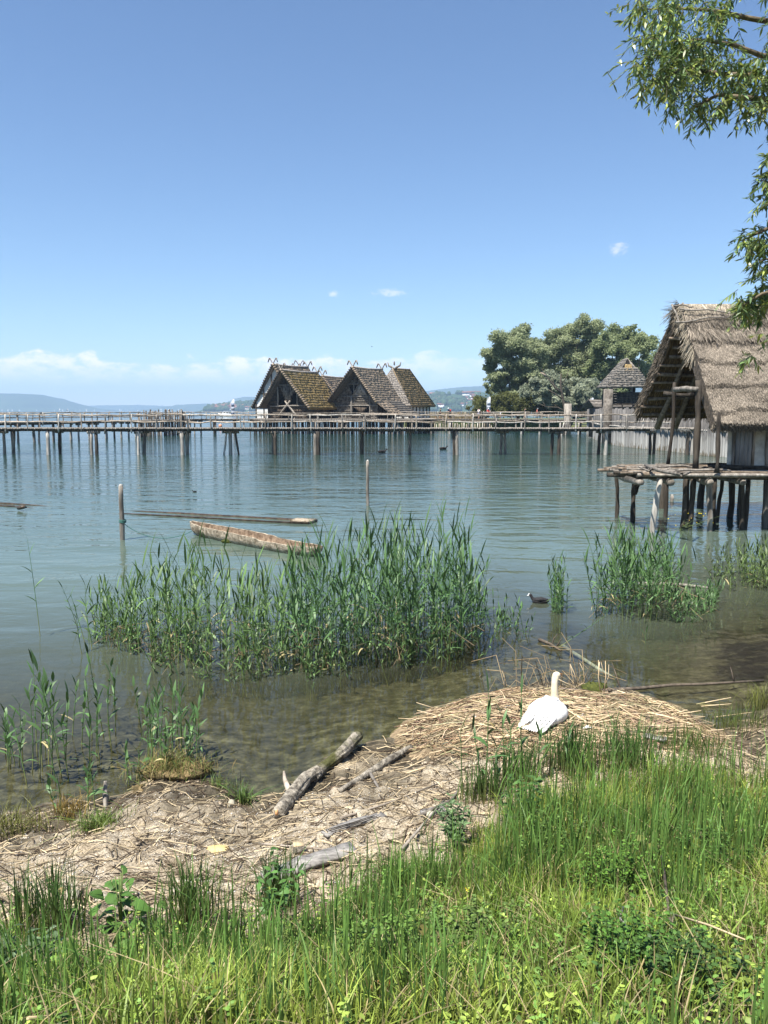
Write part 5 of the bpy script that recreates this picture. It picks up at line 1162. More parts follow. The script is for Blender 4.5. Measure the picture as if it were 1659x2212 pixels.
e, A_, d_, s_, L_, rim = dugout('sunken_dugout', A, B, .42, .055, 0, 'very long dark dugout lying awash, its middle under water', WETW, WETW,
    [(0, .6, 1.1, -.2), (.1, .9, 1.0, -.2), (.5, 1, .7, -.2), (.9, 1, 1.0, -.2), (.97, .95, 1.3, -.1), (1, .85, 1.4, -.05)], ns=60, th=.09, dipfn=lambda t: -.13 * np.exp(-((t - .33) / .13) ** 2) + .0)
build('stern_block', box(MB(), A_ + d_ * (L_ - .35) + np.array([0, 0, .07]), d_ * .36, s_ * .27, np.array([0, 0, .045])), DUG, e)
build('waterline_fill', box(MB(), A_ + d_ * L_ * .5 + np.array([0, 0, -.22]), d_ * L_ * .47, s_ * .2, np.array([0, 0, .03])), WETW, e)
build('bow_knob', path(MB(), [at_z(40, 1097, .1), at_z(52, 1095, .16), at_z(57, 1096, .12)], [.08, .07, .03], 7), WETW, e)

# ------------------------------------------------------------------ reeds
REED = M('reed_green', (.85, .85, .85), (1, 1, 1), 8, rough=.5, attr=True, island=.3, transl=.22, spec=.4)
def reeds(base, H, lean=.06, nleaf=(6, 9), leaf=(.26, .42), green=(.085, .165, .052), yellow=(.30, .27, .10), wl=.013, mb=None, dirn=None, start=.38):
    mb = mb or MB(); n = len(base); base = np.asarray(base, float); H = np.asarray(H, float)
    d = np.stack([rng.normal(0, lean, n), rng.normal(0, lean, n), np.ones(n)], -1)
    if dirn is not None: d[:, :2] += dirn
    t = np.linspace(0, 1, 6); bend = rng.normal(0, .06, (n, 2)); P = base[:, None] + d[:, None] * (H[:, None] * t)[..., None]
    P[..., :2] += bend[:, None] * (H[:, None] * t ** 2)[..., None]
    g, y = np.asarray(green), np.asarray(yellow); tone = rng.uniform(.7, 1.25, (n, 1, 1))
    C = (y * (1 - np.clip(t * 2.6, 0, 1)[:, None]) + g * 1.35 * np.clip(t * 2.6, 0, 1)[:, None])[None] * tone
    tubes(mb, P, np.array([.0058, .0055, .005, .0045, .0035, .002]) * np.ones((n, 1)), 4, C=C)
    k = rng.integers(nleaf[0], nleaf[1] + 1, n); idx = np.repeat(np.arange(n), k); m_ = len(idx)
    pos = np.concatenate([np.linspace(start, .99, q) for q in k]) + rng.normal(0, .02, m_); pos = np.clip(pos, .05, 1)
    f = pos * 5; i0 = np.clip(f.astype(int), 0, 4); fr = (f - i0)[:, None]; a = P[idx, i0] * (1 - fr) + P[idx, i0 + 1] * fr
    par = np.concatenate([np.arange(q) % 2 for q in k]); az = np.repeat(rng.uniform(0, 2 * np.pi, n), k) + par * np.pi + rng.normal(0, .5, m_)
    L_ = rng.uniform(*leaf, m_) * np.repeat(np.clip(H / 1.5, .55, 1.15), k); up = np.interp(pos, [.3, .7, 1], [.75, 1.4, 4.0]) * rng.uniform(.7, 1.3, m_)
    h = np.stack([np.cos(az), np.sin(az), np.zeros(m_)], -1); dr = nrm(h + np.stack([np.zeros(m_), np.zeros(m_), up], -1)); s = np.cross(h, [0, 0, 1.])
    tt = np.linspace(0, 1, 5); sag = np.interp(pos, [.3, .8, 1], [.55, .28, .06]) * rng.uniform(.2, 1.6, m_)
    Q = a[:, None] + dr[:, None] * (L_[:, None] * tt)[..., None] + h[:, None] * (L_[:, None] * .12 * tt ** 2)[..., None]; Q[..., 2] -= (sag * L_)[:, None] * tt ** 2.2
    W = np.array([.35, .95, 1, .62, .04]) * (wl * rng.uniform(.6, 1.25, m_))[:, None]
    dry = (pos < .42) & (rng.random(m_) < .22)
    Cl = np.where(dry[:, None], np.array([.36, .30, .15]), g) * rng.uniform(.65, 1.35, (m_, 1))
    ribbons(mb, Q, W, nrm(s + rng.normal(0, .25, (m_, 3))), Cl); return mb
def scatter_px(n, poly):
    xs_ = [p[0] for p in poly]; lo_ = [p[1] for p in poly]; hi_ = [p[2] for p in poly]; out = []
    while len(out) < n:
        x = rng.uniform(xs_[0], xs_[-1]); y = rng.uniform(np.interp(x, xs_, lo_), np.interp(x, xs_, hi_)); out.append((x, y)) if noise2(x * .028, y * .045) > -.27 else None
    return np.array(out)
def reed_bed(n, poly, top, lab, hs=(.62, 1.08), **kw):
    px = scatter_px(n, poly); base, H = [], []
    for x, y in px:
        b = at_z(x, y, 0); tz = at_y(x, np.interp(x, [q[0] for q in top], [q[1] for q in top]), b[1])[2]; base.append([b[0], b[1], -.35]); H.append(max(.45, (tz + .35) * rng.uniform(*hs)))
    tag(build('reed_bed', reeds(base, H, **kw), REED, color=True, kind='stuff'), lab, 'reeds')
reed_bed(230, [(195, 1355, 1395), (330, 1340, 1430), (480, 1340, 1465), (640, 1335, 1460)],
         [(195, 1285), (300, 1255), (400, 1205), (480, 1205), (560, 1250), (640, 1225)], 'left lower half of the wide reed bed standing in front of the dugout', hs=(.45, 1.12), wl=.014, green=(.10, .175, .05), yellow=(.36, .32, .13))
reed_bed(280, [(630, 1335, 1460), (800, 1325, 1445), (960, 1315, 1430), (1045, 1330, 1415)],
         [(620, 1225), (700, 1180), (760, 1185), (820, 1150), (900, 1185), (960, 1150), (1010, 1190), (1045, 1230)], 'right taller half of the wide reed bed beside the dugout stern', hs=(.55, 1.1), wl=.015, green=(.075, .15, .05))
reed_bed(150, [(330, 1400, 1440), (480, 1430, 1475), (640, 1430, 1470), (850, 1400, 1445), (1040, 1390, 1425)], [(330, 1340), (480, 1370), (640, 1360), (850, 1330), (1040, 1320)], 'low yellowing reed shoots along the front of both halves of the wide bed', hs=(.6, 1.0), yellow=(.36, .30, .12), green=(.09, .15, .045), leaf=(.2, .34), lean=.2)
def dead_reeds(n, poly):
    px = scatter_px(n, poly); b = np.array([at_z(x, y, -.1) for x, y in px]); az = rng.uniform(0, 6.28, n); le = rng.uniform(.3, 1.1, n); tl = rng.uniform(.3, 1.3, n)
    k = b + np.stack([np.cos(az) * le * .35 * np.sin(tl), np.sin(az) * le * .35 * np.sin(tl), le * .55 * np.cos(tl) + .1], -1); e = k + np.stack([np.cos(az + .4) * le * .4, np.sin(az + .4) * le * .4, rng.uniform(-.3, .1, n) * le], -1); e[:, 2] = np.maximum(e[:, 2], .01)
    mb = MB(); tubes(mb, np.stack([b, k, e], 1), .0048 * rng.uniform(.6, 1.3, (n, 1)), 4, C=np.array([.36, .27, .15]) * rng.uniform(.35, 1.2, (n, 1)))
    tag(build('dead_reeds', mb, REED, color=True, kind='stuff'), 'broken brown reed stems fallen among the reed beds', 'reeds')
dead_reeds(260, [(200, 1370, 1410), (330, 1380, 1440), (480, 1390, 1470), (640, 1380, 1465), (800, 1370, 1450), (1045, 1350, 1425), (1046, 1500, 1501), (1270, 1500, 1501), (1275, 1300, 1340), (1480, 1290, 1340)])
reed_bed(24, [(690, 1350, 1400), (1030, 1340, 1400)], [(690, 1130), (740, 1170), (800, 1105), (850, 1150), (900, 1150), (957, 1095), (990, 1130), (1030, 1175)], 'tall dark reeds rising above the right half of the wide bed', hs=(.88, 1.02), lean=.03, leaf=(.34, .5))
reed_bed(135, [(1275, 1290, 1330), (1340, 1280, 1345), (1400, 1280, 1350), (1470, 1290, 1335)], [(1275, 1210), (1310, 1160), (1370, 1170), (1420, 1165), (1475, 1215)], 'reed clump standing in the water below the hut', lean=.1, leaf=(.26, .44), wl=.015)
reed_bed(36, [(1192, 1300, 1328), (1226, 1300, 1330)], [(1192, 1215), (1226, 1225)], 'small narrow reed clump beside the coot', leaf=(.18, .3), yellow=(.32, .33, .14))
reed_bed(60, [(1470, 1300, 1350), (1545, 1280, 1320)], [(1470, 1270), (1545, 1255)], 'short leaning reeds right of the clump below the hut', lean=.3, leaf=(.2, .36))
reed_bed(110, [(1545, 1240, 1280), (1600, 1235, 1275), (1700, 1230, 1275)], [(1545, 1195), (1600, 1190), (1700, 1160)], 'ragged yellow green reeds at the right edge of the water', lean=.3, leaf=(.2, .36), yellow=(.34, .30, .10), green=(.10, .15, .04))
reed_bed(26, [(1060, 1340, 1390), (1140, 1330, 1390)], [(1060, 1290), (1140, 1290)], 'a few thin reed shoots right of the wide bed', hs=(.5, 1.1), lean=.18, leaf=(.2, .3))
# single reeds: each a plant of its own
def reed_plant(b, H, lab, group, lean=.06, nl=(5, 8), leaf=(.2, .34), wl=.013, dirn=None, **kw):
    st_ = np.asarray(b, float); o = build('reed', reeds([st_], [H], lean=lean, nleaf=nl, leaf=leaf, wl=wl, dirn=dirn, **kw), REED, loc=tuple(st_), color=True); tag(o, lab, 'reed', group); return o
q = at_z(88, 1386, -.1); reed_plant(q, 1.75, 'single thin reed alone in open water at the left edge', None, .0, (5, 6), (.2, .3), dirn=np.array([[-.05, 0]]))
for x, y, yt in ((185, 1395, 1290), (170, 1365, 1275), (200, 1410, 1300), (178, 1420, 1325)):
    q = at_z(x, y, -.05); reed_plant(q, at_y(x, yt, q[1])[2] + .1, {185: 'leaning reed at the left end of the bed, second from the right of four', 170: 'leaning reed at the left end of the bed, leftmost of four', 200: 'leaning reed at the left end of the bed, rightmost of four', 178: 'leaning reed at the left end of the bed, second from the left of four'}[x], 'reeds leaning out at the left end of the bed', .05, dirn=np.array([[-.18, 0]]))
_o = 'first second third fourth fifth sixth seventh eighth ninth'.split(); ORD = ['first', 'second', 'third', 'fourth', 'fifth', 'sixth', 'seventh', 'eighth', 'ninth', 'tenth', 'eleventh', 'twelfth', 'thirteenth', 'fourteenth', 'fifteenth', 'sixteenth', 'seventeenth', 'eighteenth', 'nineteenth', 'twentieth', 'twenty-first', 'twenty-second'] + ['twenty-' + w_ for w_ in _o[2:]] + ['thirtieth'] + ['thirty-' + w_ for w_ in _o] + ['fortieth'] + ['forty-' + w_ for w_ in _o]
L1 = ((22, 1668, 1560), (40, 1655, 1575), (50, 1660, 1570), (30, 1650, 1580), (106, 1690, 1475), (85, 1675, 1490), (98, 1635, 1440), (165, 1690, 1440), (160, 1672, 1455), (136, 1690, 1500), (128, 1655, 1480), (190, 1600, 1480), (263, 1650, 1510), (255, 1640, 1490), (275, 1600, 1400), (285, 1570, 1430), (400, 1610, 1490), (408, 1625, 1530), (480, 1640, 1460), (470, 1630, 1480), (490, 1645, 1500), (520, 1650, 1540), (14, 1640, 1545), (28, 1663, 1590), (60, 1640, 1520), (72, 1700, 1560), (112, 1668, 1500), (120, 1640, 1530), (148, 1700, 1585), (173, 1650, 1500), (182, 1690, 1560), (215, 1620, 1500), (238, 1665, 1560), (244, 1600, 1450), (295, 1625, 1500), (305, 1590, 1455), (392, 1640, 1540), (415, 1600, 1510), (440, 1655, 1570), (463, 1620, 1490), (505, 1625, 1530))
XS1 = [q * .82 for q in sorted(v[0] for v in L1)]
for x, y, yt in L1:
    x, y = x * .82, y; q = at_z(x, y, -.06); H = at_y(x, yt, q[1])[2] + .06
    reed_plant(q, max(H, .35), ('%s reed in the shallows at the left shore, %s from the left edge' % ('tall slender' if H > .62 else 'short slender', ORD[XS1.index(x)])), 'slender reeds in the left shallows', .08, (5, 7), (.22, .36), .016)
L2 = ((330, 1650, 1470), (345, 1655, 1480), (318, 1660, 1520), (352, 1665, 1500), (338, 1640, 1500), (325, 1668, 1560), (360, 1668, 1590), (372, 1660, 1480), (395, 1660, 1520), (415, 1668, 1560), (430, 1660, 1530), (408, 1672, 1590), (310, 1610, 1480), (240, 1560, 1460), (300, 1690, 1610), (280, 1700, 1620), (205, 1745, 1640), (190, 1755, 1660), (120, 1750, 1690), (135, 1745, 1660))
XS2 = sorted(v[0] for v in L2)
for x, y, yt in L2:
    q = on_ground(x, y); H = at_y(x, yt, q[1])[2] - q[2]
    reed_plant(q - np.array([0, 0, .03]), max(H, .3), 'reed rising along the left shore around the mossy tussock, %s from the left' % ORD[XS2.index(x)], 'reeds around the mossy tussock', .09, (5, 7), (.2, .32), .015)
L3 = ((1048, 1735, 1480, .017), (1040, 1725, 1570, .016), (1090, 1700, 1530, .017), (1128, 1690, 1470, .016), (1105, 1690, 1560, .016), (1160, 1690, 1580, .016), (1000, 1730, 1560, .014), (1075, 1715, 1600, .016), (1220, 1680, 1570, .014))
XS3 = sorted(v[0] for v in L3)
for x, y, yt, wl in L3:
    q = on_ground(x, y); H = at_y(x, yt, q[1])[2] - q[2]
    reed_plant(q, max(H * .92, .4), 'broad leaved reed at the grass edge before the nest, %s from the left' % ORD[XS3.index(x)], 'broad reeds in front of the nest', .06, (4, 6), (.24, .38), wl, start=.4)
q0, q1 = at_z(1199, 1400, 0), at_z(1350, 1350, .28)
reed_plant((q0[0], q0[1], -.03), .45, 'reed bent low over the water between the swan and the right reed clump', None, 0., (6, 7), (.3, .4), .014, dirn=np.array([[2.0, .9]]))
q0 = at_z(1395, 1382, 0); reed_plant((q0[0], q0[1], -.2), .34, 'short drooping reed floating below the right reed clump', None, .1, (4, 5), (.3, .36), .016)
# ------------------------------------------------------------------ sticks and poles in the water
STICK = M('wet_stick', (.05, .04, .03), (.15, .12, .09), 12)
def stick(name, pts, r, mat, lab, cat='stick', group=None, twigs=0):
    pts = [np.asarray(p_, float) for p_ in pts]; e = empty(name, pts[0], lab, cat, group)
    build('stem', path(MB(), pts, np.linspace(r, r * .55, len(pts)), 7), mat, e)
    for k in range(twigs):
        i = rng.integers(0, len(pts) - 1); a = pts[i] * .5 + pts[i + 1] * .5; b = a + rng.normal(0, .12, 3) + np.array([0, 0, .06]); build('twig', path(MB(), [a, (a + b) / 2 + rng.normal(0, .01, 3), b], [r * .5, r * .35, r * .15], 5), mat, e)
    return e
stick('sunken_pole', [at_z(1215, 1395, -.10), at_z(1300, 1450, -.11), at_z(1390, 1505, -.09), at_z(1490, 1572, -.05)], .035, WOOD_PALE, 'long pale pole lying under water behind the nest', 'pole')
stick('branch', [at_z(1300, 1492, .10), at_z(1380, 1487, .02), at_z(1450, 1480, .0), at_z(1520, 1478, .01), at_z(1650, 1470, .01)], .028, STICK, 'long dark branch floating from the nest to the right edge', 'branch', twigs=3)
stick('branch', [at_z(1165, 1382, .03), at_z(1190, 1392, .05), at_z(1212, 1406, .0)], .03, STICK, 'short dark branch in the water behind the swan', 'branch', twigs=2)
stick('log', [at_z(1380, 1262, .02), at_z(1460, 1262, .05), at_z(1545, 1272, .0)], .05, WOOD_GREY, 'grey log half sunk among the reeds under the hut', 'log', twigs=1)
stick('twig', [at_z(1190, 1400, -.05), at_z(1197, 1378, .1), at_z(1205, 1370, .16)], .012, STICK, 'upright dead twig in the water left of the short dark branch', 'twig')
# ------------------------------------------------------------------ nest and swan
NST = M('nest_straw', (.85, .85, .85), (1, 1, 1), 20, attr=True, island=.4)
NCX, NCY = 2.0, 8.75
def nest_z(X, Y):
    u = (X - NCX) / 1.7; v = (Y - NCY) / np.where(Y > NCY, 1.25, 1.6); r = np.sqrt(u ** 2 + v ** 2)
    return ground_z(X, Y) * (1 - np.clip(1.25 - r, 0, 1)) + np.clip(1.25 - r, 0, 1) * .16 + .12 * np.clip(1 - r ** 1.7, 0, 1) + .05 * fbm(X * 3, Y * 3, 3) * (r < 1.15)
nest = empty('swan_nest', (NCX, NCY, .1), 'broad heaped nest of broken straw coloured reed stalks at the water edge', 'nest')
xs = np.linspace(NCX - 2.1, NCX + 2.1, 90); ys = np.linspace(NCY - 1.7, NCY + 1.45, 80); X, Y, Q = grid(xs, ys); r_ = np.sqrt(((X - NCX) / 1.9) ** 2 + ((Y - NCY) / 1.35) ** 2)
zz = nest_z(X, Y) + .012 * fbm(X * 18, Y * 18, 2); zz = np.where(r_ > 1.0, zz - (r_ - 1.0) * 1.2, zz)
mb = MB(); mb.add(np.stack([X, Y, zz], -1), Q=Q); build('mound', mb, M('nest_litter', (.10, .07, .04), (.33, .25, .15), 14, bump=.03), nest, smooth=True)
def straws(n, cx, cy, rx, ry, zf, L_=(.15, .55), r=.0042, pw=.6, col=(.50, .385, .235), mb=None, tilt=.10):
    a = rng.uniform(0, 2 * np.pi, n); q = rng.random(n) ** pw; X = cx + rx * q * np.cos(a); Y = cy + ry * q * np.sin(a)
    az = rng.normal(.0, .75, n) + (rng.random(n) < .3) * rng.uniform(0, np.pi, n); l = rng.uniform(*L_, n) / 2; dx, dy = np.cos(az) * l, np.sin(az) * l
    z0 = zf(X - dx, Y - dy); z1 = zf(X + dx, Y + dy); zm = zf(X, Y); lift = rng.uniform(.004, .045, n)
    P = np.stack([np.stack([X - dx, Y - dy, np.maximum(z0, zm - .06) + lift + rng.normal(0, tilt, n) * l * .4], -1), np.stack([X, Y, zm + lift + .008], -1), np.stack([X + dx, Y + dy, np.maximum(z1, zm - .06) + lift + rng.normal(0, tilt, n) * l * .4], -1)], 1)
    C = np.asarray(col) * (rng.uniform(.25, 1.25, (n, 1)) * np.array([1, 1, 1]) + rng.normal(0, .05, (n, 3))) * np.where(rng.random((n, 1)) < .25, np.array([.42, .38, .36]), 1)
    mb = mb or MB(); tubes(mb, P, r * rng.uniform(.6, 1.4, (n, 1)), 4, C=np.clip(C, .02, .8), cap=False); return mb
build('stalk_layer', straws(5600, NCX, NCY, 1.75, 1.3, nest_z, (.10, .42), .0034), NST, nest, color=True, kind='stuff')
STALK = M('straw_stalk', (.40, .30, .17), (.62, .50, .33), 10, objrand=.3)
for k in range(180):
    mb = straws(1, NCX + rng.normal(0, .6), NCY + rng.normal(-.1, .4), .7, .5, nest_z, (.4, .8), .0062, tilt=.25); build('stalk', mb, STALK, nest)
for k in range(9):                                                         # stalks sticking up behind the swan
    x, y = rng.uniform(1240, 1330), rng.uniform(1475, 1500); b = at_z(x, y, .12); t_ = b + np.array([rng.uniform(-.45, .15), rng.normal(0, .1), rng.uniform(.18, .42)]); build('stalk', path(MB(), [b, (b + t_) / 2 + rng.normal(0, .01, 3), t_], [.007, .006, .004], 5), STALK, nest)
for k in range(14):
    x = rng.choice([rng.uniform(930, 1000), rng.uniform(1440, 1560)]); y = rng.uniform(1530, 1600); b = on_ground(x, y) + np.array([0, 0, .06]); s_ = 1 if x > 1200 else -1; t_ = b + np.array([s_ * rng.uniform(.2, .45), rng.normal(0, .08), rng.uniform(.0, .12)]); build('stalk', path(MB(), [b, (b + t_) / 2, t_], [.007, .006, .004], 5), STALK, nest)
SWANM = M('swan_plumage', (.74, .73, .70), (.84, .83, .80), 8, rough=.7, bump=.006); SWANN = M('swan_neck_plumage', (.55, .44, .28), (.74, .66, .50), 5, rough=.7)
sw = at_z(1180, 1566, .40); swz = float(nest_z(sw[0], sw[1])); sw = at_z(1180, 1566, swz)
swan = empty('swan', sw, 'white swan sitting on its nest with neck upright, facing the lake', 'swan'); swan.rotation_euler.z = R(52); swan.scale = (.93, 1.04, .86)
def put(nm, me, par): o = bpy.data.objects.new(nm, me); COL.objects.link(o); o.parent = par; return o
mb = MB()
st_ = [(-.36, .02, .07, .06), (-.30, .09, .055, .10), (-.20, .155, .11, .14), (-.05, .20, .155, .165), (.08, .205, .165, .165), (.18, .175, .15, .15), (.25, .11, .10, .14), (.28, .03, .03, .13)]
th = np.linspace(0, 2 * np.pi, 22, endpoint=False); V = np.array([[(x, w * math.cos(a), zc + h * math.sin(a)) for a in th] for x, w, h, zc in st_]); n_ = len(st_)
i, j = np.meshgrid(np.arange(n_ - 1), np.arange(22), indexing='ij'); mb.add(V, Q=np.stack([i * 22 + j, (i + 1) * 22 + j, (i + 1) * 22 + (j + 1) % 22, i * 22 + (j + 1) % 22], -1))
for c in (0, n_ - 1): cc = len(V.reshape(-1, 3)); mb.add(np.concatenate([V[c], V[c].mean(0, keepdims=True)]), T=[[k, (k + 1) % 22, 22] if c else [(k + 1) % 22, k, 22] for k in range(22)])
path(mb, [(.14, 0, .20), (.20, 0, .27), (.20, 0, .34)], [.10, .07, .05], 14)
me = remesh('body', mb, .011, SWANM, 8); put('body', me, swan)
mb = MB(); path(mb, [(.16, 0, .20), (.205, 0, .27), (.205, 0, .34), (.195, 0, .43), (.195, 0, .51), (.205, 0, .565), (.235, 0, .59)], [.075, .055, .043, .038, .036, .040, .036], 16); ball(mb, (.235, 0, .592), (.065, .042, .045), 16, 10)
put('neck', remesh('neck', mb, .008, SWANN, 5), swan)
BILL = M('orange_bill', (.50, .16, .03), (.60, .22, .05), 6, rough=.4)
mb = MB(); path(mb, [(.28, 0, .59), (.33, 0, .575), (.375, 0, .562)], [.020, .016, .010], 10); put('bill', mesh_of('bill', mb, BILL, smooth=True), swan)
mb = MB(); ball(mb, (.29, 0, .607), (.016, .013, .014)); put('bill_knob', mesh_of('bill_knob', mb, BLACK, smooth=True), swan)
for sg in (-1, 1):
    mb = MB(); ball(mb, (.272, sg * .033, .60), .007, 8, 6); put('eye', mesh_of('eye', mb, BLACK, smooth=True), swan)
    mb = MB(); rows_ = 4                                                   # folded wing: rows of overlapping feathers
    for row in range(4):
        for k in range(9):
            u = k / 8; x = .15 - .40 * u - .02 * row; w = sg * (.05 + .028 * row + .015 * math.sin(u * 3)); z = .322 - .028 * row - .120 * u ** 1.6 - .016 * (row / 5) ** 2 * 2 + .008
            L2 = .09 + .03 * u; d2 = np.array([-1, -sg * .18 * u, -.30 - .10 * u]); d2 = d2 / np.linalg.norm(d2)
            a = np.array([x, w, z]); s2 = np.array([0, 1, -.6 * sg * (row / 5)]); s2 = s2 / np.linalg.norm(s2)
            P_ = np.array([[a, a + d2 * L2 * .5 + (0, 0, .012), a + d2 * L2]]); ribbons(mb, P_, np.array([[.024, .030, .010]]), s2[None])
    me = mesh_of('wing', mb, SWANM); o = put('wing', me, swan); so_ = o.modifiers.new('t', 'SOLIDIFY'); so_.thickness = .004
mb = MB()
for k in range(7): a = np.array([-.27, (k - 3) * .022, .11]); ribbons(mb, np.array([[a, a + (-.09, (k - 3) * .004, -.01), a + (-.16, (k - 3) * .002, -.03)]]), np.array([[.016, .018, .004]]), np.array([[0, 1., 0]]))
o = put('tail', mesh_of('tail', mb, SWANM), swan); so_ = o.modifiers.new('t', 'SOLIDIFY'); so_.thickness = .004
for i_, (x, y) in enumerate(((1010, 1552), (1250, 1548), (1265, 1546), (1258, 1575), (1090, 1528))):
    p_ = on_ground(x, y); z_ = float(nest_z(p_[0], p_[1])); p_ = at_z(x, y, z_ + .04); mb = MB()
    P_ = np.array([[p_, p_ + (.06, .02, .02), p_ + (.13, .03, .005)]]); ribbons(mb, P_, np.array([[.008, .016, .004]]), np.array([[0, .8, .6]])); o = build('feather', mb, SWANM, loc=tuple(p_)); tag(o, ('white feather on the nest far left of the swan', 'white feather just right of the swan', 'white feather on the straw, rightmost of the pair beside the swan', 'white feather on the straw nearest the grass right of the swan', 'white feather lying behind the swan to its left')[i_], 'feather', 'feathers on the nest'); so_ = o.modifiers.new('t', 'SOLIDIFY'); so_.thickness = .003
# ------------------------------------------------------------------ driftwood, boards and stones on the sand
DRIFT = M('driftwood_bark', (.08, .068, .052), (.44, .39, .31), 16, bump=.05, c3=(.075, .075, .025), c3scale=3.0, c3cut=.60); HEART = M('broken_heartwood', (.40, .17, .06), (.60, .36, .18), 9)
def lump_log(name, pts, rad, mat, parent, n=60, sides=30, amp=.26):
    pts = np.asarray(pts, float); t0 = np.linspace(0, 1, len(pts)); t = np.linspace(0, 1, n); P = np.stack([np.interp(t, t0, pts[:, k]) for k in range(3)], -1)
    for _ in range(3): P[1:-1] = (P[:-2] + 2 * P[1:-1] + P[2:]) / 4
    r = np.interp(t, t0, rad); mb = MB(); tubes(mb, P[None], r[None], sides, cap=True); V = mb.V[0]; A = V[:n * sides].reshape(n, sides, 3)
    i, j = np.meshgrid(np.arange(n), np.arange(sides), indexing='ij'); k = 1 + amp * fbm(i * .075 + pts[0, 0] * 9, j * .26, 4) + amp * .8 * noise2(i * .035, j * .93) + .06 * noise2(i * .5, j * 1.7)
    A = P[:, None] + (A - P[:, None]) * k[..., None]; mb.V[0] = np.concatenate([A.reshape(-1, 3), V[n * sides:]]); return build(name, mb, mat, parent, smooth=True)
def G(x, y, dz=0): q = on_ground(x, y); q[2] += dz; return q
root = empty('driftwood_log', G(680, 1700), 'thick weathered driftwood log lying from the sand to the water', 'log')
lump_log('near_trunk', [G(602, 1768, .05), G(632, 1732, .07), G(660, 1700, .08), G(686, 1678, .06)], [.055, .066, .060, .055], DRIFT, root)
lump_log('far_trunk', [G(676, 1688, .05), G(706, 1662, .05), G(738, 1640, .07), G(772, 1612, .11)], [.056, .05, .056, .064], DRIFT, root)
build('broken_end', ball(MB(), G(598, 1772, .07), (.016, .013, .022), 9, 6, jag=.3), HEART, root)
build('branch_stub', path(MB(), [G(625, 1722, .06), G(616, 1712, .13), G(614, 1702, .17)], [.03, .022, .012], 6), RAIL, root)
root = empty('dead_branch', G(800, 1690), 'grey barkless branch lying behind the thick driftwood log', 'branch')
lump_log('stem', [G(735, 1712, .02), G(790, 1682, .03), G(840, 1650, .04), G(888, 1622, .04)], [.022, .035, .042, .03], DRIFT, root, 26, 9); lump_log('side_branch', [G(800, 1678, .03), G(812, 1700, .03), G(822, 1712, .01)], [.02, .016, .008], WOOD_GREY, root, 10, 7)
def plank(pts, w, h, mat, lab):
    e = empty('driftwood_board', pts[0], lab, 'board'); pts = np.asarray(pts, float); n = 12; t = np.linspace(0, 1, n); t0 = np.linspace(0, 1, len(pts)); P = np.stack([np.interp(t, t0, pts[:, k]) for k in range(3)], -1); d = nrm(P[-1] - P[0]); s = nrm(np.cross(d, (0, 0, 1)))
    up = np.cross(s, d); V = []
    for q in P: V += [q - s * w * (1 + rng.normal(0, .04)), q + s * w * (1 + rng.normal(0, .04)), q + s * w * .97 + up * h, q - s * w * .97 + up * h * (1 + rng.normal(0, .15))]
    Q_ = [[i * 4 + j, i * 4 + (j + 1) % 4, i * 4 + 4 + (j + 1) % 4, i * 4 + 4 + j] for i in range(n - 1) for j in range(4)]; mb = MB(); mb.add(V, Q=Q_ + [[0, 3, 2, 1], [4 * n - 4, 4 * n - 3, 4 * n - 2, 4 * n - 1]]); build('board', mb, mat, e)
    mb = MB(); 
    for k in range(3): pole(mb, P[1] + s * w * (k - 1) * .5 + up * (h + .001), P[-2] + s * w * (k - 1) * .45 + up * (h + .001), .004, .003, k=5, sides=4, wob=.004)
    build('split_grain', mb, WOOD_DARK, e)
DB = M('sun_bleached_board', (.13, .12, .11), (.33, .31, .28), 14, bump=.01, stretch=(1, 3, 1))
plank([G(570, 1905, .0), G(660, 1872, .015), G(765, 1836, .0)], .075, .035, DB, 'widest grey board half buried near the grass edge')
plank([G(700, 1806, .0), G(760, 1785, .012), G(830, 1765, .0)], .045, .025, DB, 'grey board lying in the sand between the log and the widest board')
plank([G(910, 1760, .0), G(960, 1752, .01)], .05, .02, DB, 'short grey board in the sand at the edge of the grass')
plank([G(1390, 1602, .06), G(1440, 1612, .06)], .05, .02, DB, 'pale flat board on the right side of the nest')
SAW = M('sawn_wood', (.38, .29, .17), (.56, .45, .28), 12); STONE_Y = M('yellow_stone', (.42, .31, .12), (.62, .50, .25), 5, bump=.02); STONE = M('pale_stone', (.28, .25, .19), (.50, .46, .36), 4, bump=.03); 
def stone(x, y, r, mat, lab, group=None, dz=0.):
    c = G(x, y, dz); mb = MB(); ball(mb, c, r, 14, 9, jag=.06); o = build('stone', mb, mat, loc=tuple(c), smooth=True); tag(o, lab, 'stone', group)
stone(470, 1836, (.10, .055, .035), STONE_Y, 'flat yellow stone lying on the sand in the middle of the beach')
stone(157, 1936, (.055, .05, .04), STONE, 'round pale stone left of its twin at the lower left of the sand'); stone(217, 1942, (.07, .055, .045), STONE, 'round pale stone right of its twin at the lower left of the sand'); stone(130, 1925, (.03, .03, .025), STONE_Y, 'small yellowish stone beside the two round pale stones')
stone(500, 1738, (.035, .03, .05), STONE, 'upright pinkish stone by the grass tuft at the water line'); stone(930, 1760, (.05, .04, .03), STONE, 'pale stone beside the short grey board')
e = empty('wood_chunk', G(645, 1842), 'short sawn chunk of orange brown wood on the sand', 'wood chunk'); c = G(645, 1842, .035)
build('bark_side', box(MB(), c, (.04, .01, 0), (-.008, .035, 0), (0, 0, .033)), DRIFT, e); build('sawn_face', box(MB(), c + np.array([0, 0, .036]), (.039, .01, 0), (-.008, .034, 0), (0, 0, .003)), SAW, e)
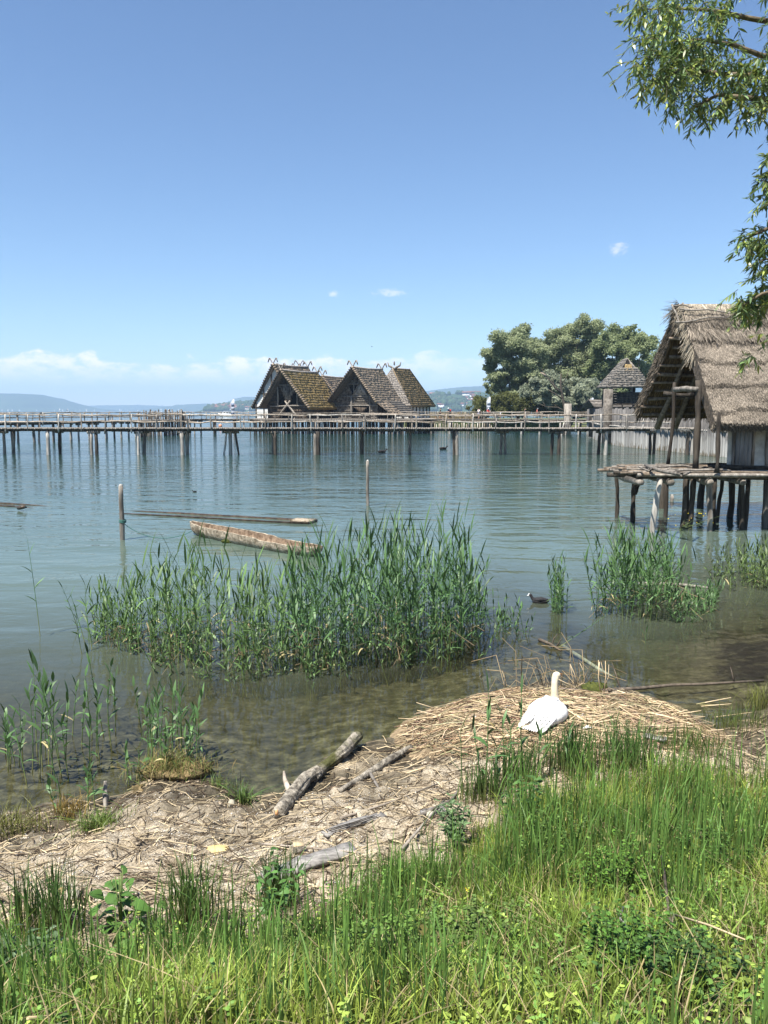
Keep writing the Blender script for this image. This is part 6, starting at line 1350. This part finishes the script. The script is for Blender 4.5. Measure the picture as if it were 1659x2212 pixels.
e = empty('wooden_stake', G(229, 1740), 'short rotten wooden stake standing at the left water line', 'stake'); lump_log('shaft', [G(229, 1745, -.05), G(228, 1735, .08), G(229, 1730, .2)], [.024, .030, .012], WOOD_GREY, e, 20, 12, 1.2)
for k, (pts, r, mt, lab) in enumerate((
        ([(1100, 1772), (1170, 1775), (1235, 1790)], .011, WOOD_PALE, 'pale bent stick in the grass below the nest'),
        ([(870, 1840), (960, 1735)], .012, WOOD_GREY, 'grey stick pointing up the beach towards the nest'),
        ([(905, 1770), (975, 1735), (1000, 1700)], .017, WOOD_GREY, 'forked grey stick beside the grass edge'),
        ([(735, 1775), (830, 1745), (945, 1700)], .012, RAIL, 'long straight stick lying across the middle of the beach'),
        ([(560, 1830), (650, 1838), (780, 1850)], .009, RAIL, 'thin straw coloured stick beside the yellow stone'),
        ([(1456, 1976), (1530, 1998), (1610, 2030)], .006, SAW, 'bent dry reed stalk over the grass at the right'),
        ([(1456, 1976), (1448, 2005), (1442, 2040)], .006, SAW, 'upright half of the broken dry reed stalk at the right'),
        ([(1345, 1960), (1340, 1985), (1360, 2010)], .007, WOOD_PALE, 'pale curled dry stem standing in the grass right of centre'),
        ([(1430, 1850), (1440, 1930), (1452, 2020)], .010, STICK, 'dark dead weed stalk among the grass at the right'),
        ([(60, 2200), (110, 2195), (185, 2175)], .006, SAW, 'dry stalk lying across the bottom left corner'))):
    dz = .03 if k < 5 else .22 + .05 * (k % 2)
    ps = [G(x, y, dz) if k < 5 else at_z(x, y, float(on_ground(x, y + 60)[2]) + .22) for x, y in pts]; stick('stick', ps, r, mt, lab, twigs=1 if k in (2, 8) else 0)

# ------------------------------------------------------------------ litter, lumps and shells on the sand
LIT = M('litter', (.85, .85, .85), (1, 1, 1), 20, attr=True, island=.4)
def on_beach(n, pad=0):
    X = rng.uniform(-4.2, 4.8, n * 3); s = shoreY(X); g = grassY(X); Y = g - .5 + (s - g + .6) * rng.random(n * 3); ok = Y < s - pad; return X[ok][:n], Y[ok][:n]
n = 7000; X, Y = on_beach(n, .05); n = len(X); az = rng.normal(.35, .95, n); l = rng.uniform(.025, .16, n) * (1 + 1.2 * (rng.random(n) < .12)); dx, dy = np.cos(az) * l, np.sin(az) * l
P = np.stack([np.stack([X - dx, Y - dy, ground_z(X - dx, Y - dy) + .008], -1), np.stack([X, Y, ground_z(X, Y) + .014 + .01 * rng.random(n)], -1), np.stack([X + dx, Y + dy, ground_z(X + dx, Y + dy) + .008], -1)], 1)
dark = rng.random((n, 1)) < .55; C = np.where(dark, np.array([.085, .06, .038]), np.array([.50, .40, .25])) * rng.uniform(.5, 1.3, (n, 1)); mb = MB(); tubes(mb, P, .0027 * rng.uniform(.5, 1.7, (n, 1)), 3, C=C)
tag(build('straw_litter', mb, LIT, color=True, kind='stuff'), 'broken reed straws and rootlets washed up on the sand', 'litter')
n = 1500; X, Y = on_beach(n, .12); mb = MB(); keep = fbm(X * 1.3, Y * 1.3, 3) > -.12
tpl = MB(); ball(tpl, (0, 0, 0), 1, 7, 4, jag=.0); TV, TQ = tpl.V[0], tpl.F[4][0]
for x, y in zip(X[keep], Y[keep]):
    r = rng.uniform(.006, .020) * (1 if rng.random() < .92 else 1.8); s_ = np.array([r * rng.uniform(.8, 1.6), r * rng.uniform(.7, 1.2), r * .45]); mb.add(np.array([x, y, float(ground_z(x, y)) + r * .1]) + TV * s_ * (1 + rng.normal(0, .28, (len(TV), 1))), Q=TQ)
z_ = np.concatenate(mb.V); 
tag(build('sand_lumps', mb, M('dried_algae_lumps', (.20, .145, .085), (.55, .46, .34), 30, bump=.012, island=.25), kind='stuff'), 'lumps of dried pale algae and sand over the beach', 'lumps')
n = 4200; px = np.stack([rng.uniform(0, 900, n), rng.uniform(1690, 1985, n)], -1); X = np.zeros(n); q = np.array([at_z(x, y, .22) for x, y in px]); X, Y = q[:, 0], q[:, 1]; ok = (Y < shoreY(X) - .05) & (noise2(X * 2.2, Y * 2.2) > -.1); X, Y = X[ok], Y[ok]; n = len(X); c = np.stack([X, Y, ground_z(X, Y) + .006], -1)
V = c[:, None] + rng.normal(0, .0042, (n, 4, 3)); mb = MB(); mb.add(V, T=(np.arange(n)[:, None, None] * 4 + np.array([[0, 1, 2], [0, 2, 3], [0, 3, 1], [1, 3, 2]])).reshape(-1, 3))
tag(build('shell_grit', mb, M('shell_white', (.60, .57, .52), (.80, .78, .74), 40, island=.2), kind='stuff'), 'white broken shells strewn on the dark sand at the left', 'shells')

# ------------------------------------------------------------------ grass and herbs on the slope
GRASS = M('grass_blades', (.9, .9, .9), (1, 1, 1), 6, rough=.5, attr=True, island=.28, transl=.30, spec=.35)
def grass(X, Y, H, col, w=.0030, lean=.32, K=5, mb=None, zoff=0.):
    n = len(X); az = rng.uniform(0, 2 * np.pi, n); d = np.stack([np.cos(az), np.sin(az)], -1); l = np.abs(rng.normal(0, lean, n)); t = np.linspace(0, 1, K)
    P = np.zeros((n, K, 3)); z = ground_z(X, Y) + zoff
    P[..., 0] = X[:, None] + (d[:, 0] * l * H)[:, None] * t ** 1.8; P[..., 1] = Y[:, None] + (d[:, 1] * l * H)[:, None] * t ** 1.8
    P[..., 2] = z[:, None] + H[:, None] * (t - .35 * np.minimum(l, 1.2)[:, None] * t ** 2.4)
    a2 = az + np.pi / 2 + rng.normal(0, .6, n); s = np.stack([np.cos(a2), np.sin(a2), np.zeros(n)], -1); W = np.interp(t, [0, .3, .7, 1], [.8, 1, .7, .06]) * (w * rng.uniform(.6, 1.5, n))[:, None]
    base = np.array([.17, .155, .055]); C = base * (1 - t[:, None]) ** 2 * .8 + col[:, None, :] * (1 - .8 * (1 - t[:, None]) ** 2)
    mb = mb or MB(); ribbons(mb, P, W, s, C); return mb
def patch_col(X, Y, n):
    f = np.clip(fbm(X * .9 + 4, Y * .9, 3) * 1.6 + .5, 0, 1)[:, None]; c = np.array([.115, .225, .033]) * (1 - f) + np.array([.29, .365, .058]) * f
    dry = (rng.random(n) < .10)[:, None]; return np.where(dry, np.array([.36, .29, .13]), c) * rng.uniform(.5, 1.4, (n, 1))
def slope_pts(n, spread=.25):
    Y = np.sqrt(rng.uniform(1.7 ** 2, 8.2 ** 2, n)); X = rng.uniform(-1, 1, n) * (Y * .50 + .55); b = grassY(X) + spread * fbm(X * 1.7, Y * 1.7, 3) * 2
    pr = np.clip((b - Y) / .5 + .15, 0, 1); ok = rng.random(n) < pr; return X[ok], Y[ok]
X, Y = slope_pts(170000); n = len(X); cl = fbm(X * 2.1 + 9, Y * 2.1, 3); keep = rng.random(n) < np.clip(.75 + cl * 1.4, .22, 1); X, Y = X[keep], Y[keep]; n = len(X)
H = (.10 + .20 * rng.random(n) ** 1.4) * (1 + 1.0 * np.clip(fbm(X * 1.2, Y * 1.2 + 7, 2), -.4, .8)) * np.interp(Y, [2, 3.5, 7], [.55, .75, .85])
tag(build('grass', grass(X, Y, H, patch_col(X, Y, n), lean=.5), GRASS, color=True, kind='stuff'), 'bright rough grass covering the slope in the foreground', 'grass')
X, Y = slope_pts(26000, .5); n = len(X); keep = fbm(X * 1.5 + 2, Y * 1.5 + 5, 3) > .02; X, Y = X[keep], Y[keep]; n = len(X); H = rng.uniform(.2, .6, n) * np.interp(Y, [2, 3.5, 7], [.6, .85, 1.1])
tag(build('tall_grass', grass(X, Y, H, np.array([.11, .215, .045]) * rng.uniform(.7, 1.5, (n, 1)), w=.0042, lean=.22), GRASS, color=True, kind='stuff'), 'taller darker blades standing in tufts among the grass', 'tall grass')
def tuft(x, y, n, r, hmin, hmax, lab, col=(.06, .13, .03), w=.0042, lean=.3):
    c = on_ground(x, y); X = c[0] + rng.normal(0, r, n); Y = c[1] + rng.normal(0, r * .8, n); o = build('grass_tuft', grass(X, Y, rng.uniform(hmin, hmax, n), np.array(col) * rng.uniform(.65, 1.4, (n, 1)), w=w, lean=lean), GRASS, loc=tuple(c), color=True); tag(o, lab, 'grass tuft')
tuft(1120, 1690, 170, .12, .25, .5, 'green grass tuft before the nest, nearest the driftwood'); tuft(1225, 1665, 220, .12, .25, .55, 'tall grass tuft right below the swan', (.05, .12, .028)); tuft(1350, 1670, 260, .16, .3, .6, 'tallest grass tuft at the right foot of the nest', (.06, .14, .03)); tuft(1045, 1730, 150, .10, .22, .45, 'grass tuft at the upper tip of the grass slope')
tuft(880, 1930, 420, .13, .2, .34, 'dense fine bright grass tuft at the edge of the sand', (.10, .19, .03), .0025, .5); tuft(600, 1965, 150, .07, .25, .48, 'narrow grass tuft beside the widest grey board'); tuft(410, 1990, 140, .08, .3, .5, 'loose grass tuft left of the widest grey board', (.09, .16, .04)); tuft(110, 2020, 200, .12, .3, .5, 'grass tuft at the lower left in front of the round stones')
tuft(212, 1792, 260, .09, .10, .2, 'low bright green grass tuft at the left water line', (.12, .19, .035), .003, .8); tuft(40, 1790, 260, .16, .10, .26, 'yellow green tuft at the left edge by the water', (.16, .17, .04), .003, .6); tuft(150, 1770, 160, .08, .12, .25, 'orange brown grass tuft at the left water line', (.28, .19, .05), .003, .6)
tuft(525, 1735, 90, .05, .12, .24, 'small grass tuft on the wet sand left of the driftwood log', (.09, .17, .04), .0045, .7); tuft(480, 1705, 90, .08, .08, .16, 'short grass fringe on the wet sand by the mossy tussock', (.11, .17, .04), .003, .6); tuft(1490, 1620, 300, .2, .12, .28, 'short grass patch right of the nest', (.09, .14, .03), .003); tuft(1590, 1570, 260, .2, .15, .3, 'grass growing at the right water edge', (.10, .15, .035), .003); tuft(1648, 1530, 160, .14, .2, .4, 'yellow green grass clump at the right edge of the bank', (.16, .18, .04), .0035, .6)
TUS = M('tussock_roots', (.07, .055, .025), (.26, .19, .09), 16, bump=.03)
root = empty('mossy_tussock', G(372, 1668), 'brown rooty tussock with straggling grass at the left shore', 'tussock'); c = G(375, 1664)
build('root_mass', ball(MB(), c, (.34, .20, .07), 22, 10, jag=.16), TUS, root, smooth=True); build('root_knob', ball(MB(), G(300, 1712, .02), (.07, .06, .05), 12, 8, jag=.22), TUS, root, smooth=True)
n = 900; X = c[0] + rng.normal(0, .2, n); Y = c[1] + rng.normal(0, .12, n); build('grass_fringe', grass(X, Y, rng.uniform(.06, .2, n), np.where(rng.random((n, 1)) < .5, np.array([.33, .25, .10]), np.array([.13, .18, .04])) * rng.uniform(.6, 1.3, (n, 1)), w=.003, lean=.9, zoff=.06), GRASS, root, color=True, kind='stuff')
root = empty('weed_mound', at_z(1285, 1488, .1), 'small mossy mound behind the nest', 'mound'); build('moss', ball(MB(), at_z(1285, 1490, .08), (.18, .12, .10), 16, 8, jag=.12), MOSS, root)
# small ground herbs woven through the grass
def ground_herbs():
    X, Y = slope_pts(7500, .2); k_ = fbm(X * 1.1 + 3, Y * 1.1 + 11, 3) > -.10; X, Y = X[k_], Y[k_]; n = len(X); per = 9
    H = rng.uniform(.08, .24, n) * np.interp(Y, [2, 3.5, 7], [.7, .95, 1.1]); b = np.stack([X, Y, ground_z(X, Y)], -1); d = np.stack([rng.normal(0, .25, n), rng.normal(0, .25, n), np.ones(n)], -1)
    k = np.repeat(np.arange(n), per); m_ = len(k); a = b[k] + d[k] * (H[k] * rng.uniform(.2, 1, m_))[:, None]; az = rng.uniform(0, 6.28, m_); dr = nrm(np.stack([np.cos(az), np.sin(az), rng.uniform(.0, .9, m_)], -1)); L_ = rng.uniform(.014, .034, m_)
    tone = np.repeat(rng.uniform(.6, 1.4, (n, 1)), per, 0); base = np.where(np.repeat(rng.random((n, 1)) < .4, per, 0), np.array([.28, .37, .07]), np.array([.15, .27, .055]))
    mb = MB(); leaf_rib(mb, a, dr, L_, L_ * rng.uniform(.22, .38, m_), base * tone, .3, 4)
    tag(build('ground_herbs', mb, HERB, color=True, kind='stuff'), 'small leafy weeds woven through the foreground grass', 'weeds')
# dead thatch low in the sward and thin seed stalks above it
def sward_extras():
    X, Y = slope_pts(7000, .4); n = len(X)
    tag(build('dead_grass', grass(X, Y, rng.uniform(.08, .26, n), np.array([.42, .34, .18]) * rng.uniform(.5, 1.2, (n, 1)), w=.0026, lean=1.3), GRASS, color=True, kind='stuff'), 'dry tangled grass low among the green blades', 'dry grass')
    X, Y = slope_pts(380, .5); n = len(X); b = np.stack([X, Y, ground_z(X, Y)], -1); H = rng.uniform(.3, .55, n) * np.interp(Y, [2, 3.5, 7], [.6, .85, 1.05]); d = np.stack([rng.normal(0, .16, n), rng.normal(0, .16, n), np.ones(n)], -1)
    t = np.linspace(0, 1, 4); P = b[:, None] + d[:, None] * (H[:, None] * t)[..., None]; mb = MB(); tubes(mb, P, .0011, 3, C=np.tile([.26, .25, .10], (n, 1)))
    for q in range(7):
        a = P[:, 3] - d * (.012 * q)[..., None] if False else P[:, 3] - d * .012 * q; az = rng.uniform(0, 6.28, n); dr = nrm(np.stack([np.cos(az) * .5, np.sin(az) * .5, np.ones(n)], -1)); L_ = rng.uniform(.012, .022, n); leaf_rib(mb, a, dr, L_, L_ * .16, np.array([.36, .30, .16]) * rng.uniform(.6, 1.2, (n, 1)), .1, 3)
    tag(build('seed_stalks', mb, GRASS, color=True, kind='stuff'), 'thin flowering grass stalks with buff seed heads', 'grass stalks')
# leafy herbs
STEM = M('green_stem', (.09, .13, .04), (.16, .20, .07), 9)
HERB = M('herb_leaves', (.9, .9, .9), (1, 1, 1), 6, rough=.5, attr=True, island=.3, transl=.28, spec=.3)
def leaf_rib(mb, a, dr, L_, w, col, droop=.25, K=5):
    n = len(a); t = np.linspace(0, 1, K); P = a[:, None] + dr[:, None] * (L_[:, None] * t)[..., None]; P[..., 2] -= (droop * L_)[:, None] * t ** 2
    s = nrm(np.cross(dr, [0, 0, 1.]) + rng.normal(0, .25, (n, 3))); W = np.interp(t, [0, .35, .7, 1], [.12, 1, .7, .03]) * w[:, None]; ribbons(mb, P, W, s, col)
def herb(x, y, nst, rad, hmin, hmax, lab, lf=(.018, .032), lw=.32, col=(.10, .20, .03), per=22, name='leafy_herb', off=0):
    c = on_ground(x, y); root = empty(name, c, lab, 'plant'); X = c[0] + rng.normal(0, rad, nst); Y = c[1] + rng.normal(0, rad, nst); H = rng.uniform(hmin, hmax, nst); b = np.stack([X, Y, ground_z(X, Y)], -1); d = np.stack([rng.normal(0, .2, nst), rng.normal(0, .2, nst), np.ones(nst)], -1); t = np.linspace(0, 1, 4)
    P = b[:, None] + d[:, None] * (H[:, None] * t)[..., None]; mb = MB(); tubes(mb, P, np.array([.003, .0026, .002, .001]) * np.ones((nst, 1)), 3, C=np.tile([.12, .15, .05], (nst, 1))); build('stems', mb, HERB, root, color=True, kind='stuff')
    k = np.repeat(np.arange(nst), per); m_ = len(k); u = rng.uniform(.12, 1, m_); a = b[k] + d[k] * (H[k] * u)[:, None]; az = rng.uniform(0, 2 * np.pi, m_); dr = nrm(np.stack([np.cos(az), np.sin(az), rng.uniform(.1, .9, m_)], -1)); L_ = rng.uniform(*lf, m_)
    mb = MB(); leaf_rib(mb, a, dr, L_, L_ * lw, np.asarray(col) * rng.uniform(.6, 1.4, (m_, 1)), .3, 4); build('leaves', mb, HERB, root, color=True, kind='stuff')
ground_herbs(); sward_extras()
herb(1325, 1965, 60, .10, .25, .42, 'bright bushy herb with small oval leaves right of the centre of the grass'); herb(1335, 2130, 70, .09, .22, .36, 'lowest bushy herb with small oval leaves at the bottom of the picture', col=(.085, .18, .03)); herb(1180, 1850, 34, .10, .2, .36, 'light green herb in the grass below the swan', col=(.12, .20, .05))
herb(1000, 2060, 40, .12, .16, .28, 'low pale herb left of the two bushy herbs', col=(.13, .2, .05)); herb(820, 2085, 46, .10, .18, .3, 'fine leaved herb in the middle of the foreground grass', col=(.12, .21, .04)); herb(1530, 1900, 36, .14, .2, .34, 'loose herb among the grass at the right', col=(.09, .17, .035)); herb(1480, 2140, 44, .14, .16, .26, 'dark small leaved herb at the bottom right', col=(.06, .12, .03)); herb(640, 2110, 40, .1, .14, .26, 'yellowish herb at the bottom left of the middle', col=(.16, .21, .05))
herb(595, 2010, 7, .03, .35, .5, 'upright herb with pointed leaves beside the widest board', (.05, .08), .2, (.08, .17, .04), 16); herb(985, 1840, 16, .03, .3, .42, 'grey green narrow leaved spike at the edge of the sand', (.05, .08), .14, (.12, .19, .08), 26)
herb(1130, 1790, 12, .05, .3, .45, 'slender tall herb in the grass left of the bushy herb', (.05, .08), .2, (.08, .16, .04), 20); herb(60, 2130, 24, .08, .16, .3, 'silvery narrow leaved herb in the bottom left corner', (.05, .08), .14, (.12, .18, .09), 24)
def broad(x, y, n, r, L0, L1, lab, col=(.085, .18, .035), w=.30, name='broad_leaved_plant', up=(.2, 1.4), hz=.12):
    c = on_ground(x, y); root = empty(name, c, lab, 'plant')
    for k in range(n):
        az = rng.uniform(0, 2 * np.pi); u = rng.uniform(*up); dr = nrm(np.array([[math.cos(az), math.sin(az), u]])); L_ = np.array([rng.uniform(L0, L1)]); a = (c + np.array([rng.normal(0, r), rng.normal(0, r), rng.uniform(.0, hz)]))[None]; mb = MB(); leaf_rib(mb, a, dr, L_, L_ * w, np.asarray(col)[None] * rng.uniform(.7, 1.4), .55, 7); build('leaf', mb, HERB, root, color=True)
    mb = MB(); 
    for k in range(4): path(mb, [c, c + (rng.normal(0, .03), rng.normal(0, .03), hz * 1.3)], [.006, .003], 4)
    build('stems', mb, STEM, root)
broad(262, 2015, 60, .09, .07, .16, 'leafy plant with large bright leaves at the lower left', hz=.30); broad(215, 2105, 16, .08, .09, .16, 'low rosette of pale leaves at the lower left below the leafy plant', (.13, .22, .05)); broad(280, 2160, 12, .06, .12, .19, 'big crinkled pale green leaves in the bottom left corner', (.15, .22, .07), .38, up=(.1, .7), hz=.04)
broad(960, 2090, 14, .06, .06, .11, 'small plant with reddish green leaves in the middle of the foreground', (.17, .15, .04), hz=.16); broad(800, 2175, 10, .05, .07, .11, 'reddish orange leaved plant at the bottom middle', (.28, .13, .04), hz=.1); broad(1060, 2010, 10, .05, .06, .10, 'yellow green round leaved plant in the foreground grass', (.19, .23, .04), hz=.14)
broad(1395, 1900, 9, .05, .05, .09, 'yellow leaved sprig beside the dry curled stem', (.22, .24, .05), hz=.25)
YEL = M('yellow_petal', (.70, .50, .02), (.85, .66, .04), 5); PIN = M('pink_petal', (.50, .25, .38), (.65, .40, .5), 5)
def flower(x, y, mat, lab, h=.28, n=7, s=.012):
    c = on_ground(x, y + 40); top = at_y(x, y, c[1]); e = empty('flower', c, lab, 'flower'); build('stalk', path(MB(), [c, (c + top) / 2 + (.01, 0, 0), top], [.002, .002, .0015], 4), STEM, e)
    for k in range(n):
        a = k * 2 * np.pi / n; mb = MB(); leaf_rib(mb, top[None] + rng.normal(0, .006, 3), nrm(np.array([[math.cos(a), math.sin(a), .5]])), np.array([s]), np.array([s * .4]), np.ones((1, 3)), .1, 4); build('petal', mb, mat, e)
flower(1010, 1922, YEL, 'small bright yellow flower in the middle of the grass'); flower(1600, 1795, PIN, 'pink clover head near the right edge of the grass', n=12); flower(1333, 1968, YEL, 'tiny yellow flower on the bushy herb', s=.008)
q = at_z(1490, 1165, 0); e = empty('water_weed', q, 'straggly weed with tiny yellow flowers before the hut stilts', 'plant'); mb = MB()
for k in range(9): path(mb, [q + (rng.normal(0, .15), rng.normal(0, .1), -.1), q + (rng.normal(0, .3), rng.normal(0, .1), .3), q + (rng.normal(0, .35), rng.normal(0, .1), rng.uniform(.4, .75))], [.008, .006, .003], 4)
build('stems', mb, STEM, e, kind='stuff'); mb = MB()
for k in range(14): ball(mb, q + (rng.normal(0, .35), rng.normal(0, .1), rng.uniform(.4, .8)), rng.uniform(.010, .018), 6, 4)
build('flower_heads', mb, YEL, e, kind='stuff')

# ------------------------------------------------------------------ the willow that hangs into the picture from the right
WLEAF = M('willow_leaf', (.9, .9, .9), (1, 1, 1), 5, rough=.38, attr=True, island=.32, transl=.30, spec=.5); WBARK = M('willow_bark', (.07, .055, .035), (.20, .16, .10), 8, bump=.02)
tb = np.array([8.6, 9.2, 0]); tb[2] = float(ground_z(8.6, 9.2)); willow = empty('willow_tree', tb, 'willow whose leafy branches hang into the sky from the upper right', 'tree')
build('trunk', path(MB(), [tb - (0, 0, .4), tb + (.1, .1, 1.8), tb + (-.2, .2, 4.2), tb + (.1, .1, 7.5), tb + (0, 0, 11)], [.42, .34, .28, .2, .08], 12), WBARK, willow)
limbs = [([(1750, 215), (1640, 165), (1560, 160), (1480, 148), (1415, 178), (1362, 214)], 9.0), ([(1750, 60), (1620, 40), (1540, 22), (1460, 18), (1388, 20)], 9.6), ([(1750, 235), (1659, 215), (1600, 210), (1550, 205), (1500, 232), (1470, 265)], 8.8), ([(1750, 150), (1640, 118), (1580, 95), (1500, 85), (1430, 92)], 9.3),
         ([(1760, 250), (1690, 300), (1662, 380), (1655, 470)], 8.8), ([(1760, 440), (1700, 470), (1645, 500), (1600, 520)], 8.6), ([(1760, 540), (1700, 545), (1640, 565)], 8.6), ([(1770, 600), (1700, 620), (1645, 635), (1592, 668)], 8.5), ([(1750, 20), (1640, -20), (1500, -80)], 9.2), ([(1740, -120), (1600, -160), (1450, -140)], 9.8)]
for pts, D in limbs:
    P = [at_y(x, y, D + .25 * math.sin(i * 2.1)) for i, (x, y) in enumerate(pts)]; P = [tb + np.array([0, 0, max(P[0][2] - tb[2] - .8, 1.5)])] + P
    build('branch', path(MB(), P, [.075] + list(np.linspace(.036, .006, len(P) - 1)), 7), WBARK, willow)
polyA = [(1345, 150, 235), (1375, -30, 240), (1420, -30, 255), (1480, -30, 275), (1510, -30, 300), (1560, -30, 285), (1620, -30, 300), (1800, -60, 330)]
cl = []
while len(cl) < 350:
    x = rng.uniform(1372, 1800); y = rng.uniform(-60, 310); lo_, hi_ = np.interp(x, [p_[0] for p_ in polyA], [p_[1] for p_ in polyA]), np.interp(x, [p_[0] for p_ in polyA], [p_[2] for p_ in polyA])
    if not (lo_ < y < hi_ - 58): continue
    if x < 1400 and 40 < y < 125 and rng.random() < .75: continue
    if x > 1560 and y < 120 and rng.random() < .8: continue
    if noise2(x * .022, y * .022) < -.17: continue
    cl.append((x, y, rng.uniform(8.4, 10.2)))
for (x0, x1, y0, y1, n_) in ((1650, 1720, 310, 345, 8), (1652, 1740, 345, 470, 34), (1610, 1655, 500, 528, 12), (1650, 1740, 480, 560, 26), (1618, 1720, 555, 580, 10), (1600, 1645, 642, 668, 14), (1630, 1740, 605, 670, 26), (1612, 1640, 757, 772, 3), (1655, 1760, 690, 760, 8)): cl += [(rng.uniform(x0, x1), rng.uniform(y0, y1), rng.uniform(8.3, 9.2)) for _ in range(int(n_ * 1.25))]
for _ in range(260): cl.append((rng.uniform(1760, 2300), rng.uniform(-500, 520), rng.uniform(8, 12)))
for _ in range(110): cl.append((rng.uniform(1500, 1800), rng.uniform(-350, -60), rng.uniform(8.5, 11)))
mbl, mbt = MB(), MB(); A, Dr, Ls, Cs = [], [], [], []
for x, y, D in cl:
    for _ in range(2):
        p0 = at_y(x + rng.normal(0, 9), y + rng.normal(0, 9), D); d0 = nrm(np.array([rng.normal(-.25, .6), rng.normal(0, .5), rng.normal(-.35, .4)])); L_ = rng.uniform(.16, .34) * (.55 if y > 300 else .85); ps = [p0 + d0 * L_ * t + np.array([0, 0, -.35 * L_ * t * t]) for t in (0, .5, 1)]
        path(mbt, ps, [.0035, .0025, .0012], 3, cap=False); m_ = int(rng.integers(11, 18)); u = np.linspace(.05, 1, m_)
        for k, t in enumerate(u):
            a = p0 + d0 * L_ * t + np.array([0, 0, -.35 * L_ * t * t]); az = rng.uniform(0, 6.28); A.append(a); Dr.append(d0 * .8 + np.array([math.cos(az), math.sin(az), rng.uniform(-.7, .3)])); Ls.append(rng.uniform(.06, .105))
A, Dr, Ls = np.array(A), nrm(np.array(Dr)), np.array(Ls); tone = rng.uniform(.6, 1.4, (len(A), 1)); hue = (rng.random((len(A), 1)) < .35)
leaf_rib(mbl, A, Dr, Ls, Ls * .15, np.where(hue, np.array([.28, .33, .075]), np.array([.15, .23, .085])) * tone, .2, 5)
build('foliage', mbl, WLEAF, willow, color=True, kind='stuff'); build('twigs', mbt, WBARK, willow, kind='stuff')
